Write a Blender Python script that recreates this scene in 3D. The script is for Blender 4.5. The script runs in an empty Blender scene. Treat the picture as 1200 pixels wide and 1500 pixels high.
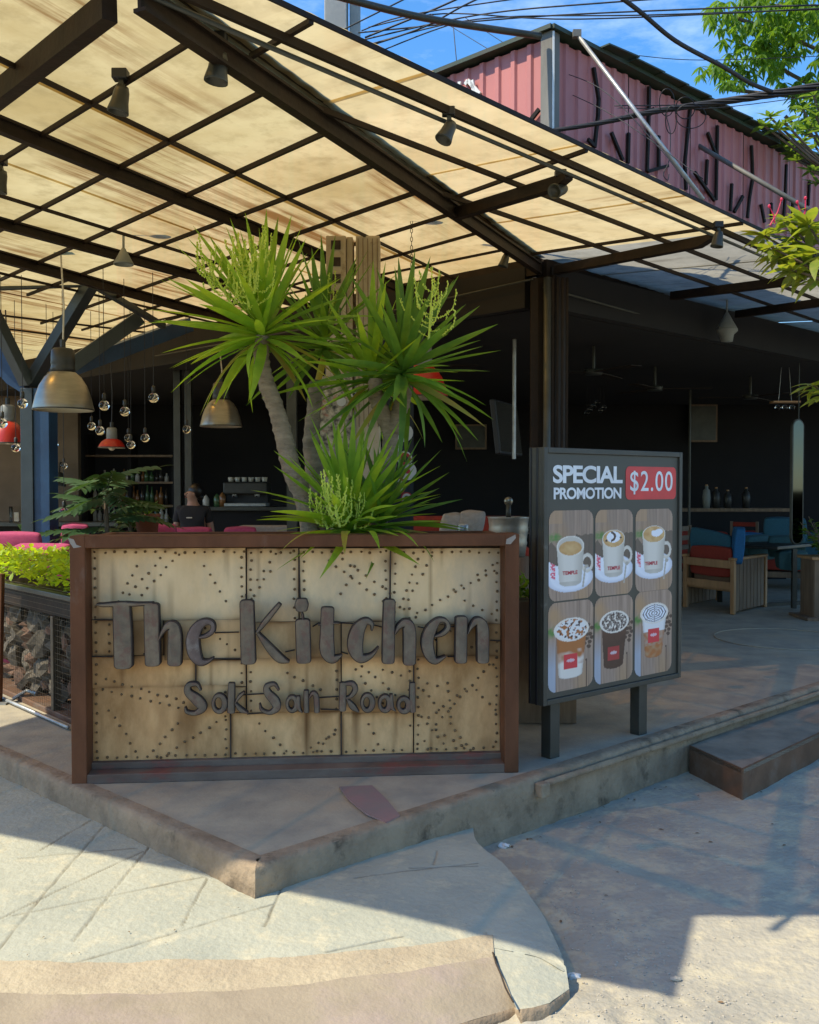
import bpy, bmesh, math, random
from mathutils import Vector, Matrix, noise as mnoise
rnd = random.Random(7)
S = bpy.context.scene
COL = S.collection
PI = math.pi
V = Vector
# ------------------------------------------------------------------ camera
F = 1400.0
HZ = 713.0
PITCH = math.atan((750-HZ)/F)
CAMZ = 1.4
cam = bpy.data.objects.new('camera', bpy.data.cameras.new('camera')); COL.objects.link(cam)
cam.data.sensor_fit = 'VERTICAL'; cam.data.sensor_height = 24; cam.data.lens = 24*F/1500
cam.data.clip_start = 0.05; cam.data.clip_end = 2000
cam.location = (0, 0, CAMZ); cam.rotation_euler = (PI/2-PITCH, 0, 0)
S.camera = cam
# ------------------------------------------------------------------ light
SUNTO = V((-2.32, -0.76, 3.28)).normalized()
SKYS = 0.15
SUNS = 2.6
EXPO = 1.3
w = bpy.data.worlds.new('World'); S.world = w; w.use_nodes = True
nt = w.node_tree; bgn = nt.nodes['Background']
sky = nt.nodes.new('ShaderNodeTexSky'); sky.sky_type = 'NISHITA'; sky.sun_disc = False
sky.sun_elevation = math.asin(SUNTO.z); sky.sun_rotation = math.atan2(SUNTO.x, SUNTO.y)
sky.air_density = 1.0; sky.dust_density = 0.25; sky.ozone_density = 3.0; sky.altitude = 300
# thin wisps of cloud, and a slightly deeper blue
tc = nt.nodes.new('ShaderNodeTexCoord'); mp = nt.nodes.new('ShaderNodeMapping'); mp.inputs['Scale'].default_value = (2.2, 2.2, 7.0)
mp.inputs['Rotation'].default_value = (0.25, 0.2, 0.3)
nz = nt.nodes.new('ShaderNodeTexNoise'); nz.inputs['Scale'].default_value = 1.9; nz.inputs['Detail'].default_value = 9; nz.inputs['Roughness'].default_value = .62
cr = nt.nodes.new('ShaderNodeMapRange'); cr.inputs['From Min'].default_value = .52; cr.inputs['From Max'].default_value = .78; cr.inputs['To Max'].default_value = .25
sat = nt.nodes.new('ShaderNodeHueSaturation'); sat.inputs['Saturation'].default_value = 1.27; sat.inputs['Value'].default_value = .76
mx = nt.nodes.new('ShaderNodeMix'); mx.data_type = 'RGBA'; mx.inputs['B'].default_value = (7.5, 8.0, 8.8, 1)
nt.links.new(tc.outputs['Generated'], mp.inputs['Vector']); nt.links.new(mp.outputs['Vector'], nz.inputs['Vector'])
nt.links.new(nz.outputs['Fac'], cr.inputs['Value']); nt.links.new(cr.outputs['Result'], mx.inputs['Factor'])
nt.links.new(sky.outputs['Color'], sat.inputs['Color']); nt.links.new(sat.outputs['Color'], mx.inputs['A'])
nt.links.new(mx.outputs['Result'], bgn.inputs['Color']); bgn.inputs['Strength'].default_value = SKYS
sl = bpy.data.lights.new('sun', 'SUN'); sl.energy = SUNS; sl.angle = math.radians(.53); sl.color = (1, .895, .70)
so = bpy.data.objects.new('sun', sl); COL.objects.link(so)
so.rotation_euler = (-SUNTO).to_track_quat('-Z', 'Y').to_euler(); so.location = (-8, -2, 12)
S.view_settings.view_transform = 'Standard'; S.view_settings.look = 'None'
S.view_settings.exposure = EXPO; S.view_settings.gamma = 1; S.view_settings.use_curve_mapping = False
S.cycles.transparent_max_bounces = 12; S.cycles.max_bounces = 10; S.cycles.diffuse_bounces = 5

# ------------------------------------------------------------------ measuring the place
FW = V((0, math.cos(PITCH), -math.sin(PITCH))); UP = V((0, math.sin(PITCH), math.cos(PITCH))); RT = V((1, 0, 0))
CP = V((0, 0, CAMZ))
def ray(px, py): return FW + RT*((px-600)/F) + UP*((750-py)/F)
def At(px, py, Y): d = ray(px, py); return CP + d*(Y/d.y)
def G(px, py, z=0.0): d = ray(px, py); return CP + d*((z-CAMZ)/d.z)
def onp(px, py, P, n): d = ray(px, py); return CP + d*((P-CP).dot(n)/d.dot(n))
def hit(P, d, Q, n): return P + d*((Q-P).dot(n)/d.dot(n))
# ------------------------------------------------------------------ object helpers
WM = {}
def mtx(loc, rz=0): return Matrix.Translation(V(loc)) @ Matrix.Rotation(rz, 4, 'Z')
def thing(name, loc, label, cat, group=None, rz=0):
    o = bpy.data.objects.new(name, None); COL.objects.link(o); o.empty_display_size = .1
    o.location = loc; o.rotation_euler = (0, 0, rz); WM[o] = mtx(loc, rz)
    o['label'] = label; o['category'] = cat
    if group: o['group'] = group
    return o
def tag(o, label=None, cat=None, group=None, kind=None):
    for k, v in (('label', label), ('category', cat), ('group', group), ('kind', kind)):
        if v: o[k] = v
    return o
def kids(o): return [c for c in bpy.data.objects if c.parent == o]
def copy_tree(o, parent=None, chs=None):
    if chs is None:
        chs = {}
        for c in bpy.data.objects:
            if c.parent: chs.setdefault(c.parent, []).append(c)
    c = o.copy(); COL.objects.link(c)
    if parent is not None: c.parent = parent
    for ch in chs.get(o, []): copy_tree(ch, c, chs)
    return c
class MB:
    def __init__(s): s.v = []; s.f = []; s.m = []; s.c = None
    def add(s, vs, fs, mi=0):
        b = len(s.v); s.v += [V(x) for x in vs]
        for f in fs: s.f.append([i+b for i in f]); s.m.append(mi)
    def box(s, c, size, R=None, mi=0):
        c = V(c); hx, hy, hz = (x/2 for x in size)
        vs = [V((x*hx, y*hy, z*hz)) for x in (-1, 1) for y in (-1, 1) for z in (-1, 1)]
        if R is not None:
            R3 = R.to_3x3() if len(R) == 4 else R
            vs = [R3 @ v for v in vs]
        s.add([c+v for v in vs], [(0,1,3,2),(4,6,7,5),(0,4,5,1),(2,3,7,6),(0,2,6,4),(1,5,7,3)], mi); return s
    def bar(s, a, b, wd, ht, up=V((0,0,1)), mi=0):
        a = V(a); b = V(b); d = (b-a); L = d.length; d.normalize()
        r = d.cross(up)
        if r.length < 1e-4: r = V((1,0,0))
        r.normalize(); u = r.cross(d)
        s.box((a+b)/2, (L, wd, ht), Matrix((d, r, u)).transposed(), mi); return s
    def tube(s, pts, r, seg=8, mi=0, cap=True):
        pts = [V(p) for p in pts]; n = len(pts); rr = r if isinstance(r, (list, tuple)) else [r]*n
        vs = []; pu = None
        for i, p in enumerate(pts):
            d = (pts[min(i+1, n-1)]-pts[max(i-1, 0)]).normalized()
            if pu is None:
                a = V((0,0,1)) if abs(d.z) < .9 else V((1,0,0)); u = d.cross(a).normalized()
            else:
                u = (pu - d*pu.dot(d)).normalized()
            pu = u; q = d.cross(u)
            for k in range(seg):
                t = 2*PI*k/seg; vs.append(p + (u*math.cos(t)+q*math.sin(t))*rr[i])
        fs = [(i*seg+k, i*seg+(k+1) % seg, (i+1)*seg+(k+1) % seg, (i+1)*seg+k) for i in range(n-1) for k in range(seg)]
        if cap: fs += [tuple(range(seg))[::-1], tuple((n-1)*seg+k for k in range(seg))]
        s.add(vs, fs, mi); return s
    def lathe(s, prof, c, seg=24, mi=0, M=None):
        c = V(c); vs = []; n = len(prof)
        for (r, z) in prof:
            for k in range(seg):
                t = 2*PI*k/seg; p = V((r*math.cos(t), r*math.sin(t), z))
                if M is not None: p = M @ p
                vs.append(c+p)
        fs = [(i*seg+k, i*seg+(k+1) % seg, (i+1)*seg+(k+1) % seg, (i+1)*seg+k) for i in range(n-1) for k in range(seg)]
        s.add(vs, fs, mi); return s
    def ball(s, c, r, seg=10, rings=6, mi=0, sc=(1,1,1), jit=0, R=None):
        c = V(c); vs = []
        sd = rnd.random()*50
        for i in range(rings+1):
            a = PI*i/rings
            for k in range(seg):
                t = 2*PI*k/seg; p = V((math.sin(a)*math.cos(t), math.sin(a)*math.sin(t), math.cos(a)))
                j = 1+jit*mnoise.noise(p*1.7+V((sd, sd, 0)))
                p = V((p.x*sc[0], p.y*sc[1], p.z*sc[2]))*r*j
                if R is not None: p = R @ p
                vs.append(c+p)
        fs = [(i*seg+k, (i+1)*seg+k, (i+1)*seg+(k+1) % seg, i*seg+(k+1) % seg) for i in range(rings) for k in range(seg)]
        s.add(vs, fs, mi); return s
    def prism(s, poly, n, th, mi=0):
        poly = [V(p) for p in poly]; n = V(n).normalized(); k = len(poly); b = [p-n*th for p in poly]
        s.add(poly+b, [tuple(range(k)), tuple(range(2*k-1, k-1, -1))]+[(i, k+i, k+(i+1) % k, (i+1) % k) for i in range(k)], mi); return s
    def build(s, name, mats, parent=None, smooth=False, bevel=0, bseg=2, kind=None, subd=0):
        if not isinstance(mats, (list, tuple)): mats = [mats]
        me = bpy.data.meshes.new(name)
        vs = s.v; base = None
        if parent is not None: I = WM[parent].inverted(); vs = [I @ v for v in vs]
        me.from_pydata([tuple(v) for v in vs], [], s.f)
        for m in mats: me.materials.append(m)
        if len(mats) > 1: me.polygons.foreach_set('material_index', s.m)
        if smooth: me.polygons.foreach_set('use_smooth', [True]*len(me.polygons))
        bm = bmesh.new(); bm.from_mesh(me); bmesh.ops.recalc_face_normals(bm, faces=bm.faces); bm.to_mesh(me); bm.free()
        o = bpy.data.objects.new(name, me); COL.objects.link(o)
        if parent is not None: o.parent = parent; WM[o] = WM[parent]
        else: WM[o] = Matrix.Identity(4)
        if bevel:
            b = o.modifiers.new('b', 'BEVEL'); b.width = bevel; b.segments = bseg; b.limit_method = 'ANGLE'; b.angle_limit = .6
        if subd:
            b = o.modifiers.new('s', 'SUBSURF'); b.levels = subd; b.render_levels = subd
        if kind: o['kind'] = kind
        return o
def srgb(*c):
    if max(c) > 1: c = [x/255 for x in c]
    return tuple((x/12.92 if x <= .04045 else ((x+.055)/1.055)**2.4) for x in c)
# ------------------------------------------------------------------ materials
def mat(name, c1, c2=None, scale=8, rough=.7, metal=0, bump=.15, bscale=None, stretch=(1,1,1), rotz=0, c3=None, s3=2.0, t3=(.5,.7), spec=.5, trans=0, dist=.004, coord='Object', detail=8, sub=None):
    m = bpy.data.materials.new(name); m.use_nodes = True; t = m.node_tree; p = t.nodes['Principled BSDF']
    p.inputs['Roughness'].default_value = rough; p.inputs['Metallic'].default_value = metal
    p.inputs['Specular IOR Level'].default_value = spec
    if trans: p.inputs['Transmission Weight'].default_value = trans
    c2 = c2 or tuple(x*.7 for x in c1)
    co = t.nodes.new('ShaderNodeTexCoord'); mp = t.nodes.new('ShaderNodeMapping')
    mp.inputs['Scale'].default_value = stretch
    vr = t.nodes.new('ShaderNodeVectorRotate'); vr.rotation_type = 'Z_AXIS'; vr.inputs['Angle'].default_value = -rotz
    t.links.new(co.outputs[coord], vr.inputs['Vector']); t.links.new(vr.outputs['Vector'], mp.inputs['Vector'])
    n = t.nodes.new('ShaderNodeTexNoise'); n.inputs['Scale'].default_value = scale; n.inputs['Detail'].default_value = detail; n.inputs['Roughness'].default_value = .62
    t.links.new(mp.outputs['Vector'], n.inputs['Vector'])
    r = t.nodes.new('ShaderNodeMapRange'); r.inputs['From Min'].default_value = .35; r.inputs['From Max'].default_value = .65
    t.links.new(n.outputs['Fac'], r.inputs['Value'])
    x = t.nodes.new('ShaderNodeMix'); x.data_type = 'RGBA'; x.inputs['A'].default_value = (*c1, 1); x.inputs['B'].default_value = (*c2, 1)
    t.links.new(r.outputs['Result'], x.inputs['Factor']); out = x.outputs['Result']
    if c3:
        n3 = t.nodes.new('ShaderNodeTexNoise'); n3.inputs['Scale'].default_value = s3; n3.inputs['Detail'].default_value = 10; n3.inputs['Roughness'].default_value = .68
        t.links.new(mp.outputs['Vector'], n3.inputs['Vector'])
        r3 = t.nodes.new('ShaderNodeMapRange'); r3.inputs['From Min'].default_value = t3[0]; r3.inputs['From Max'].default_value = t3[1]
        t.links.new(n3.outputs['Fac'], r3.inputs['Value'])
        x3 = t.nodes.new('ShaderNodeMix'); x3.data_type = 'RGBA'; x3.inputs['B'].default_value = (*c3, 1)
        t.links.new(out, x3.inputs['A']); t.links.new(r3.outputs['Result'], x3.inputs['Factor']); out = x3.outputs['Result']
    t.links.new(out, p.inputs['Base Color'])
    if bump:
        nb = t.nodes.new('ShaderNodeTexNoise'); nb.inputs['Scale'].default_value = bscale or scale*4; nb.inputs['Detail'].default_value = 6
        t.links.new(mp.outputs['Vector'], nb.inputs['Vector'])
        b = t.nodes.new('ShaderNodeBump'); b.inputs['Strength'].default_value = min(1, bump*2); b.inputs['Distance'].default_value = dist
        t.links.new(nb.outputs['Fac'], b.inputs['Height']); t.links.new(b.outputs['Normal'], p.inputs['Normal'])
    return m
def leafmat(name, c1, c2, c3=None, tr=.45, rough=.45, scale=3):
    m = mat(name, c1, c2, scale=scale, rough=rough, bump=.1, c3=c3, s3=5, t3=(.62, .75), spec=.35)
    t = m.node_tree; p = t.nodes['Principled BSDF']; o = t.nodes['Material Output']
    src = p.inputs['Base Color'].links[0].from_socket
    tl = t.nodes.new('ShaderNodeBsdfTranslucent'); g = t.nodes.new('ShaderNodeMix'); g.data_type = 'RGBA'; g.blend_type = 'MULTIPLY'
    g.inputs['Factor'].default_value = 1; g.inputs['B'].default_value = (2.2, 2.0, .7, 1)
    t.links.new(src, g.inputs['A']); t.links.new(g.outputs['Result'], tl.inputs['Color'])
    ms = t.nodes.new('ShaderNodeMixShader'); ms.inputs['Fac'].default_value = tr
    t.links.new(p.outputs[0], ms.inputs[1]); t.links.new(tl.outputs[0], ms.inputs[2]); t.links.new(ms.outputs[0], o.inputs['Surface'])
    return m
def plain(name, c, rough=.6, metal=0, **k): return mat(name, c, tuple(x*.82 for x in c), rough=rough, metal=metal, bump=.05, **k)
AANG = math.atan2(1, 606/1400)     # direction of the main canopy beams
DA = ray(1206, 675); DB = ray(-890, 713); DE = ray(1911, 713)
DA.normalize(); DB.normalize(); DE.normalize()
def roofmat(name, ang, tr, streak, base, base2, stain=(.20, .10, .03), thr=(.56, .70)):
    m = bpy.data.materials.new(name); m.use_nodes = True; t = m.node_tree
    for n in list(t.nodes):
        if n.type == 'BSDF_PRINCIPLED': t.nodes.remove(n)
    o = t.nodes['Material Output']
    co = t.nodes.new('ShaderNodeTexCoord')
    vr = t.nodes.new('ShaderNodeVectorRotate'); vr.rotation_type = 'Z_AXIS'; vr.inputs['Angle'].default_value = -ang
    t.links.new(co.outputs['Object'], vr.inputs['Vector'])
    def nzn(sc, st, det=8):
        mp = t.nodes.new('ShaderNodeMapping'); mp.inputs['Scale'].default_value = st
        t.links.new(vr.outputs['Vector'], mp.inputs['Vector'])
        n = t.nodes.new('ShaderNodeTexNoise'); n.inputs['Scale'].default_value = sc; n.inputs['Detail'].default_value = det; n.inputs['Roughness'].default_value = .65
        t.links.new(mp.outputs['Vector'], n.inputs['Vector']); return n.outputs['Fac']
    def rng(s, a, b, c=0, d=1):
        r = t.nodes.new('ShaderNodeMapRange'); r.inputs['From Min'].default_value = a; r.inputs['From Max'].default_value = b
        r.inputs['To Min'].default_value = c; r.inputs['To Max'].default_value = d
        t.links.new(s, r.inputs['Value']); return r.outputs['Result']
    def mix(f, a, b, bt='MIX'):
        x = t.nodes.new('ShaderNodeMix'); x.data_type = 'RGBA'; x.blend_type = bt
        for i, q in (('Factor', f), ('A', a), ('B', b)):
            if isinstance(q, tuple): x.inputs[i].default_value = (*q, 1)
            elif isinstance(q, (int, float)): x.inputs[i].default_value = q
            else: t.links.new(q, x.inputs[i])
        return x.outputs['Result']
    def mul(a, b):
        x = t.nodes.new('ShaderNodeMath'); x.operation = 'MULTIPLY'; t.links.new(a, x.inputs[0]); t.links.new(b, x.inputs[1]); return x.outputs[0]
    c = mix(rng(nzn(1.3, (1, 1, 1)), .35, .65), base, base2)
    blot = rng(nzn(7, (1, 1, 1)), .48, .70, 0, .6); c = mix(blot, c, tuple(x*.72 for x in base2))
    # water stains: long streaks down the sheet, gathered in patches
    st = mul(rng(nzn(streak, (.035, 1, 1), 10), *thr), rng(nzn(.75, (.45, 1, 1), 2), .49, .57)); c = mix(st, c, stain)
    fine = rng(nzn(streak*2.5, (.02, 1, 1), 6), .62, .74, 0, .22); c = mix(fine, c, tuple(x*.45 for x in base2))
    d = t.nodes.new('ShaderNodeBsdfDiffuse'); t.links.new(c, d.inputs['Color'])
    tl = t.nodes.new('ShaderNodeBsdfTranslucent'); t.links.new(c, tl.inputs['Color'])
    tp = t.nodes.new('ShaderNodeBsdfTransparent'); t.links.new(mix(1.0, c, (1.0, .72, .34), 'MULTIPLY'), tp.inputs['Color'])
    m1 = t.nodes.new('ShaderNodeMixShader'); m1.inputs[0].default_value = .82; t.links.new(d.outputs[0], m1.inputs[1]); t.links.new(tl.outputs[0], m1.inputs[2])
    m2 = t.nodes.new('ShaderNodeMixShader'); m2.inputs[0].default_value = tr; t.links.new(m1.outputs[0], m2.inputs[1]); t.links.new(tp.outputs[0], m2.inputs[2])
    t.links.new(m2.outputs[0], o.inputs['Surface'])
    return m
EANG = math.atan2(DE.y, DE.x); BANG = math.atan2(DB.y, DB.x)
M_ = {}
M_['roofA'] = roofmat('canopy_fibreglass', AANG, .15, 13, (.58, .46, .23), (.42, .31, .13), thr=(.44, .60))
M_['roofE'] = roofmat('canopy_fibreglass_eave', BANG, .14, 9, (.68, .54, .285), (.56, .42, .20), stain=(.28, .15, .05), thr=(.52, .7))
M_['roofShaded'] = roofmat('shaded_awning_sheet', BANG, .05, 9, (.34, .32, .26), (.25, .235, .19), stain=(.10, .08, .05), thr=(.55, .7))  # building's shade on the far awning put into sheet colour and translucency
M_['steel'] = mat('dark_steel', (.018, .013, .009), (.030, .019, .012), scale=9, rough=.6, metal=.1, bump=.2, spec=.15)
M_['steel2'] = mat('grey_steel', (.07, .07, .055), (.045, .045, .035), scale=6, rough=.45, metal=.4, bump=.15)
M_['blue'] = mat('blue_painted_steel', (.018, .065, .15), (.012, .04, .10), scale=5, rough=.45, bump=.1)
M_['bluegrey'] = mat('bluegrey_painted_steel', (.05, .065, .07), (.035, .045, .05), scale=5, rough=.4, bump=.1, metal=.2)
M_['rustframe'] = mat('rusty_maroon_frame', (.17, .068, .032), (.10, .042, .020), scale=5, rough=.62, bump=.25, c3=(.16, .09, .06), s3=9, t3=(.6, .72), stretch=(1, 1, .4), spec=.15)
M_['concrete_d'] = mat('platform_concrete', (.42, .365, .26), (.29, .26, .20), scale=4, rough=.85, bump=.35, bscale=60, c3=(.42, .34, .23), s3=1.6, t3=(.52, .68), spec=.15)
M_['kerb'] = mat('kerb_concrete', (.36, .27, .175), (.23, .17, .11), scale=6, rough=.92, bump=.7, bscale=35, c3=(.10, .075, .05), s3=5, t3=(.56, .70), dist=.01, spec=.15)
M_['paleconc'] = mat('pale_pavement', (.42, .41, .315), (.32, .325, .26), scale=4.5, rough=.88, bump=.5, bscale=42, c3=(.49, .45, .32), s3=9, t3=(.50, .66), dist=.006, spec=.15)
M_['sandstrip'] = mat('sandy_strip', (.45, .375, .25), (.38, .31, .21), scale=6, rough=.9, bump=.5, bscale=45, dist=.008, spec=.15)
M_['brownkerb'] = mat('brown_kerb_slope', (.36, .295, .205), (.29, .235, .165), scale=4, rough=.9, bump=.4, bscale=70, c3=(.37, .29, .24), s3=2.5, t3=(.5, .7), spec=.15)
M_['road'] = mat('road_dirt', (.42, .38, .29), (.31, .285, .23), scale=2.2, rough=.92, bump=.5, bscale=38, c3=(.49, .43, .30), s3=7, t3=(.48, .62), dist=.009, spec=.15)
M_['stone'] = mat('small_stone', (.48, .43, .34), (.36, .32, .25), scale=20, rough=.9, bump=.3)
M_['soil'] = mat('soil', (.06, .04, .025), (.03, .02, .015), scale=20, rough=1, bump=.5)
M_['redclad'] = mat('red_cladding', (.51, .175, .15), (.42, .14, .125), scale=2.5, rough=.5, bump=.05, c3=(.40, .16, .13), s3=1.2, t3=(.5, .75), stretch=(1, 1, .3))
M_['darkgreen'] = mat('dark_green_sheet', (.02, .05, .025), (.035, .04, .025), scale=4, rough=.6)
M_['corner'] = mat('grey_corner_trim', (.18, .17, .14), (.12, .11, .09), scale=5, rough=.6, stretch=(1, 1, .3))
M_['white'] = plain('white_paint', (.72, .72, .68), .45)
M_['black'] = plain('black_plastic', (.012, .012, .013), .5)
M_['cable'] = plain('cable_rubber', (.012, .012, .014), .55)
M_['pipe'] = mat('galvanised_pipe', (.45, .45, .42), (.3, .3, .28), scale=12, rough=.4, metal=.5)
M_['concpole'] = mat('concrete_pole', (.42, .41, .37), (.33, .32, .29), scale=4, rough=.9, bump=.3)
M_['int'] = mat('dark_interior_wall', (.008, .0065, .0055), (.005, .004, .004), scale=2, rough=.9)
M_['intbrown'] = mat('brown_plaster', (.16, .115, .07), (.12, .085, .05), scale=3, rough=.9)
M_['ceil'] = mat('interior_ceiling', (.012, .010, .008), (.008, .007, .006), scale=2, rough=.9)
M_['lampmetal'] = mat('brushed_lamp_metal', (.34, .31, .24), (.25, .23, .18), scale=4, rough=.33, metal=.75, stretch=(1, 1, 6), bump=.05)
M_['lampcap'] = mat('dark_lamp_cap', (.06, .058, .05), (.04, .04, .035), scale=6, rough=.45, metal=.5)
M_['lampin'] = plain('cream_enamel', (.62, .57, .45), .5)
M_['redenamel'] = plain('red_enamel', (.48, .025, .012), .35)
M_['greyenamel'] = plain('grey_enamel', (.22, .23, .20), .5)
M_['woodlight'] = mat('teak_wood', (.46, .25, .10), (.33, .17, .065), scale=5, rough=.55, stretch=(3, 3, .6), bump=.2)
M_['woodgrey'] = mat('weathered_wood', (.23, .15, .085), (.14, .09, .05), scale=5, rough=.75, stretch=(4, 4, .5), bump=.3)
M_['teal'] = mat('teal_fabric', (.03, .12, .16), (.025, .09, .12), scale=60, rough=.9, bump=.2)
M_['tealpale'] = mat('pale_teal_fabric', (.045, .12, .12), (.035, .09, .09), scale=60, rough=.9, bump=.2)
M_['bluefab'] = mat('blue_fabric', (.02, .13, .28), (.015, .10, .22), scale=60, rough=.9, bump=.2)
M_['redfab'] = mat('red_fabric', (.30, .032, .014), (.22, .024, .010), scale=60, rough=.9, bump=.2)
M_['brownfab'] = mat('brown_fabric', (.17, .10, .05), (.13, .075, .04), scale=60, rough=.9, bump=.2)
M_['pink'] = mat('magenta_fabric', (.42, .06, .15), (.34, .045, .12), scale=40, rough=.9, bump=.2)
M_['greyfab'] = mat('grey_fabric', (.33, .31, .27), (.26, .24, .21), scale=30, rough=.9)
M_['galv'] = mat('galvanised_bucket', (.48, .46, .38), (.38, .36, .30), scale=8, rough=.4, metal=.5)
M_['columnwood'] = mat('column_plaster', (.52, .42, .28), (.42, .33, .21), scale=6, rough=.85, c3=(.30, .22, .13), s3=14, t3=(.58, .7))
M_['trunk'] = mat('yucca_trunk', (.34, .26, .175), (.20, .15, .10), scale=9, rough=.9, bump=.5, bscale=45, stretch=(1, 1, 3), dist=.008, spec=.15)
M_['bark'] = mat('tree_bark', (.16, .12, .08), (.10, .07, .05), scale=8, rough=.95, bump=.5)
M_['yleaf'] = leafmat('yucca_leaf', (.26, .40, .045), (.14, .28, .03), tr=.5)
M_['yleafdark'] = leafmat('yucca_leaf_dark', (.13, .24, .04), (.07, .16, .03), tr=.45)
M_['yleafdry'] = leafmat('yucca_leaf_drying', (.22, .27, .04), (.28, .20, .05), c3=(.30, .13, .05), tr=.4)
M_['yflower'] = leafmat('yucca_flower_buds', (.60, .66, .16), (.46, .56, .10), tr=.35, scale=20)
M_['hedge'] = leafmat('lime_hedge_leaf', (.33, .42, .03), (.22, .34, .02), tr=.5)
M_['leafmid'] = leafmat('tree_leaf', (.13, .23, .03), (.08, .16, .025), tr=.5)
M_['leafmid2'] = leafmat('frangipani_leaf', (.17, .26, .06), (.07, .14, .03), tr=.4)
M_['leafdk'] = leafmat('shade_plant_leaf', (.055, .11, .045), (.035, .08, .035), tr=.25)
M_['leafcroton'] = leafmat('croton_leaf', (.25, .27, .05), (.14, .21, .03), c3=(.35, .12, .05), tr=.45)
M_['petal'] = leafmat('pink_petal', (.65, .05, .12), (.5, .03, .09), tr=.3)
M_['terracotta'] = mat('terracotta', (.28, .09, .045), (.2, .065, .035), scale=8, rough=.8)
M_['skin'] = mat('skin', (.36, .2, .13), (.32, .17, .11), scale=10, rough=.5, bump=.03)
M_['hair'] = plain('black_hair', (.01, .008, .007), .4)
M_['shirt'] = plain('black_shirt', (.012, .012, .014), .85)
M_['rock1'] = mat('gabion_rock_grey', (.13, .11, .08), (.07, .06, .045), scale=9, rough=.9, bump=.5, bscale=20, dist=.01)
M_['rock2'] = mat('gabion_rock_rust', (.18, .10, .06), (.10, .06, .04), scale=9, rough=.9, bump=.5, bscale=20, dist=.01)
M_['wire'] = mat('wire_mesh', (.13, .10, .06), (.08, .06, .04), scale=20, rough=.6, metal=.5)
M_['stepsteel'] = mat('rusted_step_steel', (.20, .115, .07), (.13, .075, .045), scale=6, rough=.65, metal=.2, bump=.2, c3=(.22, .17, .13), s3=4, t3=(.5, .7), spec=.15)
M_['steptop'] = mat('step_top_concrete', (.32, .27, .20), (.21, .18, .135), scale=5, rough=.9, bump=.4, spec=.15)
M_['redpatch'] = mat('red_paint_patch', (.30, .17, .15), (.24, .18, .15), scale=6, rough=.85, bump=.2, bscale=40)
def glassmat():
    m = bpy.data.materials.new('clear_glass'); m.use_nodes = True; p = m.node_tree.nodes['Principled BSDF']
    p.inputs['Transmission Weight'].default_value = 1; p.inputs['Roughness'].default_value = .02; p.inputs['IOR'].default_value = 1.3
    p.inputs['Base Color'].default_value = (.95, .95, .9, 1); return m
M_['glass'] = glassmat()
mm = bpy.data.materials.new('mirror_glass'); mm.use_nodes = True; mm.node_tree.nodes['Principled BSDF'].inputs['Metallic'].default_value = 1
mm.node_tree.nodes['Principled BSDF'].inputs['Roughness'].default_value = .04; mm.node_tree.nodes['Principled BSDF'].inputs['Base Color'].default_value = (.05, .06, .06, 1); M_['mirror'] = mm

# ================================================================== GROUND
def smooth(a, b, x): t = max(0, min(1, (x-a)/(b-a))); return t*t*(3-2*t)
K0 = G(375, 1270, 0)                      # front corner of the platform
dL = DB.copy(); dL.z = 0; dL.normalize()
dR = ray(2115, HZ); dR.z = 0; dR.normalize()
ROADZ = -.24
# road: one sheet to the horizon, finer near the camera
def axis(a, b, fine, lo, hi):
    xs = []; x = a
    while x < b: xs.append(x); x += fine
    xs.append(b); st = fine; x = a
    left = []
    while x > lo: st *= 1.35; x -= st; left.append(x)
    st = fine; x = b; right = []
    while x < hi: st *= 1.35; x += st; right.append(x)
    return left[::-1]+xs+right
def roadz(x, y):
    z = ROADZ
    n = mnoise.fractal(V((x*1.3, y*1.3, 0)), 1, 2, 5)*.012 + mnoise.fractal(V((x*7, y*7, 3)), 1, 2, 3)*.004
    q = math.exp(-((x-.55)**2/.25+(y-2.85)**2/.06))
    z += n + .03*q + .018*q*mnoise.noise(V((x*16, y*16, 1)))
    # dirt gathered along the rounded pavement edge
    return z
xs = axis(-1.0, 2.6, .025, -9, 14); ys = axis(2.3, 6.4, .025, -6, 24)
mb = MB(); nx = len(xs)
vs = [(x, y, roadz(x, y)) for y in ys for x in xs]
mb.add(vs, [(j*nx+i, j*nx+i+1, (j+1)*nx+i+1, (j+1)*nx+i) for j in range(len(ys)-1) for i in range(nx-1)])
road = mb.build('road', M_['road'], smooth=True, kind='structure')
mb = MB(); gz = ROADZ-.06
mb.add([(x, y, gz) for y in (-300, -100, -5.9, 8, 23.9, 60, 150, 600) for x in (-400, -100, -30, -8.9, 2, 13.9, 30, 100, 400)], [(j*9+i, j*9+i+1, (j+1)*9+i+1, (j+1)*9+i) for j in range(7) for i in range(8)])
mb.build('ground', M_['road'], kind='structure')
# platform
def pl(a, b): return K0 + dL*a + dR*b
LL = 16; RR = 22
N = 70
aL = [pl(LL*(i/N)**2, 0) for i in range(N+1)]; aR = [pl(0, RR*(i/N)**2) for i in range(N+1)]
def jig(p, s=.006): return p + V((mnoise.noise(p*9), mnoise.noise(p*9+V((7, 0, 0))), 0))*s
aL = [jig(p) for p in aL]; aR = [jig(p) for p in aR]; aR[0] = aL[0]
far = pl(LL, RR)
mb.add(aL+[far]+aR[::-1][:-1], [tuple(range(len(aL)+1+len(aR)-1))])
platform = mb.build('platform_floor', M_['concrete_d'], kind='structure')
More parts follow.
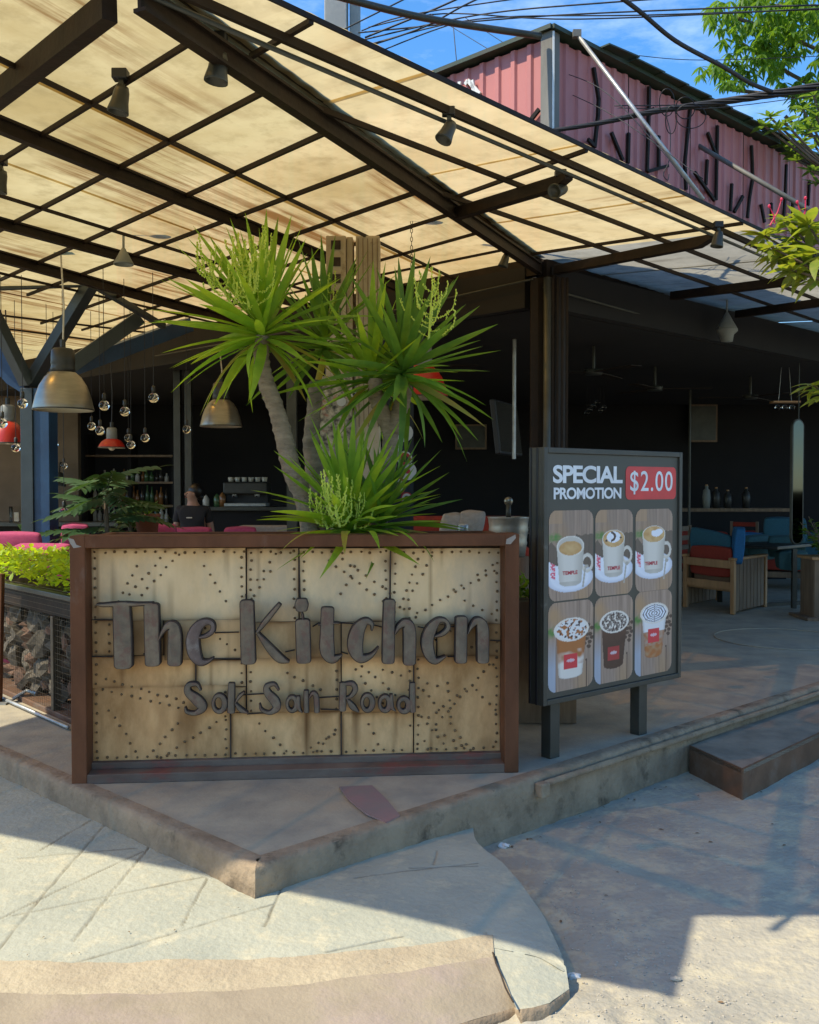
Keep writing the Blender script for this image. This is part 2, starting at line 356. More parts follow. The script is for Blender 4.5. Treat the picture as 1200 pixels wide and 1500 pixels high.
# kerb faces of the platform, 9 cm wide cap just proud of the floor and a worn face
def kerb_strip(line, outward, name, corner):
    mb = MB(); n = len(line); rows = [(-.075, .004), (-.02, .008), (.004, .004), (.012, -.01), (.014, -.05), (.018, -.12), (.02, -.30)]
    vs = []
    for pi_, p in enumerate(line):
        for (o, z) in rows:
            q = p + (corner if pi_ == 0 else outward)*o + V((0, 0, z)); k = mnoise.noise(q*14)*.008 + mnoise.noise(q*40)*.005 - .018*max(0, mnoise.noise(q*9+V((3, 3, 0)))-.35)
            vs.append(q + (corner if pi_ == 0 else outward)*k + V((0, 0, k*.4)))
    m = len(rows)
    mb.add(vs, [(i*m+j, i*m+j+1, (i+1)*m+j+1, (i+1)*m+j) for i in range(n-1) for j in range(m-1)])
    return mb.build(name, M_['kerb'], smooth=True, kind='structure')
def dense(f, L, step=.02, maxn=500):
    out = []; a = 0
    while a < L and len(out) < maxn: out.append(f(a)); a += step if a < 3 else step*6
    out.append(f(L)); return out
oL = V((-dL.y, dL.x, 0)); oL = oL if oL.y < 0 else -oL
oR = V((-dR.y, dR.x, 0)); oR = oR if oR.y < 0 else -oR
oc = oL+oR; oc = oc/oc.dot(oL)
kerb_strip(dense(lambda a: pl(a, 0), LL), oL, 'kerb', oc)
kerb_strip(dense(lambda a: pl(0, a), RR), oR, 'kerb', oc)
# pavement apron: loft between the platform edge (inner) and the rounded outer edge
def zpave(p):
    return -.105 - .022*smooth(3.6, 2.7, p.y) - .10*smooth(.35, .95, p.x) - .03*smooth(-.2, .5, p.x)*1
def innerpt(s):   # s 0..1
    if s < .62: a = (1-s/.62)*3.2; return pl(a, 0)
    b = (s-.62)/.38*1.16; return pl(0, b)
outer_px = [(-900, 1400), (-500, 1412), (-200, 1414), (0, 1413), (120, 1416), (250, 1413), (370, 1411), (480, 1405), (600, 1396), (722, 1388), (790, 1402), (828, 1425), (824, 1395), (800, 1345), (765, 1295), (735, 1262), (697, 1240)]
def GP(px, py, dz=0):
    p = G(px, py, -.15)
    for _ in range(8): p = G(px, py, zpave(p)+dz)
    return p
outer = [GP(x, y) for x, y in outer_px]
def lerp_poly(P, n):
    L = [0]
    for a, b in zip(P, P[1:]): L.append(L[-1]+(b-a).length)
    out = []
    for i in range(n+1):
        t = L[-1]*i/n; k = 0
        while k < len(L)-2 and L[k+1] < t: k += 1
        out.append(P[k].lerp(P[k+1], (t-L[k])/max(1e-9, L[k+1]-L[k])))
    return out
NU, NV = 640, 200
outer = lerp_poly(outer, NU)
for _ in range(6): outer = [outer[0]]+[(outer[i-1]+outer[i]*2+outer[i+1])/4 for i in range(1, NU)]+[outer[-1]]
# scored lines in the wet concrete (pixel pairs of the photograph, laid on the pavement)
score = [((155, 1211), (0, 1390)), ((200, 1245), (30, 1262)), ((210, 1250), (0, 1350)), ((222, 1240), (108, 1380)), ((305, 1290), (268, 1358)), ((400, 1327), (100, 1413)),
         ((300, 1288), (20, 1345)), ((412, 1305), (388, 1360)), ((590, 1370), (480, 1395)), ((640, 1245), (635, 1268)), ((700, 1264), (600, 1275)), ((175, 1180), (60, 1250)), ((520, 1290), (700, 1262))]
score = [(G(*a, -.115), G(*b, -.12)) for a, b in score]
def segd(p, a, b):
    d = b-a; t = max(0, min(1, ((p-a).x*d.x+(p-a).y*d.y)/(d.x*d.x+d.y*d.y))); q = a+d*t
    return math.hypot(p.x-q.x, p.y-q.y)
def pavez(p):
    z = zpave(p) + mnoise.fractal(V((p.x*3, p.y*3, 0)), 1, 2, 4)*.003
    return z
nosey = G(828, 1425, -.2).y+.02
ins = [innerpt(i/NU) for i in range(NU+1)]
import numpy as np
gx = np.array([[(ins[i].x+(outer[i].x-ins[i].x)*j/NV, ins[i].y+(outer[i].y-ins[i].y)*j/NV) for j in range(NV+1)] for i in range(NU+1)]).reshape(-1, 2)
gd_ = np.full(len(gx), 9.0)
wob = np.sin(gx[:, 0]*31)*.002+np.sin(gx[:, 1]*43+1)*.002
for a, b in score:
    d = np.array([b.x-a.x, b.y-a.y]); t_ = np.clip(((gx-[a.x, a.y])@d)/(d@d), 0, 1); gd_ = np.minimum(gd_, np.hypot(*(gx-[a.x, a.y]-t_[:, None]*d).T+wob[None, :]*.7))
gm = iter(gd_.tolist())
vs = []
for i in range(NU+1):
    for j in range(NV+1):
        p = ins[i].lerp(outer[i], j/NV); p = V((p.x, p.y, 0)); z = pavez(p)
        z -= .006*max(0, 1-next(gm)/.0055)
        if j == NV and outer[i].x > .35 and outer[i].y > nosey: z -= .06
        elif j == NV-1 and outer[i].x > .35 and outer[i].y > nosey: z -= .006
        vs.append((p.x, p.y, z))
mb = MB(); mb.add(vs, [(i*(NV+1)+j, i*(NV+1)+j+1, (i+1)*(NV+1)+j+1, (i+1)*(NV+1)+j) for i in range(NU) for j in range(NV)])
pv = mb.build('pavement', M_['paleconc'], smooth=True, kind='structure')
# dark groove tint as a real vertex attribute (dirt lying in the scored lines)
ca = pv.data.color_attributes.new('dirt', 'FLOAT_COLOR', 'POINT')
for i, v in enumerate(vs):
    m = gd_[i]; k = max(0, 1-m/.008)*(.55+.5*mnoise.noise(V(v)*6)) if m < .008 else 0
    ca.data[i].color = (k, k, k, 1)
t = M_['paleconc'].node_tree; p_ = t.nodes['Principled BSDF']; src = p_.inputs['Base Color'].links[0].from_socket
at = t.nodes.new('ShaderNodeAttribute'); at.attribute_name = 'dirt'; xx = t.nodes.new('ShaderNodeMix'); xx.data_type = 'RGBA'; xx.inputs['B'].default_value = (.10, .085, .06, 1)
t.links.new(src, xx.inputs['A']); t.links.new(at.outputs['Fac'], xx.inputs['Factor']); t.links.new(xx.outputs['Result'], p_.inputs['Base Color'])
# front of the pavement: a sandy rim that turns into the brown kerb slope (one sheet, two colours meeting in a worn line)
def loft(A, B, nv, name, m, edgeA=0, zfun=None):
    n = len(A)-1; vs = []
    for i in range(n+1):
        for j in range(nv+1):
            p = A[i].lerp(B[i], j/nv); vs.append((p.x, p.y, zfun(p, j/nv) if zfun else p.z))
    mb = MB(); mb.add(vs, [(i*(nv+1)+j, i*(nv+1)+j+1, (i+1)*(nv+1)+j+1, (i+1)*(nv+1)+j) for i in range(n) for j in range(nv)])
    return mb.build(name, m, smooth=True, kind='structure'), vs
nF = 700
def jag(L, s=1): return [p+V((0, (mnoise.noise(p*6)*.012+mnoise.noise(p*25)*.006+mnoise.noise(p*70)*.003)*s, 0)) for p in L]
fa = jag(lerp_poly([GP(x, y) for x, y in [(-900, 1396), (-500, 1408), (-200, 1410), (0, 1409), (120, 1412), (250, 1409), (370, 1407), (480, 1399), (600, 1388), (722, 1372)]], nF))
fm = jag(lerp_poly([GP(x, y) for x, y in [(-900, 1440), (-500, 1448), (-200, 1452), (0, 1455), (120, 1459), (200, 1458), (330, 1452), (440, 1444), (600, 1424), (724, 1401)]], nF), .6)
fb = lerp_poly([GP(x, y, -.04) for x, y in [(-900, 1600), (-500, 1640), (-200, 1650), (0, 1650), (120, 1640), (200, 1620), (330, 1590), (440, 1560), (600, 1520), (755, 1474)]], nF)
def zf(p, t): return zpave(p)+.004-.002*t+mnoise.fractal(p*7, 1, 2, 4)*.004
sa, va = loft(fa, fm, 14, 'pavement_edge', M_['sandstrip'], zfun=zf)
sb_, vb = loft(fm, fb, 24, 'kerb_slope', M_['brownkerb'], zfun=lambda p, t: zpave(p)+.002-.045*t**1.6+mnoise.fractal(p*7, 1, 2, 4)*.004*(1-.3*t))
ne = 40
e1 = lerp_poly([GP(x, y) for x, y in ((712, 1366), (755, 1372), (796, 1384), (829, 1418))], ne)
e2 = lerp_poly([GP(x, y, -.015) for x, y in ((757, 1478), (780, 1475), (805, 1469), (834, 1448))], ne)
loft(e1, e2, 18, 'pavement', M_['paleconc'], zfun=lambda p, t: zpave(p)+.003-.02*t+mnoise.fractal(p*7, 1, 2, 4)*.003)
rim = fb + e2[2:]
rim2 = [V((p.x*1.0+.004, p.y-.012, p.z)) for p in rim]
def zr(p, t): return (zpave(p)-.043 if t < .5 else -.30)
vs = []
for i, p in enumerate(rim):
    z0_ = zpave(p)-(.043 if i < len(fb) else .017); w_ = .008*mnoise.noise(p*20)
    for (o_, dz) in ((0, .0), (-.010, -.006), (-.016, -.02), (-.022+w_, -.05), (-.02+w_, -.16)): vs.append((p.x, p.y+o_, z0_+dz))
mb = MB(); mb.add(vs, [(i*5+j, i*5+j+1, (i+1)*5+j+1, (i+1)*5+j) for i in range(len(rim)-1) for j in range(4)]); mb.build('kerb', M_['kerb'], smooth=True, kind='structure')
# the crack where the kerb stones end
mb = MB(); ck = [G(x, y, zpave(G(x, y, -.18))+.006) for x, y in ((722, 1395), (727, 1412), (734, 1428), (741, 1448), (752, 1468))]
mb.tube(ck, .003, 4); mb.build('crack', M_['soil'], kind='structure')
# stones and grit
mb = MB()
for i in range(900):
    if rnd.random() < .7:
        t_ = rnd.random(); a, b = V((.42, 3.9, 0)).lerp(V((.85, 3.0, 0)), t_), .0
        p = V((a.x+rnd.gauss(.10, .12), a.y+rnd.gauss(0, .12), 0))
        if rnd.random() < .45: p = V((rnd.gauss(.6, .35), rnd.gauss(2.9, .12), 0))
    else: p = V((rnd.uniform(.5, 2.3), rnd.uniform(2.6, 4.6), 0))
    if p.x < .55 and 2.95 < p.y < 4.1: continue
    r = rnd.uniform(.002, .006)
    mb.ball((p.x, p.y, roadz(p.x, p.y)+r*.3), r, 5, 3, sc=(1, rnd.uniform(.6, 1), .6), jit=.3)
tag(mb.build('gravel', M_['stone'], kind='stuff'), 'loose grit scattered over the road beside the pavement', 'gravel')
for (px, py, r, lb) in ((738, 1239, .022, 'largest pale stone lying at the foot of the kerb'), (840, 1430, .020, 'pale flat stone in shade beside the pavement nose'),
                        (990, 1434, .014, 'small white chip at the edge of the sunlit road'), (884, 1453, .010, 'small stone in shade left of the sunlit road')):
    p = G(px, py, ROADZ+.01); mb = MB(); mb.ball(p, r, 9, 6, sc=(1.2, .8, .6), jit=.5)
    tag(mb.build('stone', M_['stone'] if r < .02 else M_['white']), lb, 'stone', 'loose stones on the road')
# red paint patch on the platform
q = [G(x, y, .0125) for x, y in ((497, 1152), (545, 1150), (566, 1170), (586, 1194), (566, 1204), (537, 1192), (510, 1170))]
MB().prism(q, (0, 0, 1), .006).build('red_patch', M_['redpatch'], kind='structure')
# round cover line cut in the platform further back
mb = MB(); cpt = G(1150, 936, 0); pts = [cpt + V((math.cos(a)*.62, math.sin(a)*.62, .004)) for a in [2*PI*i/48 for i in range(49)]]
mb.tube(pts, .0045, 4); mb.build('floor_groove', M_['concrete_d'], kind='structure')
# pipe end and broken bracket at the platform edge by the sign
pr = thing('edge_pipe', G(790, 1160, 0), 'grey steel pipe running along the platform edge, broken end beside the sign', 'pipe')
a = pl(0, 1.62)+oR*.035+V((0, 0, -.03)); b = pl(0, 12)+oR*.035+V((0, 0, -.03))
MB().tube([a, a.lerp(b, .5), b], .017, 8).build('pipe', M_['kerb'], pr, smooth=True)
a2 = pl(0, 1.60)+oR*.04+V((0, 0, -.05))
MB().box(a2, (.06, .05, .07), Matrix.Rotation(.7, 3, 'Z')).build('bracket', M_['kerb'], pr, bevel=.008)
# rusted steel step on the right
st = thing('metal_step', G(1088, 1165, ROADZ), 'low rusty steel edged step standing on the road against the platform', 'step')
A = G(1010, 1093, -.085); B = G(1088, 1128, -.085)
dS = ray(1965, HZ); dS.z = 0; dS.normalize()
C_ = B + dS*3.2; D_ = A + dS*3.2
MB().prism([A, B, C_, D_], (0, 0, 1), .02).build('tread', M_['steptop'], st)
def plate(p, q, name='side_plate'):
    n = (q-p).cross(V((0, 0, 1))).normalized()
    mb = MB(); mb.prism([p+V((0, 0, .006))-n*0, q+V((0, 0, .006)), V((q.x, q.y, ROADZ-.03)), V((p.x, p.y, ROADZ-.03))], n, .008); return mb.build(name, M_['stepsteel'], st)
plate(A, B); plate(B+dS*.002, C_)
# ================================================================== CANOPY
P1 = At(790, 385, 7.0)                    # where the main beam meets the corner pillar
nMn = DA.cross(DB).normalized(); nOn = DA.cross(DE).normalized()
if nMn.z < 0: nMn = -nMn
if nOn.z < 0: nOn = -nOn
def Mp(px, py): return onp(px, py, P1, nMn)
def Op(px, py): return onp(px, py, P1, nOn)
def zM(x, y): return hit(V((x, y, 0)), V((0, 0, 1)), P1, nMn).z
def srcM(g): return hit(g, SUNTO, P1, nMn)
def clip(poly, P, n):
    out = []
    for i in range(len(poly)):
        a = poly[i]; b = poly[(i+1) % len(poly)]; da = (a-P).dot(n); db = (b-P).dot(n)
        if da >= 0: out.append(a)
        if (da >= 0) != (db >= 0): out.append(a.lerp(b, da/(da-db)))
    return out
canopy = thing('canopy', (P1.x, P1.y, 0), 'large translucent fibreglass canopy on dark steel beams over the terrace', 'canopy')
UPS = .035     # sheets lie above the purlins
def sheets(poly, direction, nrm, mat_, stripw, per, amp, over=.03, name='roof_sheet'):
    side = nrm.cross(direction).normalized(); P = poly[0]
    d = [(p-P).dot(side) for p in poly]; lo, hi = min(d), max(d); k = 0; x = lo
    while x < hi-1e-4:
        x2 = min(hi, x+stripw+over); sub = per/4; mb = MB(); y = x
        while y < x2-1e-4:
            y2 = min(x2, y+sub)
            q0 = clip(clip(poly, P+side*y, side), P+side*y2, -side)
            if len(q0) >= 3:
                e_ = [(p-P).dot(direction) for p in q0]; s0 = math.floor(min(e_)/.35)
                while s0*.35 < max(e_):
                    q = clip(clip(q0, P+direction*(s0*.35), direction), P+direction*((s0+1)*.35), -direction); s0 += 1
                    if len(q) < 3: continue
                    vs = []
                    for p in q:
                        c = (p-P).dot(side); vs.append(p + nrm*(UPS + amp*math.sin(2*PI*c/per) + .006*(k % 2)))
                    mb.add(vs, [tuple(range(len(vs)))])
            y = y2
        if mb.v:
            o = mb.build(name, mat_, canopy)
            bm = bmesh.new(); bm.from_mesh(o.data); bmesh.ops.remove_doubles(bm, verts=bm.verts, dist=1e-4); bmesh.ops.recalc_face_normals(bm, faces=bm.faces); bm.to_mesh(o.data); bm.free()
            o.data.polygons.foreach_set('use_smooth', [True]*len(o.data.polygons))
        x += stripw; k += 1
# out of frame the outline follows from the edge of the shade on the ground
c1 = srcM(G(982, 1468, ROADZ)); c0 = srcM(G(0, 1228, -.115)); fd = (c0-c1).normalized()
n1 = srcM(G(1010, 1343, ROADZ)); n2 = srcM(G(1200, 1341, ROADZ))
le = srcM(G(40, 1052, 0)) ; ld = DA
def isect(P, d, Q, e):   # 2-D intersection
    den = d.x*e.y-d.y*e.x; t = ((Q.x-P.x)*e.y-(Q.y-P.y)*e.x)/den; return P+d*t
lf = isect(c1, fd, le, ld)
lk = isect(le, ld, V((-3.9, 7.9, 0)), DB)      # where the open strip ends
facP = P1 + V((0, 0, 0)); facd = DB
far_l = P1 + DB*17
nb = isect(n1, (n2-n1), P1, DA)
def onM(p): return V((p.x, p.y, zM(p.x, p.y)))
polyM = [onM(p) for p in (P1, nb, n1, c1, lf, lk, lk+DB*9, far_l)]
sheets(polyM, DA, nMn, M_['roofA'], .86, .2, .0005)
# eave strip right of the main beam, and the awning beyond the pillar
Et = onp(1110, 333, P1+nOn*UPS, nOn)-nOn*UPS; E0 = isect(nb, (n2-n1), Et, DE)
def onO(p): return hit(V((p.x, p.y, 0)), V((0, 0, 1)), P1, nOn)
E0 = onO(E0)
Efar = Et + DE*9; Pfar = P1 + DE*11
Bh = DB.copy()
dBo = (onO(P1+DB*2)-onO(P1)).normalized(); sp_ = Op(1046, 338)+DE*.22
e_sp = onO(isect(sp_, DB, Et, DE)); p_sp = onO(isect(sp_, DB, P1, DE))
sheets([onM(nb), E0, e_sp, p_sp, P1], dBo, nOn, M_['roofE'], 1.02, .15, .0022)
sheets([p_sp, e_sp, onO(Efar), onO(Pfar)], dBo, nOn, M_['roofShaded'], 1.02, .15, .0022)
rg = (nMn+nOn).normalized(); MB().bar(onM(nb)+rg*(UPS+.012), P1+rg*(UPS+.012), .07, .006, rg).build('ridge_flashing', M_['steel'], canopy)
def beamM(a, b, w_, h_, name='beam', m='steel', f=Mp, drop=None, ext=0.0, nn=None):
    A = f(*a); B = f(*b); d = (B-A).normalized(); A -= d*ext; nn = nn or nMn
    dr = h_/2 if drop is None else drop
    return MB().bar(A-nn*dr, B-nn*dr, w_, h_, nn).build(name, M_[m], canopy, bevel=.003, bseg=1)
def ibeam(A, B, w_, h_, nn, m='steel', name='beam'):
    mb = MB(); mb.bar(A-nn*h_/2, B-nn*h_/2, .012, h_-.02, nn); mb.bar(A-nn*.006, B-nn*.006, w_, .012, nn); mb.bar(A-nn*(h_-.006), B-nn*(h_-.006), w_, .012, nn)
    return mb.build(name, M_[m], canopy)
# main beam (to the corner pillar) and the parallel beams
def to_beam(A, B): return onM(isect(A, (B-A), P1, DA))          # run a cross purlin up to the main beam
def to_fac(A, B): return onM(isect(A, (B-A), P1+DA*(-.04), DB))
ibeam(Mp(203, -24), P1, .045, .082, nMn)
ibeam(Mp(-30, 158), to_fac(Mp(-30, 158), Mp(475, 369)), .04, .068, nMn)
ibeam(Mp(-30, 310), to_fac(Mp(-30, 310), Mp(330, 410)), .04, .065, nMn)
ibeam(Mp(-30, 359), to_fac(Mp(-30, 359), Mp(330, 461)), .045, .075, nMn)
for a, b in (((-20, 72), (490, 321)), ((-20, 277), (430, 418)), ((-20, 393), (300, 468)), ((-40, 455), (200, 484)), ((-20, 476), (160, 500))):
    A = Mp(*a); B = to_fac(A, Mp(*b)); MB().bar(A-nMn*.012, B-nMn*.009, .013, .018, nMn).build('purlin', M_['steel'], canopy)
# cross purlins running towards the left
for a, b, w_, h_ in (((-30, 145), (160, -9), .06, .095), ((-20, 245), (292, 49), .035, .05), ((-20, 345), (400, 123), .04, .055), ((0, 408), (487, 186), .04, .055),
               ((40, 430), (557, 235), .04, .055), ((60, 472), (600, 282), .04, .055), ((120, 482), (600, 330), .035, .05), ((160, 492), (640, 356), .03, .045), ((220, 470), (700, 372), .03, .04)):
    A = Mp(*a); B = to_beam(A, Mp(*b)) if h_ < .08 else Mp(*b); h_ *= .40 if h_ < .08 else .85; w_ *= .42 if w_ < .05 else .85
    MB().bar(A-nMn*(h_/2), B-nMn*(h_/2), w_, h_, nMn).build('purlin', M_['steel'], canopy)
# facade edge beams
MB().bar(P1+V((0, 0, -.02)), P1+DB*16+V((0, 0, -.02)), .06, .14).build('facade_beam', M_['steel'], canopy)
MB().bar(P1+V((0, 0, -.02))+DE*.05, P1+DE*9+V((0, 0, -.02)), .06, .14).build('facade_beam', M_['steel'], canopy)
MB().tube([P1+V((0.02, -.1, -.20)), P1+DE*2+V((.1, -.1, -.24)), P1+DE*4+V((.1, -.1, -.28))], .010, 6).build('conduit', M_['steel2'], canopy, smooth=True)
MB().tube([P1+V((-.05, -.06, -.13)), P1+DB*2+V((-.05, -.06, -.2)), P1+DB*5+V((-.05, -.06, -.22))], .008, 6).build('conduit', M_['steel2'], canopy, smooth=True)
# eave purlins and tapered brackets
eb = Op(300, 0); ib = onO(Op(600, 132))
def lineO(a, through_dir=DE, L0=-3, L1=9): p = Op(*a); return p+through_dir*L0, p+through_dir*L1
for a, l0, l1, w_, h_ in (((600, 136), -.75, 8, .022, .03), ((600, 209), -.15, 8, .016, .024), ((712, 305), -.05, 8, .016, .024)):
    A, B = lineO(a, DE, l0, l1); A = onO(isect(A, DE, P1, DA)); MB().bar(A-nOn*.002, B-nOn*.002, w_, h_, nOn).build('purlin', M_['steel'], canopy)
A = E0; B = onO(Efar)
MB().bar(A+nOn*.03, B+nOn*.03, .008, .018, nOn).build('edge_strip', M_['steel'], canopy)
# conduit clipped on the eave purlin
A, B = lineO((600, 144), DE, -.5, 5); A = onO(isect(A, DE, P1, DA)); MB().tube([A-nOn*.03, B-nOn*.03], .009, 6).build('conduit', M_['steel2'], canopy, smooth=True)
def bracket(a, b, w_=.05):
    A = Op(*a); B = Op(*b); d = (B-A).normalized(); s = d.cross(nOn).normalized()*w_/2
    L = (B-A).length; pr = [A-nOn*.02, B-nOn*.02, B-nOn*.05, B-d*.10-nOn*.085, A-nOn*.085]
    MB().prism([p+s for p in pr], s, w_).build('bracket', M_['steel'], canopy, bevel=.003, bseg=1)
bracket((668, 300), (835, 247)); bracket((815, 385), (1046, 338)); bracket((985, 424), (1180, 398)); bracket((1080, 452), (1260, 425))
for a, b in (((420, 60), (500, 14)), ((650, 300), (870, 222)), ((870, 363), (1100, 330))):
    A = Op(*a); B = Op(*b); d = B-A; A = onO(isect(A, d, P1, DA)); B = onO(isect(B, d, Et, DE)); MB().bar(A+nOn*.018, B+nOn*.018, .018, .018, nOn).build('purlin', M_['steel'], canopy)
for px, py in ((490, 188),(600,284),(380,108)): pass
# corner pillar, with its channels and drain pipe
cp = thing('corner_pillar', (P1.x, P1.y, 0), 'dark steel corner pillar behind the promotion board, with a drain pipe on its face', 'pillar')
X = P1.x; Y = P1.y
R45 = Matrix.Rotation(math.radians(-43), 3, 'Z')
MB().box((X+.09, Y+.05, P1.z/2-.05), (.17, .17, P1.z-.1), R45).build('post', M_['steel'], cp, bevel=.004)
for k in range(5):
    MB().box((X+.055+k*.035, Y-.06-.004*(k % 2), P1.z/2-.06), (.016, .02, P1.z-.12)).build('fin', M_['steel'], cp)
MB().tube([(X+.045, Y-.11, .0), (X+.045, Y-.11, P1.z-.13)], .028, 10).build('drain_pipe', M_['steel2'], cp, smooth=True)
MB().box((X-.04, Y-.03, P1.z/2-.06), (.05, .05, P1.z-.12)).build('channel', M_['steel'], cp)
# wall column in the middle of the terrace
c0_ = Mp(475, 332); c1_ = Mp(550, 330); cx = (c0_.x+c1_.x)/2; cy = 6.15
zc = zM(cx, cy)-.01; wd = .33
col = thing('terrace_column', (cx, cy, 0), 'square beige column reaching the canopy behind the yuccas, papered with stickers lower down', 'column')
MB().box((cx-.10, cy, zc/2), (.125, .20, zc)).build('upright', M_['columnwood'], col, bevel=.006)
MB().box((cx-.015, cy+.01, zc/2), (.04, .16, zc)).build('upright', M_['columnwood'], col, bevel=.006)
MB().box((cx+.10, cy, zc/2), (.15, .20, zc)).build('upright', M_['columnwood'], col, bevel=.006)
for k in range(7):
    MB().box((cx-.10, cy-.103, zc-.06-k*.105), (.06, .008, .055)).build('dark_slot', M_['soil'], col)
for k in range(5):
    MB().bar((cx+.04+k*.03, cy-.103, zc-.02), (cx+.045+k*.03, cy-.103, zc-1.2), .004, .006, V((0, 1, 0))).build('groove', M_['woodgrey'], col)
# mosaic strip lower on the column and a sticker board beside it
mos = mat('mosaic', (.55, .47, .33), (.05, .04, .03), scale=26, rough=.6, bump=.1, detail=3, c3=(.42, .16, .10), s3=9, t3=(.58, .64))
MB().box((cx-.10, cy-.112, 1.62), (.20, .015, .95)).build('mosaic_panel', mos, col)
def sticker(px, py, Y_, r, cols, parent, name='sticker', shape='disc', yoff=0):
    c = At(px, py, Y_); mb = MB(); z = 0
    for (rr, mi) in cols:
        n = 20 if shape == 'disc' else 4; off = 0 if shape == 'disc' else PI/4
        mb.prism([c+V((math.cos(2*PI*k/n+off)*rr*r, -z, math.sin(2*PI*k/n+off)*rr*r)) for k in range(n)], (0, -1, 0), .002, mi); z += .002
    return mb
stm = [plain('sticker_white', (.62, .6, .55)), plain('sticker_red', (.45, .03, .03)), plain('sticker_black', (.02, .02, .02))]
bd = thing('sticker_board', (At(575, 700, 6.3).x, 6.3, 0), 'narrow dark board behind the yucca trunks covered in red and white round stickers', 'poster board')
A = At(560, 560, 6.3); B = At(606, 800, 6.3)
MB().box(((A.x+B.x)/2, 6.33, 1.25), (B.x-A.x, .03, 2.5)).build('board', M_['black'], bd)
for k, (px, py, r) in enumerate(((568, 615, .045), (592, 634, .06), (575, 655, .06), (593, 672, .05), (597, 690, .06), (574, 690, .03), (580, 712, .065), (564, 725, .028), (596, 730, .04))):
    red = k % 3 != 1
    sticker(px, py, 6.31, r, ((1, 0 if k % 2 else 1), (.82, 1 if k % 2 else 0), (.45, 2)) if red else ((1, 0), (.8, 0), (.3, 1)), bd).build('sticker', stm, bd)
sticker(519, 578, 6.03, .035, ((1, 0), (.85, 2), (.6, 0), (.3, 2)), col).build('sticker', stm, col)
sticker(500, 588, 6.03, .03, ((1, 0), (.7, 0)), col).build('sticker', stm, col)
# ------------------------------------------------------------------ blue Y-column on the left
BX, BY = At(56, 700, 8.0).x, 8.0
bc = thing('blue_column', (BX, BY, 0), 'blue painted steel column with branching arms at the left end of the terrace', 'column')
zt = At(56, 570, 8.0).z
MB().box((BX-.055, BY, zt/2), (.10, .20, zt)).build('post', M_['bluegrey'], bc, bevel=.004)
MB().box((BX+.06, BY+.02, zt/2), (.13, .20, zt)).build('post', M_['blue'], bc, bevel=.004)
def arm(a, b, ya, yb, w_=.10, h_=.09, m='bluegrey'):
    A = At(*a, ya); B = At(*b, yb); MB().bar(A, B, w_, h_).build('arm', M_[m], bc, bevel=.004)
arm((45, 562), (132, 418), 8.0, 7.7); arm((62, 565), (204, 466), 8.05, 8.5, .12, .12); arm((80, 548), (275, 476), 8.1, 9.3, .13, .13, 'blue')
arm((40, 562), (-20, 440), 7.95, 7.6); arm((-40, 420), (138, 413), 7.7, 7.7, .06, .07); arm((132, 414), (240, 478), 7.7, 8.6, .05, .05)
MB().prism([At(0, 500, 7.98), At(34, 552, 7.98), At(36, 578, 7.98), At(10, 562, 7.98), At(-10, 540, 7.98)], (0, -1, 0), .12).build('gusset', M_['blue'], bc)
# ================================================================== INTERIOR (dark, opens to the terrace)
CEIL = 2.72
ins_ = (dL+dR).normalized()
def fac(t, up=0, back=0): return V((P1.x, P1.y, 0)) + dL*t + V((0, 0, up)) + dR*back
pc = V((P1.x, P1.y, 0))
c_poly = [pc+dL*.12+dR*.12, pc+dL*17, pc+dL*17+dR*15, pc+dR*15]
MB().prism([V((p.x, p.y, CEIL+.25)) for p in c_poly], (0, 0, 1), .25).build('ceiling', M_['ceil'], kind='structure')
def wall(a, b, z0, z1, m, th=.12, name='interior_wall'):
    a = V((a[0], a[1], 0)); b = V((b[0], b[1], 0)); n = (b-a).cross(V((0, 0, 1))).normalized()*th/2
    return MB().prism([a+n+V((0,0,z0)), b+n+V((0,0,z0)), b-n+V((0,0,z0)), a-n+V((0,0,z0))], (0, 0, -1), z1-z0).build(name, m, kind='structure')
wA = pc+dL*17+dR*.1; wB = pc+dL*17+dR*15; wC = pc+dR*15+dL*.1
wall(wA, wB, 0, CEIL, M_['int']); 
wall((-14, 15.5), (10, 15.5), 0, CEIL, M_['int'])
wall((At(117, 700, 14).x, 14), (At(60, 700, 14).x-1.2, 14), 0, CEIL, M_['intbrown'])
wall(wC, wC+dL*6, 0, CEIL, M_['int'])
# fascia above the openings
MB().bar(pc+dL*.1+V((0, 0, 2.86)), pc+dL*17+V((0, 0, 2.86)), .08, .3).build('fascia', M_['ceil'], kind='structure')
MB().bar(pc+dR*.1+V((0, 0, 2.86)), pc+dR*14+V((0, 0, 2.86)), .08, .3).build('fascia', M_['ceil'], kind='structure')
# facade posts
for px, gx in ((261, 'left'), (277, 'right')):
    p = At(px, 700, 10.9); t_ = thing('facade_post', (p.x, 10.9, 0), f'tall olive grey facade post beside the waitress, {gx} one of the pair', 'post', 'olive facade posts')
    MB().box((p.x, 10.9, 1.36), (.075, .09, 2.72)).build('post', M_['steel2'], t_, bevel=.004)
    MB().box((p.x+.03, 10.86, 1.36), (.016, .02, 2.72)).build('flange', M_['steel2'], t_)
for px, yy, lb in ((428, 9.0, 'grey steel post behind the left yucca trunk'), (753, 8.6, 'thin pale pole hanging behind the television'), (1010, 13.0, 'dark pipe far inside the dining room')):
    p = At(px, 700, yy); wdt = .09 if px == 428 else .035
    t_ = thing('post', (p.x, yy, 0), lb, 'post')
    if px == 428: MB().box((p.x, yy, 1.36), (wdt, wdt, 2.72)).build('post', M_['steel2'], t_)
    else: MB().tube([(p.x, yy, 1.65 if px == 753 else 0), (p.x, yy, 2.72)], wdt/2, 8).build('pole', M_['pipe'] if px == 753 else M_['steel2'], t_)
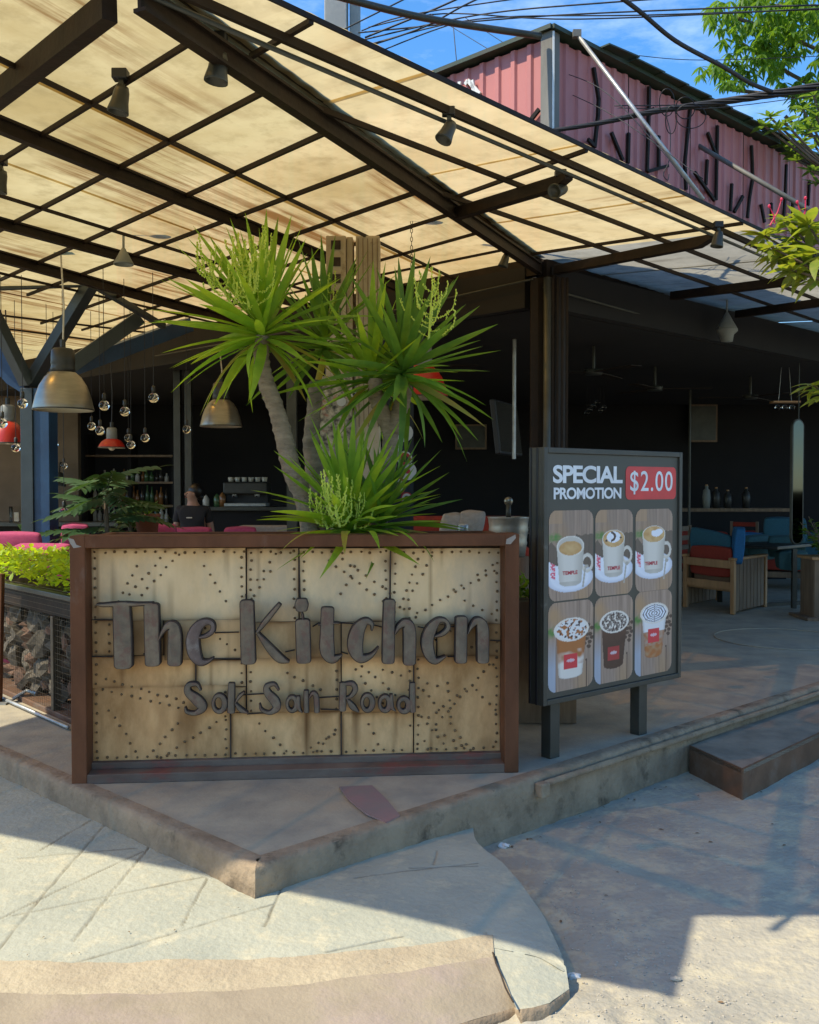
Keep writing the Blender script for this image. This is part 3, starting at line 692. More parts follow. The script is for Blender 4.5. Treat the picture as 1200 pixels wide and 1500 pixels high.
# ================================================================== RED UPPER STOREY
UB = At(800, 190, 7.0); ztop = At(807, 46, 7.0).z; zb = 3.16
ub = V((At(806, 100, 7.03).x, 7.03, 0))
RB = thing('red_building', (ub.x, ub.y, zb), 'upper storey clad in ribbed red metal sheets with dark branch shapes, above the canopy', 'building')
def clad(P, d, L, pw, facing, h0, h1, mi):
    k = 0; x = 0
    while x < L:
        x2 = min(L, x+pw-.012); mb = MB(); prof = []
        y = x
        while y < x2-1e-4:
            for dx, o in ((0, 0), (.075, 0), (.09, .018), (.125, .018), (.14, 0)):
                if y+dx <= x2: prof.append((y+dx, o))
            y += .15
        prof.append((x2, 0))
        vs = []
        for (t_, o) in prof:
            q = P + d*t_ + facing*o; zt_ = h0 if t_ < .001 else h0
            vs += [V((q.x, q.y, zb)), V((q.x, q.y, h0))]
        mb.add(vs, [(2*i, 2*i+2, 2*i+3, 2*i+1) for i in range(len(prof)-1)])
        mb.build('wall_sheet', M_['redclad'], RB); x += pw
faceL = V((-dL.y, dL.x, 0)); faceL = faceL if faceL.y < 0 else -faceL
faceR = V((-dR.y, dR.x, 0)); faceR = faceR if faceR.y < 0 else -faceR
clad(ub+dL*.07, dL, 6, .95, faceL, ztop-.03, 0, 0)
clad(ub+dR*.07, dR, 11, .92, faceR, ztop-.03, 0, 0)
MB().box((ub.x, ub.y, (zb+ztop)/2), (.10, .10, ztop-zb), Matrix.Rotation(math.radians(-43), 3, 'Z')).build('corner_trim', M_['corner'], RB, bevel=.004)
MB().bar(ub+V((.012, -.075, zb)), ub+V((.012, -.075, ztop-.02)), .014, .014).build('white_strip', M_['white'], RB)
def eave(P, d, L, face):
    mb = MB(); mb.bar(P-d*.06+face*.04+V((0, 0, ztop+.01)), P+d*L+face*.04+V((0, 0, ztop+.01)), .09, .032); mb.build('eave', M_['darkgreen'], RB)
eave(ub, dL, 6.2, faceL); eave(ub, dR, 11.2, faceR)
rr_ = [ub, ub+dL*6, ub+dL*6+dR*11, ub+dR*11]
MB().prism([V((p.x, p.y, ztop+.04)) for p in rr_], (0, 0, 1), .03).build('roof', M_['darkgreen'], RB)
for i in range(28):
    p = ub + dR*(.5+i*.36)+faceR*.11; mb = MB(); mb.bar(p+V((0, 0, ztop+.028)), p+dR*.40+V((0, 0, ztop+.036+rnd.random()*.02)), .10, .012); mb.build('eave_sheet', M_['darkgreen'], RB)
for i in range(1, 7):
    p = ub+dL*(.07+.95*i-.006)+faceL*.02; MB().bar(V((p.x, p.y, zb)), V((p.x, p.y, ztop-.03)), .03, .02).build('joint_strip', M_['corner'], RB)
nR = faceR; PR = ub+faceR*.035
def wallR(px, py): return onp(px, py, PR, nR)
def wallL(px, py): return onp(px, py, ub+faceL*.03, faceL)
# dark steel branches on the right wall (three or more points each)
br = [[(870, 100), (877, 145), (876, 170), (871, 215)], [(951, 128), (950, 190), (948, 250)], [(1011, 160), (1008, 190), (1003, 240), (1005, 277)], [(1051, 185), (1050, 240), (1049, 292)],
      [(1101, 214), (1103, 260), (1098, 290), (1095, 318)], [(1152, 242), (1150, 290), (1148, 316)], [(1186, 265), (1184, 300)],
      [(896, 195), (912, 234)], [(921, 196), (920, 238)], [(965, 200), (965, 244)], [(950, 251), (978, 243)], [(1037, 195), (1049, 227)], [(1036, 235), (1034, 270)], [(1018, 253), (1046, 293)],
      [(1072, 270), (1070, 308)], [(1088, 288), (1076, 310)], [(1115, 300), (1120, 325)], [(1130, 298), (1130, 320)], [(1161, 296), (1161, 318)], [(870, 213), (862, 205)], [(950, 170), (957, 160)]]
for b in br:
    mb = MB(); pts = [wallR(*q) for q in b]
    for a, c in zip(pts, pts[1:]):
        dd = (c-a).normalized(); mb.bar(a-dd*.006, c+dd*.006, .027, .022, faceR)
    mb.build('branch_strip', M_['steel'], RB)
for b in ([(776, 178), (790, 160)], [(703, 138), (686, 118)], [(686, 118), (682, 124)], [(674, 120), (673, 128)], [(695, 136), (692, 118)]):
    pts = [wallL(*q) for q in b]; MB().bar(pts[0], pts[1], .03, .02, faceL).build('branch_strip', M_['white'] if b[0][0] < 750 else M_['steel'], RB)
# leaning stay poles
def prop(a, ya, b, yb, r, m, lb):
    A = At(*a, ya); B = At(*b, yb); t_ = thing('stay_pole', B, lb, 'pole', 'stay poles on the red wall'); MB().tube([A, B], r, 10).build('pole', M_[m], t_, smooth=True)
    MB().box(A, (.06, .05, .05)).build('clamp', M_['corner'], t_)
A_ = wallR(846, 52)
prop((845, 50), 7.05, (1030, 292), 6.6, .015, 'pipe', 'pale slanting pole leaning from the red building corner down to the canopy edge')
prop((988, 193), 8.6, (1186, 308), 7.6, .020, 'corner', 'grey green slanting pole near the far end of the red wall')
# ================================================================== POLE, WIRES, CABLES
p = At(502, 40, 9.5); up = thing('utility_pole', (p.x, 9.5, 0), 'concrete utility pole behind the canopy at the top of the picture', 'utility pole')
MB().box((p.x-.06, 9.5, 4.2), (.22, .22, 8.4)).build('pole', M_['concpole'], up, bevel=.01)
MB().box((p.x+.12, 9.55, 4.2), (.10, .16, 8.4)).build('pole_rib', M_['concpole'], up, bevel=.01)
def curve_pts(pts, n=8):
    out = []
    P = [pts[0]]+list(pts)+[pts[-1]]
    for i in range(1, len(P)-2):
        for k in range(n):
            t = k/n; a, b, c, d = P[i-1], P[i], P[i+1], P[i+2]
            out.append(.5*((2*b)+(-a+c)*t+(2*a-5*b+4*c-d)*t*t+(-a+3*b-3*c+d)*t*t*t))
    out.append(P[-2]); return out
def wire(pts, r, lb, m='cable', name='wire', grp='overhead wires', seg=6, cat='wire'):
    P = curve_pts([At(x, y, Y_) for x, y, Y_ in pts])
    o = MB().tube(P, r, seg).build(name, M_[m], smooth=True); return tag(o, lb, cat, grp)
wires = [([(525, 60, 9.4), (700, 22, 9.0), (900, 3, 8.5), (1250, -20, 8)], .007), ([(525, 48, 9.4), (760, 26, 9.0), (1000, 14, 8.5), (1250, 6, 8)], .007),
         ([(530, 68, 9.4), (700, 28, 9), (950, 22, 8.5), (1250, 12, 8)], .006), ([(540, 40, 9.4), (650, 20, 9), (850, 28, 8.5), (1250, 10, 8)], .006),
         ([(545, 66, 9.4), (620, 40, 9), (680, 8, 8.6), (740, -20, 8)], .008), ([(500, 45, 9.4), (570, 10, 9), (620, -15, 8.6)], .007),
         ([(530, 45, 9.4), (600, 22, 9), (800, -8, 8.6)], .006), ([(535, 55, 9.4), (640, 12, 9), (705, -18, 8.6)], .009),
         ([(560, 74, 9.4), (620, 50, 9), (660, 36, 8.6)], .006), ([(630, 20, 9), (780, 110, 7.6), (900, 170, 6.9), (1030, 262, 6.4)], .003),
         ([(680, 25, 9), (780, 88, 7.6), (880, 130, 6.9), (960, 210, 6.6), (1000, 260, 6.5)], .003), ([(770, 70, 8), (900, 78, 8), (1030, 88, 8.2), (1250, 80, 8.5)], .003),
         ([(664, 35, 8.6), (668, 80, 8.4), (673, 128, 7.9)], .004), ([(800, 65, 7.5), (1000, 140, 8.5), (1120, 200, 9.5), (1250, 230, 10)], .003), ([(900, 155, 7), (1050, 150, 7), (1250, 118, 7)], .004),
         ([(905, 158, 7), (1050, 158, 7.1), (1250, 132, 7.2)], .003)]
names = ['long black wire from the utility pole across the sky, topmost', 'long black wire across the sky just under the topmost', 'wire from the pole crossing lowest past the red roof', 'wire dipping slightly over the red building corner',
         'black wire rising steeply to the right above the pole bundle', 'short wire leaving the frame above the pole', 'wire rising gently from the pole to the top edge', 'thick wire rising from the pole through the bundle',
         'short wire under the bundle beside the pole', 'thin wire slanting down over the red wall to the canopy tip', 'thin wire slanting down beside the pale stay pole', 'thin wire crossing level behind the red roof to the tree',
         'thin drop wire hanging to the left red wall', 'faint wire sloping down towards the far trees', 'thin wire just below the thick cable bundle on the right', 'lowest thin wire below the cable bundle on the right']
for (pts, r), lb in zip(wires, names): wire(pts, r, lb)
o = wire([(470, -12, 6.2), (620, 26, 6.6), (792, 53, 6.95)], .024, 'thick grey conduit pipe running from the top edge to the red building corner', 'steel2', 'conduit', None, 10, 'conduit')
wire([(880, -25, 5.6), (935, 15, 5.8), (990, 60, 6.0), (1060, 98, 6.3), (1100, 122, 6.5), (1135, 136, 6.6)], .014, 'thick black cable sagging from the top edge to the cable bundle', name='cable', grp=None, cat='cable')
# bundle of cables: five strands twisted together
bt = thing('cable_bundle', At(1000, 160, 6.7), 'thick bundle of black cables crossing in front of the red wall', 'cable bundle')
base = curve_pts([At(*q) for q in ((800, 193, 6.95), (880, 180, 6.9), (960, 163, 6.85), (1050, 150, 6.75), (1130, 138, 6.6), (1250, 118, 6.4))], 14)
for k in range(6):
    pts = []
    for i, q in enumerate(base):
        a = i*.22+k*2*PI/6; rr0 = .006+.016*i/len(base); pts.append(q+V((0, math.cos(a)*rr0, math.sin(a)*rr0)))
    MB().tube(pts, .0085, 6).build('strand', M_['cable'], bt, smooth=True)
bt2 = thing('cable_coil', At(985, 160, 6.85), 'loose loops of spare cable hanging from the cable bundle', 'cable')
for (cx_, cy_, rx, ry) in ((977, 150, 11, 20), (1004, 158, 14, 16), (1012, 170, 22, 18), (983, 176, 8, 20)):
    MB().tube([At(cx_+rx*math.cos(a), cy_+ry*math.sin(a), 6.8+.05*math.sin(a)) for a in [PI*2*i/26 for i in range(27)]], .0035, 5).build('loop', M_['cable'], bt2, smooth=True)
MB().tube(curve_pts([At(*q) for q in ((974, 165, 6.8), (982, 195, 6.8), (980, 235, 6.8), (972, 255, 6.8), (978, 264, 6.8), (980, 255, 6.8))]), .0035, 5).build('tail', M_['cable'], bt2, smooth=True)
# ================================================================== SPOTLIGHTS UNDER THE CANOPY
def spot(px, py, Y_, lb, tilt=0.2, s=1.0, az=0, pl_='M'):
    q_ = (Mp if pl_ == 'M' else Op)(px, py-24); Y_ = q_.y-.03; c = At(px, py, Y_); t_ = thing('spotlight', c+V((0, 0, .0)), lb, 'spotlight', 'spotlights under the canopy')
    R = Matrix.Rotation(az, 3, 'Z') @ Matrix.Rotation(tilt, 3, 'Y')
    MB().box(c+V((0, 0, .085*s)), (.06*s, .05*s, .04*s)).build('mount', M_['black'], t_, bevel=.004)
    MB().bar(c+V((0, 0, .07*s)), c+V((.01*s, 0, .02*s)), .02*s, .02*s, V((0, 1, 0))).build('arm', M_['steel2'], t_)
    MB().lathe([(.0, .04*s), (.024*s, .04*s), (.030*s, .02*s), (.034*s, -.02*s), (.042*s, -.055*s), (.042*s, -.062*s), (.036*s, -.062*s), (.03*s, -.04*s), (0, -.03*s)], c, 16, M=R).build('lamp_head', M_['greyenamel'] if s > 1.05 else M_['steel2'], t_, smooth=True)
spot(320, 94, 4.1, 'clear bulb spotlight clamped to the main beam near the top left', .15, 1.0)
spot(177, 142, 4.6, 'pale spotlight against a stained roof sheet, left of the main beam', .2, .95)
spot(0, 262, 5.0, 'spotlight half cut off at the left edge of the picture', .2, 1.0)
spot(657, 190, 4.35, 'round black spotlight hanging from the eave purlin, right of centre top', .5, .85, .5, 'O')
spot(821, 278, 5.4, 'black spotlight below the first bracket facing right', 1.2, .9, .8, 'O')
spot(1052, 348, 6.0, 'small spotlight under the tip of the second bracket', .15, .85, 0, 'O')
spot(740, 380, 6.7, 'small spotlight at the end of the main beam beside the pillar', .3, .8)
c = At(603, 282, 5.9); t_ = thing('chain_lamp_box', c, 'black junction box under the main beam with a chain hanging from it', 'junction box')
MB().lathe([(0, .05), (.04, .05), (.048, .03), (.048, -.02), (.03, -.03), (0, -.03)], c, 14).build('box', M_['black'], t_, smooth=True)
for i in range(16):
    z = c.z-.05-i*.026; mb = MB(); R_ = (1, 0) if i % 2 else (0, 1)
    mb.tube([V((c.x+R_[0]*.007*math.cos(a), c.y+R_[1]*.007*math.cos(a), z+.015*math.sin(a))) for a in [2*PI*k/10 for k in range(11)]], .002, 4); mb.build('chain_link', M_['steel2'], t_)
# ================================================================== PENDANT LAMPS
def cordtop(c): return min(zM(c.x, c.y), 3.4)-.03
def shade(px, py_rim, Y_, dia, lb, metal=True, topz=None, h=None):
    c = At(px, py_rim, Y_); R = dia/2; H = h or dia*.80
    t_ = thing('pendant_lamp', c, lb, 'lamp', 'big metal pendant lamps' if metal else None)
    prof = [(R*f_, H*z_) for f_, z_ in ((1.0, 0), (1.0, .03), (.97, .12), (.90, .30), (.78, .52), (.60, .70), (.42, .80))]
    inn = [(r-.004, z-.002) for r, z in prof[::-1]]
    MB().lathe(prof, c, 36).build('shade', M_['lampmetal'] if metal else M_['redenamel'], t_, smooth=True)
    sh_ = t_.children[0] if t_.children else t_
    MB().lathe(inn, c, 36).build('shade_lining', M_['lampin'], sh_, smooth=True)
    MB().lathe([(R-.006, .002), (R+.003, .0), (R+.003, .008), (R-.002, .01)], c, 36).build('rim', M_['lampcap'], sh_, smooth=True)
    MB().lathe([(0, H*1.02+.1), (R*.30, H+.10), (R*.38, H+.085), (R*.40, H*.98), (R*.38, H*.95), (R*.40, H*.90), (R*.40, H*.79), (0, H*.79)], c, 24).build('cap', M_['lampcap'] if metal else M_['greyenamel'], t_, smooth=True)
    MB().ball(c+V((0, 0, H*.22)), .045, 12, 8, sc=(1, 1, 1.3)).build('bulb', M_['lampin'], t_, smooth=True)
    zt_ = topz or cordtop(c)
    MB().tube([c+V((0, 0, H+.08)), V((c.x+.01, c.y, (c.z+H+zt_)/2)), V((c.x-.01, c.y, zt_))], .006, 6).build('cord', M_['lampin'] if metal else M_['cable'], t_)
    MB().tube([c+V((0, 0, H+.10)), c+V((0, 0, H+.16))], .02, 8).build('hanger', M_['lampcap'], t_)
    return t_
shade(93, 601, 6.6, .405, 'large brushed metal bell pendant lamp in front of the blue column', topz=At(88, 362, 6.6).z)
shade(324, 625, 9.0, .39, 'brushed metal bell pendant lamp left of the yucca trunk, in front of the olive posts', topz=2.7)
shade(12, 650, 8.4, .30, 'red enamel pendant lamp with grey cap at the left edge behind the blue column', metal=False)
shade(164, 656, 10.5, .29, 'small red enamel pendant lamp above the shade plant', metal=False, topz=2.9, h=.12)
t_ = shade(618, 583, 7.3, .40, 'orange red enamel pendant lamp with cream rim behind the right yucca crown', metal=False, topz=2.75, h=.30)
c = At(87, 361, 6.6); MB().box(c, (.095, .08, .05)).build('cord_box', M_['lampcap'], tb := thing('ceiling_box', c, 'dark cord box under the beam above the large metal lamp', 'junction box'), bevel=.004)
def conefan(px, top, mid, bot, Y_, lb, w1, w2, thin=.008):
    a = At(px, top, Y_); m1 = At(px, mid, Y_); m2 = At(px, bot-24, Y_); b = At(px, bot, Y_)
    t_ = thing('rod_pendant', b, lb, 'pendant', 'grey cone pendants on rods')
    MB().lathe([(0, 0), (w1*.85, 0), (w1, -.02), (w1*.9, -.035), (.012, -(a.z-m1.z)), (0, -(a.z-m1.z))], a, 22).build('ceiling_cone', M_['greyenamel'], t_, smooth=True)
    MB().tube([m1+V((0, 0, .01)), m2], thin, 8).build('rod', M_['greyenamel'], t_)
    MB().lathe([(.012, 0), (w2, -(m2.z-b.z)+.01), (w2, -(m2.z-b.z)), (w2*.9, -(m2.z-b.z)+.008), (0, -.02)], m2, 22).build('cone', M_['greyenamel'], t_, smooth=True)
    return t_
conefan(181, 266, 291, 388, 6.1, 'grey cone pendant on a thin rod under the left beams', .058, .062)
t_ = conefan(1065, 424, 434, 482, 8.4, 'pale cone pendant on a rod under the right awning', .05, .085)
c = At(1065, 482, 8.4); MB().lathe([(.09, 0), (.092, -.02), (.06, -.05), (.05, -.11), (0, -.115)], c, 20).build('drum', M_['greyenamel'], t_, smooth=True)
# glass bulbs on thin cords
bulbs = [(33.3, 591, 7), (152.7, 594, 6.8), (183, 602.7, 7.2), (225, 582.7, 7), (134.3, 624.3, 8.6), (146.7, 631, 7.6), (188.3, 641.5, 8.8), (192, 651.5, 8.4), (212.7, 641.5, 8.2), (273.5, 629, 8.6), (69.5, 642.3, 8.2), (79.5, 650.4, 8.6), (23.4, 656, 8.0), (93.7, 682.5, 10.8), (3.4, 620, 7.0), (71, 645, 8.5), (94, 750, 7.6)]
desc = ['beside the blue column top', 'right of the large metal lamp', 'middle of the upper row', 'highest, alone at the right of the row', 'small, lower row below the first', 'right of the small lower one', 'upper of the close pair over the red lamp', 'lower of the close pair beside the red lamp',
        'right of the close pair', 'in front of the olive posts', 'left one beside the blue column foot', 'lower right one beside the blue column', 'in front of the red lamp at the left edge', 'far back above the brown wall lamp', 'against the left picture edge', 'half behind another bulb by the blue column', 'lowest, behind the shade plant']
protoB = None
for k, (px, py, Y_) in enumerate(bulbs):
    if k == 15: continue
    c = At(px, py, Y_); zt_ = min(zM(c.x, c.y), 3.5)-.02; r = .037
    t_ = thing('glass_bulb_lamp', c, f'hanging clear glass globe bulb, {desc[k]}', 'hanging bulb', 'clear glass globe bulbs on long cords')
    MB().ball(c, r, 18, 12).build('globe', M_['glass'], t_, smooth=True)
    MB().lathe([(0, 0), (.012, 0), (.014, .02), (.014, .045), (.006, .055), (0, .055)], c+V((0, 0, r*.92)), 10).build('socket', M_['lampcap'], t_, smooth=True)
    MB().tube([c+V((0, 0, r+.04)), V((c.x, c.y, zt_))], .0028, 5).build('cord', M_['cable'], t_)
    MB().tube([c+V((0, 0, r*.9)), c+V((.008, 0, .01)), c+V((-.006, 0, -.012))], .004, 5).build('filament_stem', M_['lampin'], t_)
for k in range(5):
    c = At(905+k*14-30, 585+(k % 2)*8, 13.0); pass
# ================================================================== PLANTER SIGN
PL = G(105, 1150, 0); PR_ = G(760, 1132, 0)
ex = (PR_-PL); PW = ex.length; ex.normalize(); ey = V((-ex.y, ex.x, 0))      # ey points away from the camera
PH = At(98, 785, PL.y).z
sg = thing('planter_sign', PL+ex*PW/2, 'big rusty framed planter box with a riveted metal sign face on its front', 'planter')
def loc2(u, z, off=0): return PL + ex*u + ey*off + V((0, 0, z))
def K(px, py, off=0):
    P = PL+ey*off; q = onp(px, py, P, ey); return ((q-PL).dot(ex), q.z)
FRW = .070; DEP = .13
def boxl(u0, u1, z0, z1, o0, o1, name, m, bevel=.004, parent=sg):
    c = loc2((u0+u1)/2, (z0+z1)/2, (o0+o1)/2); R = Matrix((ex, ey, V((0, 0, 1)))).transposed()
    return MB().box(c, (u1-u0, o1-o0, z1-z0), R).build(name, m, parent, bevel=bevel)
boxl(0, FRW, 0, PH, 0, DEP+.02, 'frame_post', M_['rustframe'])
boxl(PW-FRW, PW, 0, PH, 0, DEP+.02, 'frame_post', M_['rustframe'])
boxl(FRW-.002, PW-FRW+.002, PH-.058, PH-.001, .002, DEP+.02, 'frame_rail', M_['rustframe'])
mbase = mat('sill_metal', (.19, .145, .11), (.12, .08, .06), scale=3, rough=.7, spec=.15, bump=.2, c3=(.20, .08, .06), s3=4, t3=(.55, .65), stretch=(1, 1, 3))
boxl(FRW-.002, PW-FRW+.002, 0, .045, .003, DEP+.01, 'frame_sill', mbase)
boxl(FRW-.002, PW-FRW+.002, .043, .075, DEP-.035, DEP+.012, 'sill_lip', mbase)
# box behind
boxl(.01, .06, .02, PH-.02, DEP+.02, .78, 'side_wall', M_['rustframe']); boxl(PW-.06, PW-.01, .02, PH-.02, DEP+.02, .78, 'side_wall', M_['rustframe'])
boxl(.06, PW-.06, .02, PH-.02, .74, .78, 'back_wall', M_['rustframe']); boxl(.06, PW-.06, PH-.16, PH-.10, DEP+.03, .74, 'soil_bed', M_['soil'])
boxl(.05, PW-.05, .02, PH-.03, DEP+.012, DEP+.03, 'backing', M_['soil'])
# chipped paint patch on the corners
chip = plain('bare_chip', (.30, .26, .22))
for pts in (((100, 788), (108, 790), (112, 798), (120, 801), (108, 803), (103, 796)), ((742, 790), (755, 783), (756, 788), (748, 797), (741, 797))):
    q = [K(x, y) for x, y in pts]; MB().prism([loc2(u, z, -.0015) for u, z in q], -ey, .001).build('paint_chip', chip, sg)
# plates
def platemat(name, a, b, c):
    m = mat(name, a, b, scale=3.5, rough=.5, metal=.0, bump=.08, bscale=6, c3=c, s3=2.2, t3=(.42, .66), stretch=(1, 1, .45), dist=.01, spec=.12); return m
pmt = platemat('sign_plate_pale', (.88, .62, .34), (.70, .46, .23), (.50, .38, .25))
pmm = platemat('sign_plate_middle', (.80, .52, .26), (.60, .36, .16), (.34, .18, .07))
pml = platemat('sign_plate_lower', (.88, .54, .25), (.66, .36, .15), (.34, .17, .06))
for m_ in (pmt, pmm, pml):
    t = m_.node_tree; p_ = t.nodes['Principled BSDF']; src = p_.inputs['Base Color'].links[0].from_socket
    at = t.nodes.new('ShaderNodeAttribute'); at.attribute_name = 'rust'; xx = t.nodes.new('ShaderNodeMix'); xx.data_type = 'RGBA'; xx.inputs['B'].default_value = (.17, .075, .025, 1)
    t.links.new(src, xx.inputs['A']); t.links.new(at.outputs['Fac'], xx.inputs['Factor']); t.links.new(xx.outputs['Result'], p_.inputs['Base Color'])
T0, T1, T2, T3, T4 = 803, 911, 960, 1042, 1121
plates = []
for (x0, x1, y0, y1, m) in ((120, 361, T0, 908, pmt), (361, 438, T0, 911, pmt), (438, 572, T0, 911, pmt), (572, 742, T0, 914, pmt),
                      (120, 240, 908, 960, pmm), (240, 361, 908, 966, pmm), (361, 500, 911, 964, pmm), (500, 640, 911, 962, pmm), (640, 742, 914, 960, pmm),
                      (120, 287, 961, 1006, pml), (287, 361, 967, 1006, pmm), (361, 500, 964, 1044, pmm), (500, 606, 962, 1044, pml), (606, 742, 961, 1120, pml),
                      (120, 338, 1006, 1121, pml), (338, 361, 1006, 1044, pml), (338, 500, 1044, 1121, pml), (500, 606, 1044, 1120, pml)):
    o_ = DEP+rnd.uniform(-.003, .003)
    u0, z1 = K(x0, y0, DEP); u1, z0 = K(x1, y1, DEP); u0 = max(u0, FRW-.004); u1 = min(u1, PW-FRW+.004); z0 = max(z0, .05)
    g = .0028; nu = max(2, int((u1-u0)/.014)); nzz = max(2, int((z1-z0)/.014)); mb = MB(); vs = []; ru = []
    a_ = rnd.random()*10
    for i in range(nu+1):
        for j in range(nzz+1):
            u = u0+g+(u1-u0-2*g)*i/nu; z = z0+g+(z1-z0-2*g)*j/nzz
            w_ = mnoise.noise(V((u*3+a_, z*3, 0)))*.0035
            vs.append(loc2(u, z, o_+w_)); de = min(u-u0, u1-u, z-z0, z1-z)
            ru.append(max(0, min(1, math.exp(-de/.012)*(.6+.9*mnoise.noise(V((u*14, z*5, a_)))) + max(0, mnoise.noise(V((u*26, z*2.2, 5)))-.30)*1.6 + max(0, mnoise.noise(V((u*5, z*5, 8)))-.34)*1.5)))
    mb.add(vs, [(i*(nzz+1)+j, i*(nzz+1)+j+1, (i+1)*(nzz+1)+j+1, (i+1)*(nzz+1)+j) for i in range(nu) for j in range(nzz)])
    # folded edges
    e = [loc2(u0+g, z0+g, o_), loc2(u1-g, z0+g, o_), loc2(u1-g, z1-g, o_), loc2(u0+g, z1-g, o_)]
    for a, b in zip(e, e[1:]+e[:1]): mb.add([a, b, b+ey*.02, a+ey*.02], [(0, 1, 2, 3)])
    o = mb.build('sign_plate', m, sg, smooth=False); cat_ = o.data.color_attributes.new('rust', 'FLOAT_COLOR', 'POINT')
    for i, r__ in enumerate(ru): cat_.data[i].color = (r__, r__, r__, 1)
    plates.append((u0, u1, z0, z1, o_))
# rivets
mb = MB(); rv = []
def rivet(u, z, o_=DEP):
    if not (FRW+.01 < u < PW-FRW-.01): return
    if any(abs(u-a)+abs(z-b) < .018 for a, b in rv): return
    rv.append((u, z)); r = rnd.uniform(.0052, .0072)
    mb.lathe([(r*1.1, 0), (r, -.003), (r*.6, -.0055), (0, -.006)], (0, 0, 0), 7)
    n = 28
    for i in range(len(mb.v)-n, len(mb.v)):
        p = mb.v[i]; mb.v[i] = loc2(u, z, o_-.003) + ex*p.x + V((0, 0, p.y)) + ey*p.z
for (u0, u1, z0, z1, o_) in plates:
    top_ = z1 > .95 or z0 < .12; i = .022; st_ = .047
    if top_ :
        zz = z1-i if z1 > .95 else z0+i+.02; u = u0+i
        while u < u1-i*.5: rivet(u+rnd.uniform(-.004, .004), zz+rnd.uniform(-.004, .004), o_); u += st_
    for uu in (u0+i, u1-i):
        if z1 > .95 or uu < FRW+.05 or uu > PW-FRW-.05 or rnd.random() < .5:
            z = z0+i
            while z < z1-i*.5: rivet(uu+rnd.uniform(-.003, .003), z+rnd.uniform(-.003, .003), o_); z += st_
for a, b in (((245, 808), (190, 870)), ((262, 812), (208, 872)), ((405, 812), (368, 862)), ((395, 838), (372, 872)), ((470, 812), (560, 880)), ((490, 812), (572, 868)), ((618, 806), (586, 890)), ((632, 815), (592, 892)),
             ((735, 830), (600, 905)), ((722, 828), (620, 893)), ((155, 995), (270, 1028)), ((150, 1010), (262, 1036)), ((735, 955), (640, 1060)), ((722, 975), (628, 1052)), ((260, 1060), (225, 1100)), ((330, 1050), (235, 1110)),
             ((500, 1060), (465, 1100)), ((490, 1075), (455, 1095)), ((520, 980), (560, 1030)), ((530, 975), (600, 1035)), ((618, 1050), (650, 1090)), ((600, 1062), (632, 1095)), ((590, 880), (610, 905)), ((160, 915), (160, 955)), ((300, 920), (355, 960)), ((660, 925), (700, 955)), ((640, 1070), (700, 1105)), ((655, 1000), (660, 1050)), ((540, 1060), (560, 1105)), ((420, 985), (470, 1010)), ((380, 1060), (420, 1100)), ((200, 830), (175, 880)), ((300, 830), (330, 880)), ((520, 830), (500, 870)), ((680, 880), (720, 900)), ((160, 1040), (200, 1100)), ((690, 1000), (725, 1040)), ((560, 980), (640, 1005)), ((620, 1010), (690, 1100))):
    A = K(*a, DEP); B = K(*b, DEP); n = max(1, int(math.hypot(A[0]-B[0], A[1]-B[1])/.043))
    for i in range(n+1): rivet(A[0]+(B[0]-A[0])*i/n+rnd.uniform(-.004, .004), A[1]+(B[1]-A[1])*i/n+rnd.uniform(-.004, .004))
rivm = mat('rusty_rivet', (.22, .13, .055), (.12, .07, .03), scale=30, rough=.6, metal=.3)
mb.build('rivets', rivm, sg, smooth=True, kind='stuff')
# little slot at the foot of the lower right plate
u0, z1 = K(580, 1103, DEP); u1, z0 = K(588, 1118, DEP); boxl(u0, u1, z0, z1, DEP-.006, DEP-.002, 'drain_slot', M_['soil'], 0)
# letters -----------------------------------------------------------
letm = mat('letter_zinc', (.215, .16, .105), (.13, .10, .07), scale=14, rough=.6, metal=.0, spec=.2, bump=.25, bscale=60, c3=(.17, .10, .07), s3=20, t3=(.50, .62))
letr = mat('letter_rim', (.07, .055, .045), (.045, .03, .025), scale=12, rough=.7, metal=0, spec=.15)
letr2 = mat('letter_rust', (.17, .12, .10), (.12, .085, .07), scale=14, rough=.6, metal=.0, spec=.2, bump=.2, bscale=60, c3=(.23, .19, .16), s3=12, t3=(.5, .65))
ZA = (90, 770, 3.529); ZB = (420, 770, 3.4286)
LOFF = .045       # front of the letters behind the frame face
def stroke_outline(P, closed=False):
    n = 10; out = []
    Q = list(P)
    if closed: seq = [Q[-1]]+Q+[Q[0], Q[1]]
    else: seq = [Q[0]]+Q+[Q[-1]]
    cnt = len(Q) if closed else len(Q)-1
    for i in range(1, cnt+1):
        for k in range(n):
            t = k/n; r = []
            for c in range(3):
                a, b, c_, d = seq[i-1][c], seq[i][c], seq[i+1][c], seq[i+2][c] if i+2 < len(seq) else seq[i+1][c]
                r.append(.5*((2*b)+(-a+c_)*t+(2*a-5*b+4*c_-d)*t*t+(-a+3*b-3*c_+d)*t*t*t))
            out.append(r)
    if not closed: out.append(list(Q[-1]))
    return out
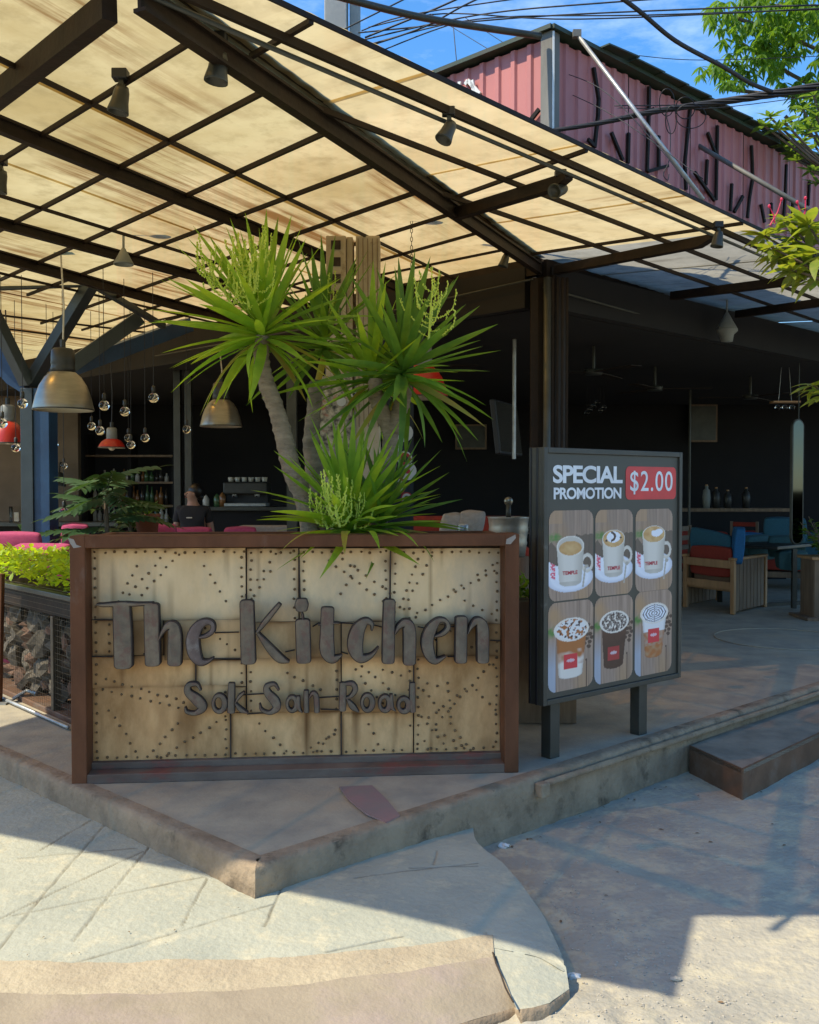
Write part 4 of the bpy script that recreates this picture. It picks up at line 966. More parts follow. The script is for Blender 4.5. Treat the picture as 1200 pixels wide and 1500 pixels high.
def ribbon(mb, pts, closed, front, depth, inset, mi, flat=None):
    """pts in (u, z, half width) metres; squarish rounded ends"""
    n = len(pts); L = []; Rr = []
    cen = []
    for i in range(n):
        if closed: a = pts[(i-1) % n]; b = pts[(i+1) % n]
        else: a = pts[max(0, i-1)]; b = pts[min(n-1, i+1)]
        dx, dz = b[0]-a[0], b[1]-a[1]; l = math.hypot(dx, dz) or 1; dx /= l; dz /= l
        h = max(.0012, pts[i][2]-inset); cen.append((pts[i][0], pts[i][1], h, dx, dz))
    if not closed:
        h0 = cen[0]; h1 = cen[-1]; fl = .45
        def cap(c, s, k):
            u, z, h, dx, dz = c; out = []
            for a in k: out.append((u+s*dx*h*fl*math.sin(a), z+s*dz*h*fl*math.sin(a), h*math.cos(a)**.45 if math.cos(a) > 1e-3 else .0004, dx, dz))
            return out
        cen = cap(h0, -1, (PI/2, 1.3, 1.0, .6, .3))+cen+cap(h1, 1, (.3, .6, 1.0, 1.3, PI/2))
    rows = [(1, front+depth), (1, front+.006), (.93 if mi else .97, front+.0015), (.5, front-.001), (-.5, front-.001), (-.93 if mi else -.97, front+.0015), (-1, front+.006), (-1, front+depth)]
    m = len(rows); vs = []
    for (u, z, h, dx, dz) in cen:
        for (s, o) in rows: vs.append(loc2(u-dz*h*s, z+dx*h*s, o))
    N = len(cen); fs = []
    rng_ = N if closed else N-1
    for i in range(rng_):
        j = (i+1) % N
        for k in range(m-1): fs.append((i*m+k, i*m+k+1, j*m+k+1, j*m+k))
    if not closed: fs += [tuple(range(m)), tuple((N-1)*m+k for k in range(m))[::-1]]
    mb.add(vs, fs, mi)
def letter(Z, strokes, big=True, facem=None):
    mb = MB(); k = 0
    for st_ in strokes:
        closed = st_[0] == 'ring'
        if closed:
            _, cx_, cy_, rx, ry, w_ = st_; P = [(cx_+rx*math.cos(a), cy_+ry*math.sin(a), w_*(1+.25*math.cos(a))) for a in [2*PI*i/14 for i in range(14)]]
        else: P = st_
        pts = []
        for (x, y, w_) in stroke_outline(P, closed):
            px = Z[0]+x/Z[2]; py = Z[1]+y/Z[2]; u, z = K(px, py, LOFF); pts.append((u, z, w_/2/Z[2]*PL.y/F))
        f0 = LOFF+(.004 if big else .02)
        ribbon(mb, pts, closed, f0+k*.0006, .045 if big else .03, 0, 0)
        ribbon(mb, pts, closed, f0-.005-k*.0005, .008, .0042 if big else .0032, 1)
        k += 1
    return mb.build('letter', [letr, facem or letm], sg)
letter(ZA, [[(308, 415, 92), (314, 560, 98), (318, 722, 98)], [(182, 408, 12), (215, 412, 22), (300, 408, 28), (400, 408, 22), (470, 402, 12)]])
letter(ZA, [[(463, 420, 82), (466, 560, 82), (470, 712, 82)], [(498, 600, 12), (520, 555, 22), (550, 520, 42), (578, 530, 66), (585, 600, 76), (583, 712, 76)]])
letter(ZA, [[(712, 580, 16), (750, 570, 26), (780, 545, 30), (778, 508, 28), (742, 500, 40), (700, 530, 60), (678, 590, 74), (686, 660, 72), (715, 705, 48), (752, 706, 26), (784, 686, 10)]], facem=letr2)
letter(ZA, [[(958, 402, 78), (962, 560, 80), (966, 702, 82)], [(1012, 552, 20), (1060, 490, 32), (1128, 408, 24)], [(1016, 560, 20), (1080, 640, 46), (1130, 690, 48), (1176, 706, 14)]])
letter(ZB, [[(75, 380, 62), (75, 400, 74), (75, 420, 64)], [(74, 436, 12), (80, 452, 14), (82, 470, 12)], [(80, 488, 80), (83, 580, 80), (86, 678, 78)]])
letter(ZB, [[(206, 425, 72), (203, 540, 74), (205, 630, 80), (232, 672, 50), (278, 652, 10)], [(160, 500, 10), (205, 492, 14), (262, 492, 10)]])
letter(ZB, [[(428, 528, 10), (428, 496, 26), (396, 484, 44), (358, 530, 76), (345, 610, 84), (372, 668, 54), (425, 655, 26), (462, 612, 8)]])
letter(ZB, [[(517, 385, 66), (513, 540, 68), (511, 682, 68)], [(545, 545, 12), (565, 510, 28), (598, 492, 50), (618, 530, 70), (618, 690, 68)]], facem=letm)
letter(ZB, [[(745, 558, 14), (785, 545, 26), (812, 515, 28), (802, 482, 26), (765, 478, 34), (728, 520, 60), (708, 580, 68), (718, 645, 62), (748, 682, 38), (800, 658, 10)]])
letter(ZB, [[(880, 470, 66), (878, 580, 66), (877, 680, 66)], [(912, 545, 8), (930, 508, 24), (958, 482, 46), (985, 510, 66), (988, 600, 68), (988, 680, 66)]])
s_ = False
letter(ZA, [[(716, 856, 12), (696, 826, 22), (655, 832, 32), (652, 868, 42), (700, 910, 58), (726, 948, 48), (690, 976, 26), (646, 970, 20), (636, 946, 10)]], s_)
letter(ZA, [('ring', 812, 926, 30, 42, 26)], s_)
letter(ZA, [[(877, 825, 38), (876, 900, 40), (875, 968, 42)], [(896, 922, 10), (918, 890, 20), (942, 868, 14)], [(898, 925, 12), (925, 958, 28), (962, 974, 10)]], s_)
letter(ZA, [[(1122, 856, 12), (1100, 826, 20), (1062, 838, 32), (1066, 872, 42), (1100, 910, 52), (1112, 948, 42), (1075, 974, 24), (1034, 958, 18), (1024, 928, 10)]], s_)
letter(ZB, [('ring', 26, 902, 24, 34, 24), [(58, 866, 22), (60, 920, 24), (78, 944, 8)]], s_)
letter(ZB, [[(98, 838, 28), (99, 940, 30)], [(112, 872, 8), (130, 848, 22), (148, 866, 30), (152, 940, 30)]], s_)
letter(ZB, [[(284, 800, 38), (281, 930, 40)], [(292, 802, 20), (330, 800, 28), (346, 828, 30), (325, 862, 22), (298, 872, 12)], [(304, 876, 12), (332, 915, 34), (362, 940, 12)]], s_)
letter(ZB, [('ring', 406, 896, 26, 38, 26)], s_)
letter(ZB, [('ring', 494, 900, 25, 35, 26), [(528, 856, 20), (530, 915, 24), (548, 936, 8)]], s_)
letter(ZB, [('ring', 590, 908, 26, 32, 28), [(635, 800, 32), (634, 870, 34), (636, 938, 32)]], s_)
# thin rods that carry the letters
for (a, b) in (((132, 908), (165, 908)), ((130, 962), (165, 962)), ((210, 958), (212, 958)), ((315, 927), (350, 926)), ((312, 965), (352, 965)), ((418, 955), (432, 952)), ((458, 918), (468, 912)), ((490, 912), (525, 914)), ((545, 915), (562, 919)), ((612, 918), (622, 920)), ((660, 918), (668, 918)), ((718, 938), (740, 939)),
               ((287, 968), (287, 1003)), ((606, 968), (606, 1002)), ((352, 1018), (390, 1016)), ((362, 1046), (395, 1044)), ((468, 1022), (498, 1020)), ((470, 1039), (496, 1040)), ((360, 870), (361, 880)), ((438, 806), (440, 880)), ((572, 806), (571, 880)), ((338, 1048), (338, 1118)), ((500, 1048), (500, 1118)), ((625, 960), (640, 965)), ((656, 962), (672, 962)), ((500, 955), (510, 958))):
    A = K(*a, DEP-.012); B = K(*b, DEP-.012); MB().tube([loc2(*A, DEP-.010), loc2(*B, DEP-.010)], .0035, 6).build('rod', letr, sg)
# small rods holding letters off the plates
for px, py in ((180, 900), (235, 935), (290, 930), (365, 900), (440, 930), (480, 940), (530, 940), (570, 900), (600, 940), (640, 940), (680, 935), (705, 940), (292, 1035), (340, 1030), (400, 1035), (505, 1030), (605, 1030)):
    A = K(px, py, LOFF+.02); MB().tube([loc2(*A, LOFF+.02), loc2(*A, DEP)], .004, 6).build('stand_off', letr, sg)
# ================================================================== YUCCAS
def leafmesh(name, L, W, droop, fold, mats, mi=0, seg=7, twist=0):
    vs = []; fs = []
    for i in range(seg+1):
        t = i/seg; x = L*t; z = -droop*L*t*t; w_ = W/2*(.55+1.0*t*1.6 if t < .3 else 1.03)*max(0.02, (1-((t-.3)/.7)**2.2) if t > .3 else 1)
        a = twist*t; c_, s__ = math.cos(a), math.sin(a)
        for q, zz in ((-1, fold), (0, 0), (1, fold)):
            y = q*w_; zq = abs(q)*zz*w_; vs.append((x, y*c_-zq*s__, z+y*s__+zq*c_))
    for i in range(seg):
        for k in (0, 1): fs.append((i*3+k, i*3+k+1, (i+1)*3+k+1, (i+1)*3+k))
    me = bpy.data.meshes.new(name); me.from_pydata(vs, [], fs)
    me.materials.append(mats); me.polygons.foreach_set('use_smooth', [True]*len(fs)); return me
LM = {}
for key, m in (('g', 'yleaf'), ('d', 'yleafdark'), ('y', 'yleafdry')):
    LM[key] = [leafmesh('leaf', 1, .098*rnd.uniform(.75, .98), dr, rnd.uniform(.25, .5), M_[m], twist=rnd.uniform(-.5, .5)) for dr in (.02, .06, .12, .2, .3, .45)]
def place_leaf(par, base, az, el, L, key='g', roll=0, dr=None, name='leaf', meshes=None, sc=1):
    pool = meshes or LM[key]; me = pool[dr if dr is not None else rnd.randrange(len(pool))]
    o = bpy.data.objects.new(name, me); COL.objects.link(o); o.parent = par
    Mx = Matrix.Translation(base) @ Matrix.Rotation(az, 4, 'Z') @ Matrix.Rotation(-el, 4, 'Y') @ Matrix.Rotation(roll, 4, 'X') @ Matrix.Diagonal((L, L*sc, L, 1))
    o.matrix_local = WM[par].inverted() @ Mx; WM[o] = Mx
    return o
def crown(par, c, n, L, elmin=-.7, elmax=1.5, key='g', lean=V((0, 0, 0)), dry=.12, wsc=1.0):
    for i in range(n):
        t = (i+.5)/n; az = i*2.39996+rnd.uniform(-.2, .2); el = elmax-(elmax-elmin)*t**.85+rnd.uniform(-.12, .12)
        d = V((math.cos(az)*math.cos(el), math.sin(az)*math.cos(el), math.sin(el))) + lean
        az2 = math.atan2(d.y, d.x); el2 = math.atan2(d.z, math.hypot(d.x, d.y))
        k = key
        if t > .8 and rnd.random() < dry*1.6: k = 'y'
        l = L*rnd.uniform(.85, 1.1)*(1 if t < .85 else .9)
        dr = 0 if t < .3 else (rnd.choice((0, 1)) if t < .55 else rnd.choice((1, 2, 3)) if t < .8 else rnd.choice((2, 3, 4, 5)))
        place_leaf(par, c+V((0, 0, (.5-t)*.10)), az2, el2, l, k, rnd.uniform(-.6, .6), dr, sc=wsc)
def trunk(par, pts, r, name='trunk'):
    P = curve_pts(pts, 10); n = len(P); rr = [r[0]+(r[1]-r[0])*i/(n-1)+mnoise.noise(P[i]*22)*.006+(.004 if i % 3 == 0 else 0) for i in range(n)]
    return MB().tube(P, rr, 14).build(name, M_['trunk'], par, smooth=True)
def flowers(par, c, h, spread, n, lean=V((0, 0, 0))):
    """upright panicle: side branches that curve upwards like fingers, set with small buds"""
    mb = MB(); n = int(n*.62)
    for i in range(n):
        az = i*2.4+rnd.uniform(-.4, .4); k = (i+.5)/n; s0 = c+V((0, 0, h*k*.85))+lean*k
        l = spread*(1-.6*k)*rnd.uniform(.6, 1.15); d = V((math.cos(az), math.sin(az), rnd.uniform(.0, .5))).normalized(); up = rnd.uniform(.06, .13)
        pts = curve_pts([s0, s0+d*l*.55, s0+d*l+V((0, 0, up*.35)), s0+d*l*1.1+V((rnd.uniform(-.01, .01), 0, up))], 5)
        mb.tube(pts, .0022, 3, cap=False)
        for q, p in enumerate(pts[3:]):
            for _ in range(2):
                mb.ball(p+V((rnd.uniform(-.005, .005), rnd.uniform(-.005, .005), rnd.uniform(-.004, .004))), rnd.uniform(.0028, .0052), 4, 3, sc=(.8, .8, 1.4))
    mb.tube([c, c+V((0, 0, h))+lean], [.007, .003], 6)
    return mb.build('flower_spike', M_['yflower'], par)
YD = 5.02
def yc(px, py, Y_=YD): return At(px, py, Y_)
zsoil = PH-.12
y1 = thing('yucca', V((yc(452, 760).x, 5.0, zsoil)), 'tallest left yucca on a long curved bare trunk with pale green flower buds', 'plant', 'yuccas in the planter')
trunk(y1, [V((yc(462, 790).x, YD, zsoil-.1)), yc(448, 740), yc(428, 690), yc(416, 640), yc(405, 600), yc(390, 560), yc(383, 520), yc(386, 492)], (.053, .036))
crown(y1, yc(386, 488), 84, .57, -.5, 1.5, 'g', V((-.10, 0, 0)))
flowers(y1, yc(365, 450, 4.82), .32, .13, 46, V((-.05, 0, 0))); flowers(y1, yc(345, 455, 4.85), .27, .13, 40, V((-.16, .0, 0))); flowers(y1, yc(372, 430, 4.8), .28, .09, 20, V((.05, -.04, 0)))
y2 = thing('yucca', V((yc(470, 760, 5.3).x, 5.3, zsoil)), 'middle yucca set back behind the others with a dark green crown', 'plant', 'yuccas in the planter')
trunk(y2, [V((yc(478, 790, 5.3).x, 5.3, zsoil-.1)), yc(462, 700, 5.3), yc(456, 650, 5.3), yc(460, 600, 5.3), yc(463, 560, 5.35)], (.05, .038))
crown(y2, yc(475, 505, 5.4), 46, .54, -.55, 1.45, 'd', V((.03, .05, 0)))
flowers(y2, yc(478, 480, 5.4), .24, .12, 24)
y3 = thing('yucca', V((yc(560, 760).x, 5.1, zsoil)), 'right yucca with a forked trunk and broad drooping crown', 'plant', 'yuccas in the planter')
trunk(y3, [V((yc(548, 795, 5.1).x, 5.1, zsoil-.1)), yc(560, 730, 5.1), yc(570, 670, 5.1), yc(573, 625, 5.1)], (.048, .042))
trunk(y3, [yc(572, 632, 5.1), yc(560, 605, 5.1), yc(551, 580, 5.1), yc(550, 555, 5.1)], (.045, .036)); trunk(y3, [yc(574, 632, 5.1), yc(584, 605, 5.1), yc(592, 580, 5.1), yc(592, 552, 5.1)], (.046, .036))
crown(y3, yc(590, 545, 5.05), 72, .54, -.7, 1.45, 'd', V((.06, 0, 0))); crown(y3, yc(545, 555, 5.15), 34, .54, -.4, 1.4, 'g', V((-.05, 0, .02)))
flowers(y3, yc(628, 500, 4.85), .30, .17, 30, V((.02, 0, 0)))
y4 = thing('yucca', V((yc(515, 780, 4.95).x, 4.95, zsoil)), 'low stemless yucca rosette spilling over the planter rim', 'plant', 'yuccas in the planter')
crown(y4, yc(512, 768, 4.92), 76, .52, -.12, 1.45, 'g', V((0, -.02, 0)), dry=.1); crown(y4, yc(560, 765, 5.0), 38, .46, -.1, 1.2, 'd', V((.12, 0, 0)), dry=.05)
flowers(y4, yc(498, 772, 4.7), .19, .10, 34, V((-.04, -.02, 0))); flowers(y4, yc(520, 775, 4.83), .16, .08, 16, V((.02, -.02, 0))); flowers(y4, yc(480, 775, 4.83), .14, .08, 18, V((-.05, -.02, 0)))
for px, az, l in ((512, -1.7, .14), (540, -1.3, .18), (575, -.9, .16), (470, -2.3, .2), (505, -1.5, .22)):
    place_leaf(y4, yc(px, 778, 4.6), az, .1, l*1.2, 'y' if px in (470, 505) else 'g', 0, 5, sc=1.6)
# small sprouts by the right of the planter
# ================================================================== HEDGE BOX ON THE LEFT (gabion)
gA = G(112, 1062, 0); gB = G(0, 1012, 0); gd = (gB-gA).normalized(); gn = V((-gd.y, gd.x, 0)); gn = gn if gn.y > 0 else -gn
gb = thing('gabion_planter', (gA+gB)/2, 'stone filled wire mesh planter box left of the sign with a lime green hedge', 'planter')
gt = At(100, 880, gA.y).z; GL = 2.4
def gp(s, z, o=0): return gA + gd*s + gn*o + V((0, 0, z))
Rg = Matrix((gd, gn, V((0, 0, 1)))).transposed()
def gbox(s0, s1, z0, z1, o0, o1, name, m, bevel=.004): return MB().box(gp((s0+s1)/2, (z0+z1)/2, (o0+o1)/2), (s1-s0, o1-o0, z1-z0), Rg).build(name, m, gb, bevel=bevel)
gbox(-.25, GL, gt-.12, gt, .0, .5, 'trough', M_['steel']); gbox(-.26, GL, gt-.005, gt+.025, -.03, .03, 'rim', M_['steel2'])
gbox(-.25, GL, .0, .035, -.02, .5, 'base_rail', M_['stepsteel']); gbox(-.25, GL, .04, gt-.13, .28, .5, 'core', M_['soil'], 0)
gbox(.29, .33, .035, gt-.12, -.02, .03, 'upright', M_['wire'])
k = 0
for s in range(12):
    for zz in range(5):
        p = gp(-.15+s*.15+rnd.uniform(-.04, .04), .10+zz*.135+rnd.uniform(-.03, .03), .13+rnd.uniform(-.03, .03))
        if p.z > gt-.16: continue
        MB().ball(p, rnd.uniform(.065, .10), 7, 5, sc=(1, rnd.uniform(.6, .9), rnd.uniform(.5, .95)), jit=.9, R=Matrix.Rotation(rnd.uniform(0, 3), 3, 'Y')).build('rock', M_['rock2'] if rnd.random() < .35 else M_['rock1'], gb)
mb = MB()
for i in range(50): mb.tube([gp(-.2+i*.035, .03, -.005), gp(-.2+i*.035, gt-.12, -.005)], .0011, 3, cap=False)
for i in range(22): mb.tube([gp(-.2, .04+i*.035, -.007), gp(1.6, .04+i*.035, -.007)], .0011, 3, cap=False)
mb.build('wire_mesh', M_['wire'], gb)
MB().tube([gp(-.1, .02, -.09), gp(.9, .02, -.10), gp(2, .02, -.09)], .012, 6).build('floor_pipe', M_['pipe'], gb, smooth=True)
def oval_leaf(name, L, W, m, cup=.25, seg=4, droop=.2):
    vs = [(0, 0, 0)]; fs = []
    rows = []
    for i in range(1, seg):
        t = i/seg; w_ = W/2*math.sin(PI*t**.85); b = len(vs)
        vs += [(L*t, -w_, cup*w_-droop*L*t*t), (L*t, 0, -droop*L*t*t), (L*t, w_, cup*w_-droop*L*t*t)]; rows.append(b)
    vs.append((L, 0, -droop*L)); e = len(vs)-1
    fs += [(0, rows[0]+1, rows[0]), (0, rows[0]+2, rows[0]+1)]
    for a, b in zip(rows, rows[1:]): fs += [(a, a+1, b+1, b), (a+1, a+2, b+2, b+1)]
    a = rows[-1]; fs += [(a, a+1, e), (a+1, a+2, e)]
    me = bpy.data.meshes.new(name); me.from_pydata(vs, [], fs); me.materials.append(m); me.polygons.foreach_set('use_smooth', [True]*len(fs)); return me
def leafcloud(name, leafme, spots, par=None, kind=None):
    """many leaves joined into one mesh; spots = (pos, az, el, roll, size)"""
    lv = [v.co.copy() for v in leafme.vertices]; lf = [tuple(p.vertices) for p in leafme.polygons]; mb = MB()
    for (p, az, el, ro, s) in spots:
        Mx = Matrix.Translation(p) @ Matrix.Rotation(az, 4, 'Z') @ Matrix.Rotation(-el, 4, 'Y') @ Matrix.Rotation(ro, 4, 'X')
        mb.add([Mx @ (v*s) for v in lv], lf)
    o = mb.build(name, leafme.materials[0], par, smooth=True, kind=kind); return o
hl = oval_leaf('leaf', 1, .55, M_['hedge'])
spots = []
for i in range(2600):
    s = rnd.uniform(-.25, 1.9); o_ = rnd.uniform(-.05, .5); z = gt+.02+rnd.random()**.6*.20+.03*mnoise.noise(V((s*5, o_*5, 0)))
    az = rnd.uniform(0, 2*PI); spots.append((gp(s, z, o_), az, rnd.uniform(-.2, 1.1), rnd.uniform(-.7, .7), rnd.uniform(.022, .07)))
hg = thing('lime_hedge', gp(.6, gt, .2), 'bright lime green hedge growing in the stone filled planter at left', 'hedge')
leafcloud('foliage', hl, spots, hg, 'stuff')
# dark rusty post cut by the left edge
p = G(3, 1030, 0); t_ = thing('rusty_post', p, 'dark rusty post cut off by the left picture edge', 'post')
MB().box((p.x-.02, p.y, .42), (.055, .05, .84), Matrix.Rotation(.03, 3, 'Y')).build('post', M_['rustframe'], t_, bevel=.004)
MB().box((p.x-.02, p.y, .006), (.14, .12, .012)).build('foot_plate', M_['pipe'], t_)
MB().tube([p+V((.05, .05, .015)), p+V((.12, .1, .06)), p+V((.20, .06, .05))], .012, 6).build('bolt_arm', M_['pipe'], t_)
# sprouts between the sign and the promotion board
q = At(768, 880, 5.6); t_ = thing('low_planter', V((q.x, 5.6, 0)), 'small dark planter of green shoots seen between the sign and the board', 'planter')
MB().box((q.x+.06, 5.75, q.z/2), (.5, .3, q.z-.01)).build('box', M_['woodgrey'], t_)
gl = oval_leaf('leaf', 1, .35, M_['leafmid'])
leafcloud('foliage', gl, [(V((q.x+rnd.uniform(-.16, .24), 5.72+rnd.uniform(-.1, .1), q.z+rnd.uniform(0, .1))), rnd.uniform(0, 6), rnd.uniform(.2, 1.4), 0, rnd.uniform(.05, .1)) for _ in range(160)], t_, 'stuff')
# ================================================================== PROMOTION BOARD
sd = (ray(2308, HZ)); sd.z = 0; sd.normalize(); sn = V((sd.y, -sd.x, 0))       # sn faces the camera side
SP = At(795, 1035, 4.8); sbz = SP.z; SP = V((SP.x, SP.y, 0))
SWp = onp(998, 800, SP, sn); SW = (SWp-SP).dot(sd); STz = At(790, 655, 4.8).z
pb = thing('promotion_board', SP+sd*SW/2, 'dark upright promotion board advertising six coffee drinks, on two square legs', 'sign')
Rs = Matrix((sd, sn, V((0, 0, 1)))).transposed()
def sb(u0, u1, z0, z1, o0, o1, name, m, bevel=.003): return MB().box(SP+sd*(u0+u1)/2+sn*(o0+o1)/2+V((0, 0, (z0+z1)/2)), (u1-u0, abs(o1-o0), z1-z0), Rs).build(name, m, pb, bevel=bevel)
frm = mat('board_frame', (.036, .034, .024), (.05, .047, .035), scale=7, rough=.5, bump=.1, c3=(.10, .10, .085), s3=7, t3=(.62, .7))
facem = mat('board_face', (.060, .056, .042), (.053, .05, .038), scale=3, rough=.5, bump=.02)
TH = .10
sb(0, SW, sbz, STz, -TH, -.012, 'housing', frm)
sb(.03, SW-.03, sbz+.03, STz-.03, -.012, -.006, 'face_panel', facem, 0)
for a in ((0, .028, sbz, STz), (SW-.028, SW, sbz, STz)): sb(*a, -.012, .006, 'frame_edge', frm)
for a in ((.028, SW-.028, sbz, sbz+.028), (.028, SW-.028, STz-.028, STz)): sb(*a, -.012, .006, 'frame_edge', frm)
sb(-.004, .0, sbz, STz, -.05, -.035, 'seam_trim', M_['black']); sb(-.006, .0, sbz, STz, -.09, -.08, 'seam_trim', M_['black'])
def SS(px, py): q = onp(px, py, SP, sn); return ((q-SP).dot(sd), q.z)
for px in (819, 948):
    u = SS(px, 1000)[0]; sb(u-.036, u+.036, 0, sbz, -.09, -.025, 'leg', frm)
prm = bpy.data.materials.new('printed_picture'); prm.use_nodes = True; pp = prm.node_tree.nodes['Principled BSDF']; pp.inputs['Roughness'].default_value = .38
aa = prm.node_tree.nodes.new('ShaderNodeAttribute'); aa.attribute_name = 'print'; prm.node_tree.links.new(aa.outputs['Color'], pp.inputs['Base Color'])
def lp(P, n): return P+sn*n
def ell(u, v, cu, cv, ru, rv): return math.hypot((u-cu)/ru, (v-cv)/rv)
def mixc(a, b, t): t = max(0, min(1, t)); return tuple(x+(y-x)*t for x, y in zip(a, b))
def nn(u, v, s, k=0): return mnoise.noise(V((u*s, v*s*2, k)))
C = {k: srgb(*v) for k, v in dict(w1=(176, 150, 132), w2=(148, 124, 108), w3=(100, 80, 68), dk=(84, 72, 64), tan=(176, 140, 104), mug=(224, 216, 204), mugs=(180, 172, 160), wh=(236, 238, 246), sh=(190, 196, 214), cof=(196, 150, 92),
     crema=(214, 176, 120), gr=(86, 130, 60), red=(214, 48, 62), pinkr=(226, 96, 120), choc=(66, 40, 34), choc2=(104, 66, 52), milk=(232, 222, 210), cara=(176, 106, 52), blue=(170, 186, 206), bean=(70, 46, 38)).items()}
def wood(u, v, cold):
    s = u+.02*math.sin(v*5); st_ = nn(s, v*.06, 22, 3); c = mixc(C['w1'], C['w2'], .5+st_)
    c = mixc(c, C['tan'], max(0, nn(u, v, 2, 9))*1.0)
    for ln in (.18, .66, .9): c = mixc(c, C['w3'], max(0, 1-abs(s-ln)/.012)*.8)
    if cold:
        if u < .16: c = mixc(c, C['blue'], .7*max(0, min(1, (.6-v)*3)))
        if v > .72 and u < .3: c = mixc(c, C['tan'], max(0, 1-ell(u, v, .12, .86, .18, .14))*1.5)
        c = mixc(c, C['gr'], 1.4*max(0, 1-ell(u, v, .06, .67, .18, .07)-nn(u, v, 12)*.5))
        for (a, b) in ((.86, .66), (.93, .60), (.84, .55), (.92, .51), (.97, .67), (.85, .60), (.90, .46), (.97, .56), (.80, .50), (.88, .71)):
            if ell(u, v, a, b, .05, .022) < 1: c = mixc(C['bean'], C['w3'], nn(u, v, 40)+.3)
        if ell(u, v, .84, .31, .02, .012) < 1 or (abs(u-.85) < .01 and v < .31): c = C['bean']
    else:
        e = .62+.06*nn(u, 0, 9)+(.10 if u > .6 else 0)
        if v > e: c = mixc(c, C['w2'], .4) if nn(u, 0, 7, 5) > .0 else mixc(c, C['dk'], .3)
        elif v > .30: c = mixc(c, C['dk'], .85)
        if u < .3 and v > .85: c = mixc(c, C['tan'], .6)
        c = mixc(c, C['gr'], 1.6*max(0, 1-ell(u, v, .14, .70, .22, .07)-abs(nn(u, v, 14))*.7))
    return c
def mug(kind):
    tu, tv, ru, rv = ((.48, .60, .31, .115) if kind == 0 else (.48, .66, .30, .105) if kind == 1 else (.49, .69, .31, .105))
    bw = .86; bot = .20 if kind == 0 else .26
    def f(u, v):
        c = wood(u, v, False)
        d = ell(u, v, .47, bot+.05, .53, .165)
        if d < 1: c = mixc(C['wh'], C['sh'], (d-.75)*3 if d > .75 else (.9-d)*.5)
        if u < .22 and abs(v-(bot+.13+.3*(.1-u))) < .08: c = C['wh'] if abs(u-.09) > .05 or nn(u, v, 30) > .1 else C['pinkr']
        # handle
        h = ell(u, v, .86-.02*kind, tv-.20, .15, .11)
        if .62 < h < 1 and u > .74: c = mixc(C['mug'], C['mugs'], (h-.6))
        # body
        if bot < v < tv:
            t = (v-bot)/(tv-bot); w_ = ru*(.80+.2*t); x = (u-tu)/w_
            if abs(x) < 1: c = mixc(C['mug'], C['mugs'], max(0, abs(x+.15)-.35)*1.1)
        if v <= bot:
            x = ell(u, v, tu, bot, ru*.80, .05)
            if x < 1: c = mixc(C['mug'], C['mugs'], .5+max(0, abs((u-tu)/ru))*.5)
        # spoon
        if abs(u-(.78+.25*(v-.2))) < .018 and .13 < v < .34: c = C['mugs']
        if ell(u, v, .84, .36, .05, .022) < 1: c = C['mugs']
        d = ell(u, v, tu, tv, ru, rv)
        if d < 1:
            if kind == 0:
                c = C['mug'] if d > .90 else mixc(C['mug'], C['mugs'], .6)
                e = ell(u, v, tu, tv-.025, ru*.82, rv*.72)
                if e < 1 and d < .9: c = mixc(C['crema'], C['cof'], e+nn(u, v, 14)*.4)
            else:
                c = C['cof'] if d < .93 else C['mug']
                if d < .9: c = mixc(C['cof'], C['crema'], .5+nn(u, v, 9))
                if kind == 1:
                    e = ell(u, v, tu, tv+.02, ru*.62, rv*.62)
                    if e < 1: c = C['wh']
                    if .55 < ell(u, v, tu-.08, tv+.025, .15, .065) < .95 and u > tu-.07: c = C['choc']
                    if ell(u, v, tu-.19, tv-.02, .03, .012) < 1 or ell(u, v, tu+.19, tv+.01, .03, .012) < 1: c = C['choc']
                else:
                    if ell(u, v, tu+.06, tv+.01, .13, .042) < 1 or ell(u, v, tu+.14, tv+.03, .10, .035) < 1 or ell(u, v, tu+.0, tv+.03, .07, .02) < 1: c = C['wh']
        return c
    return f
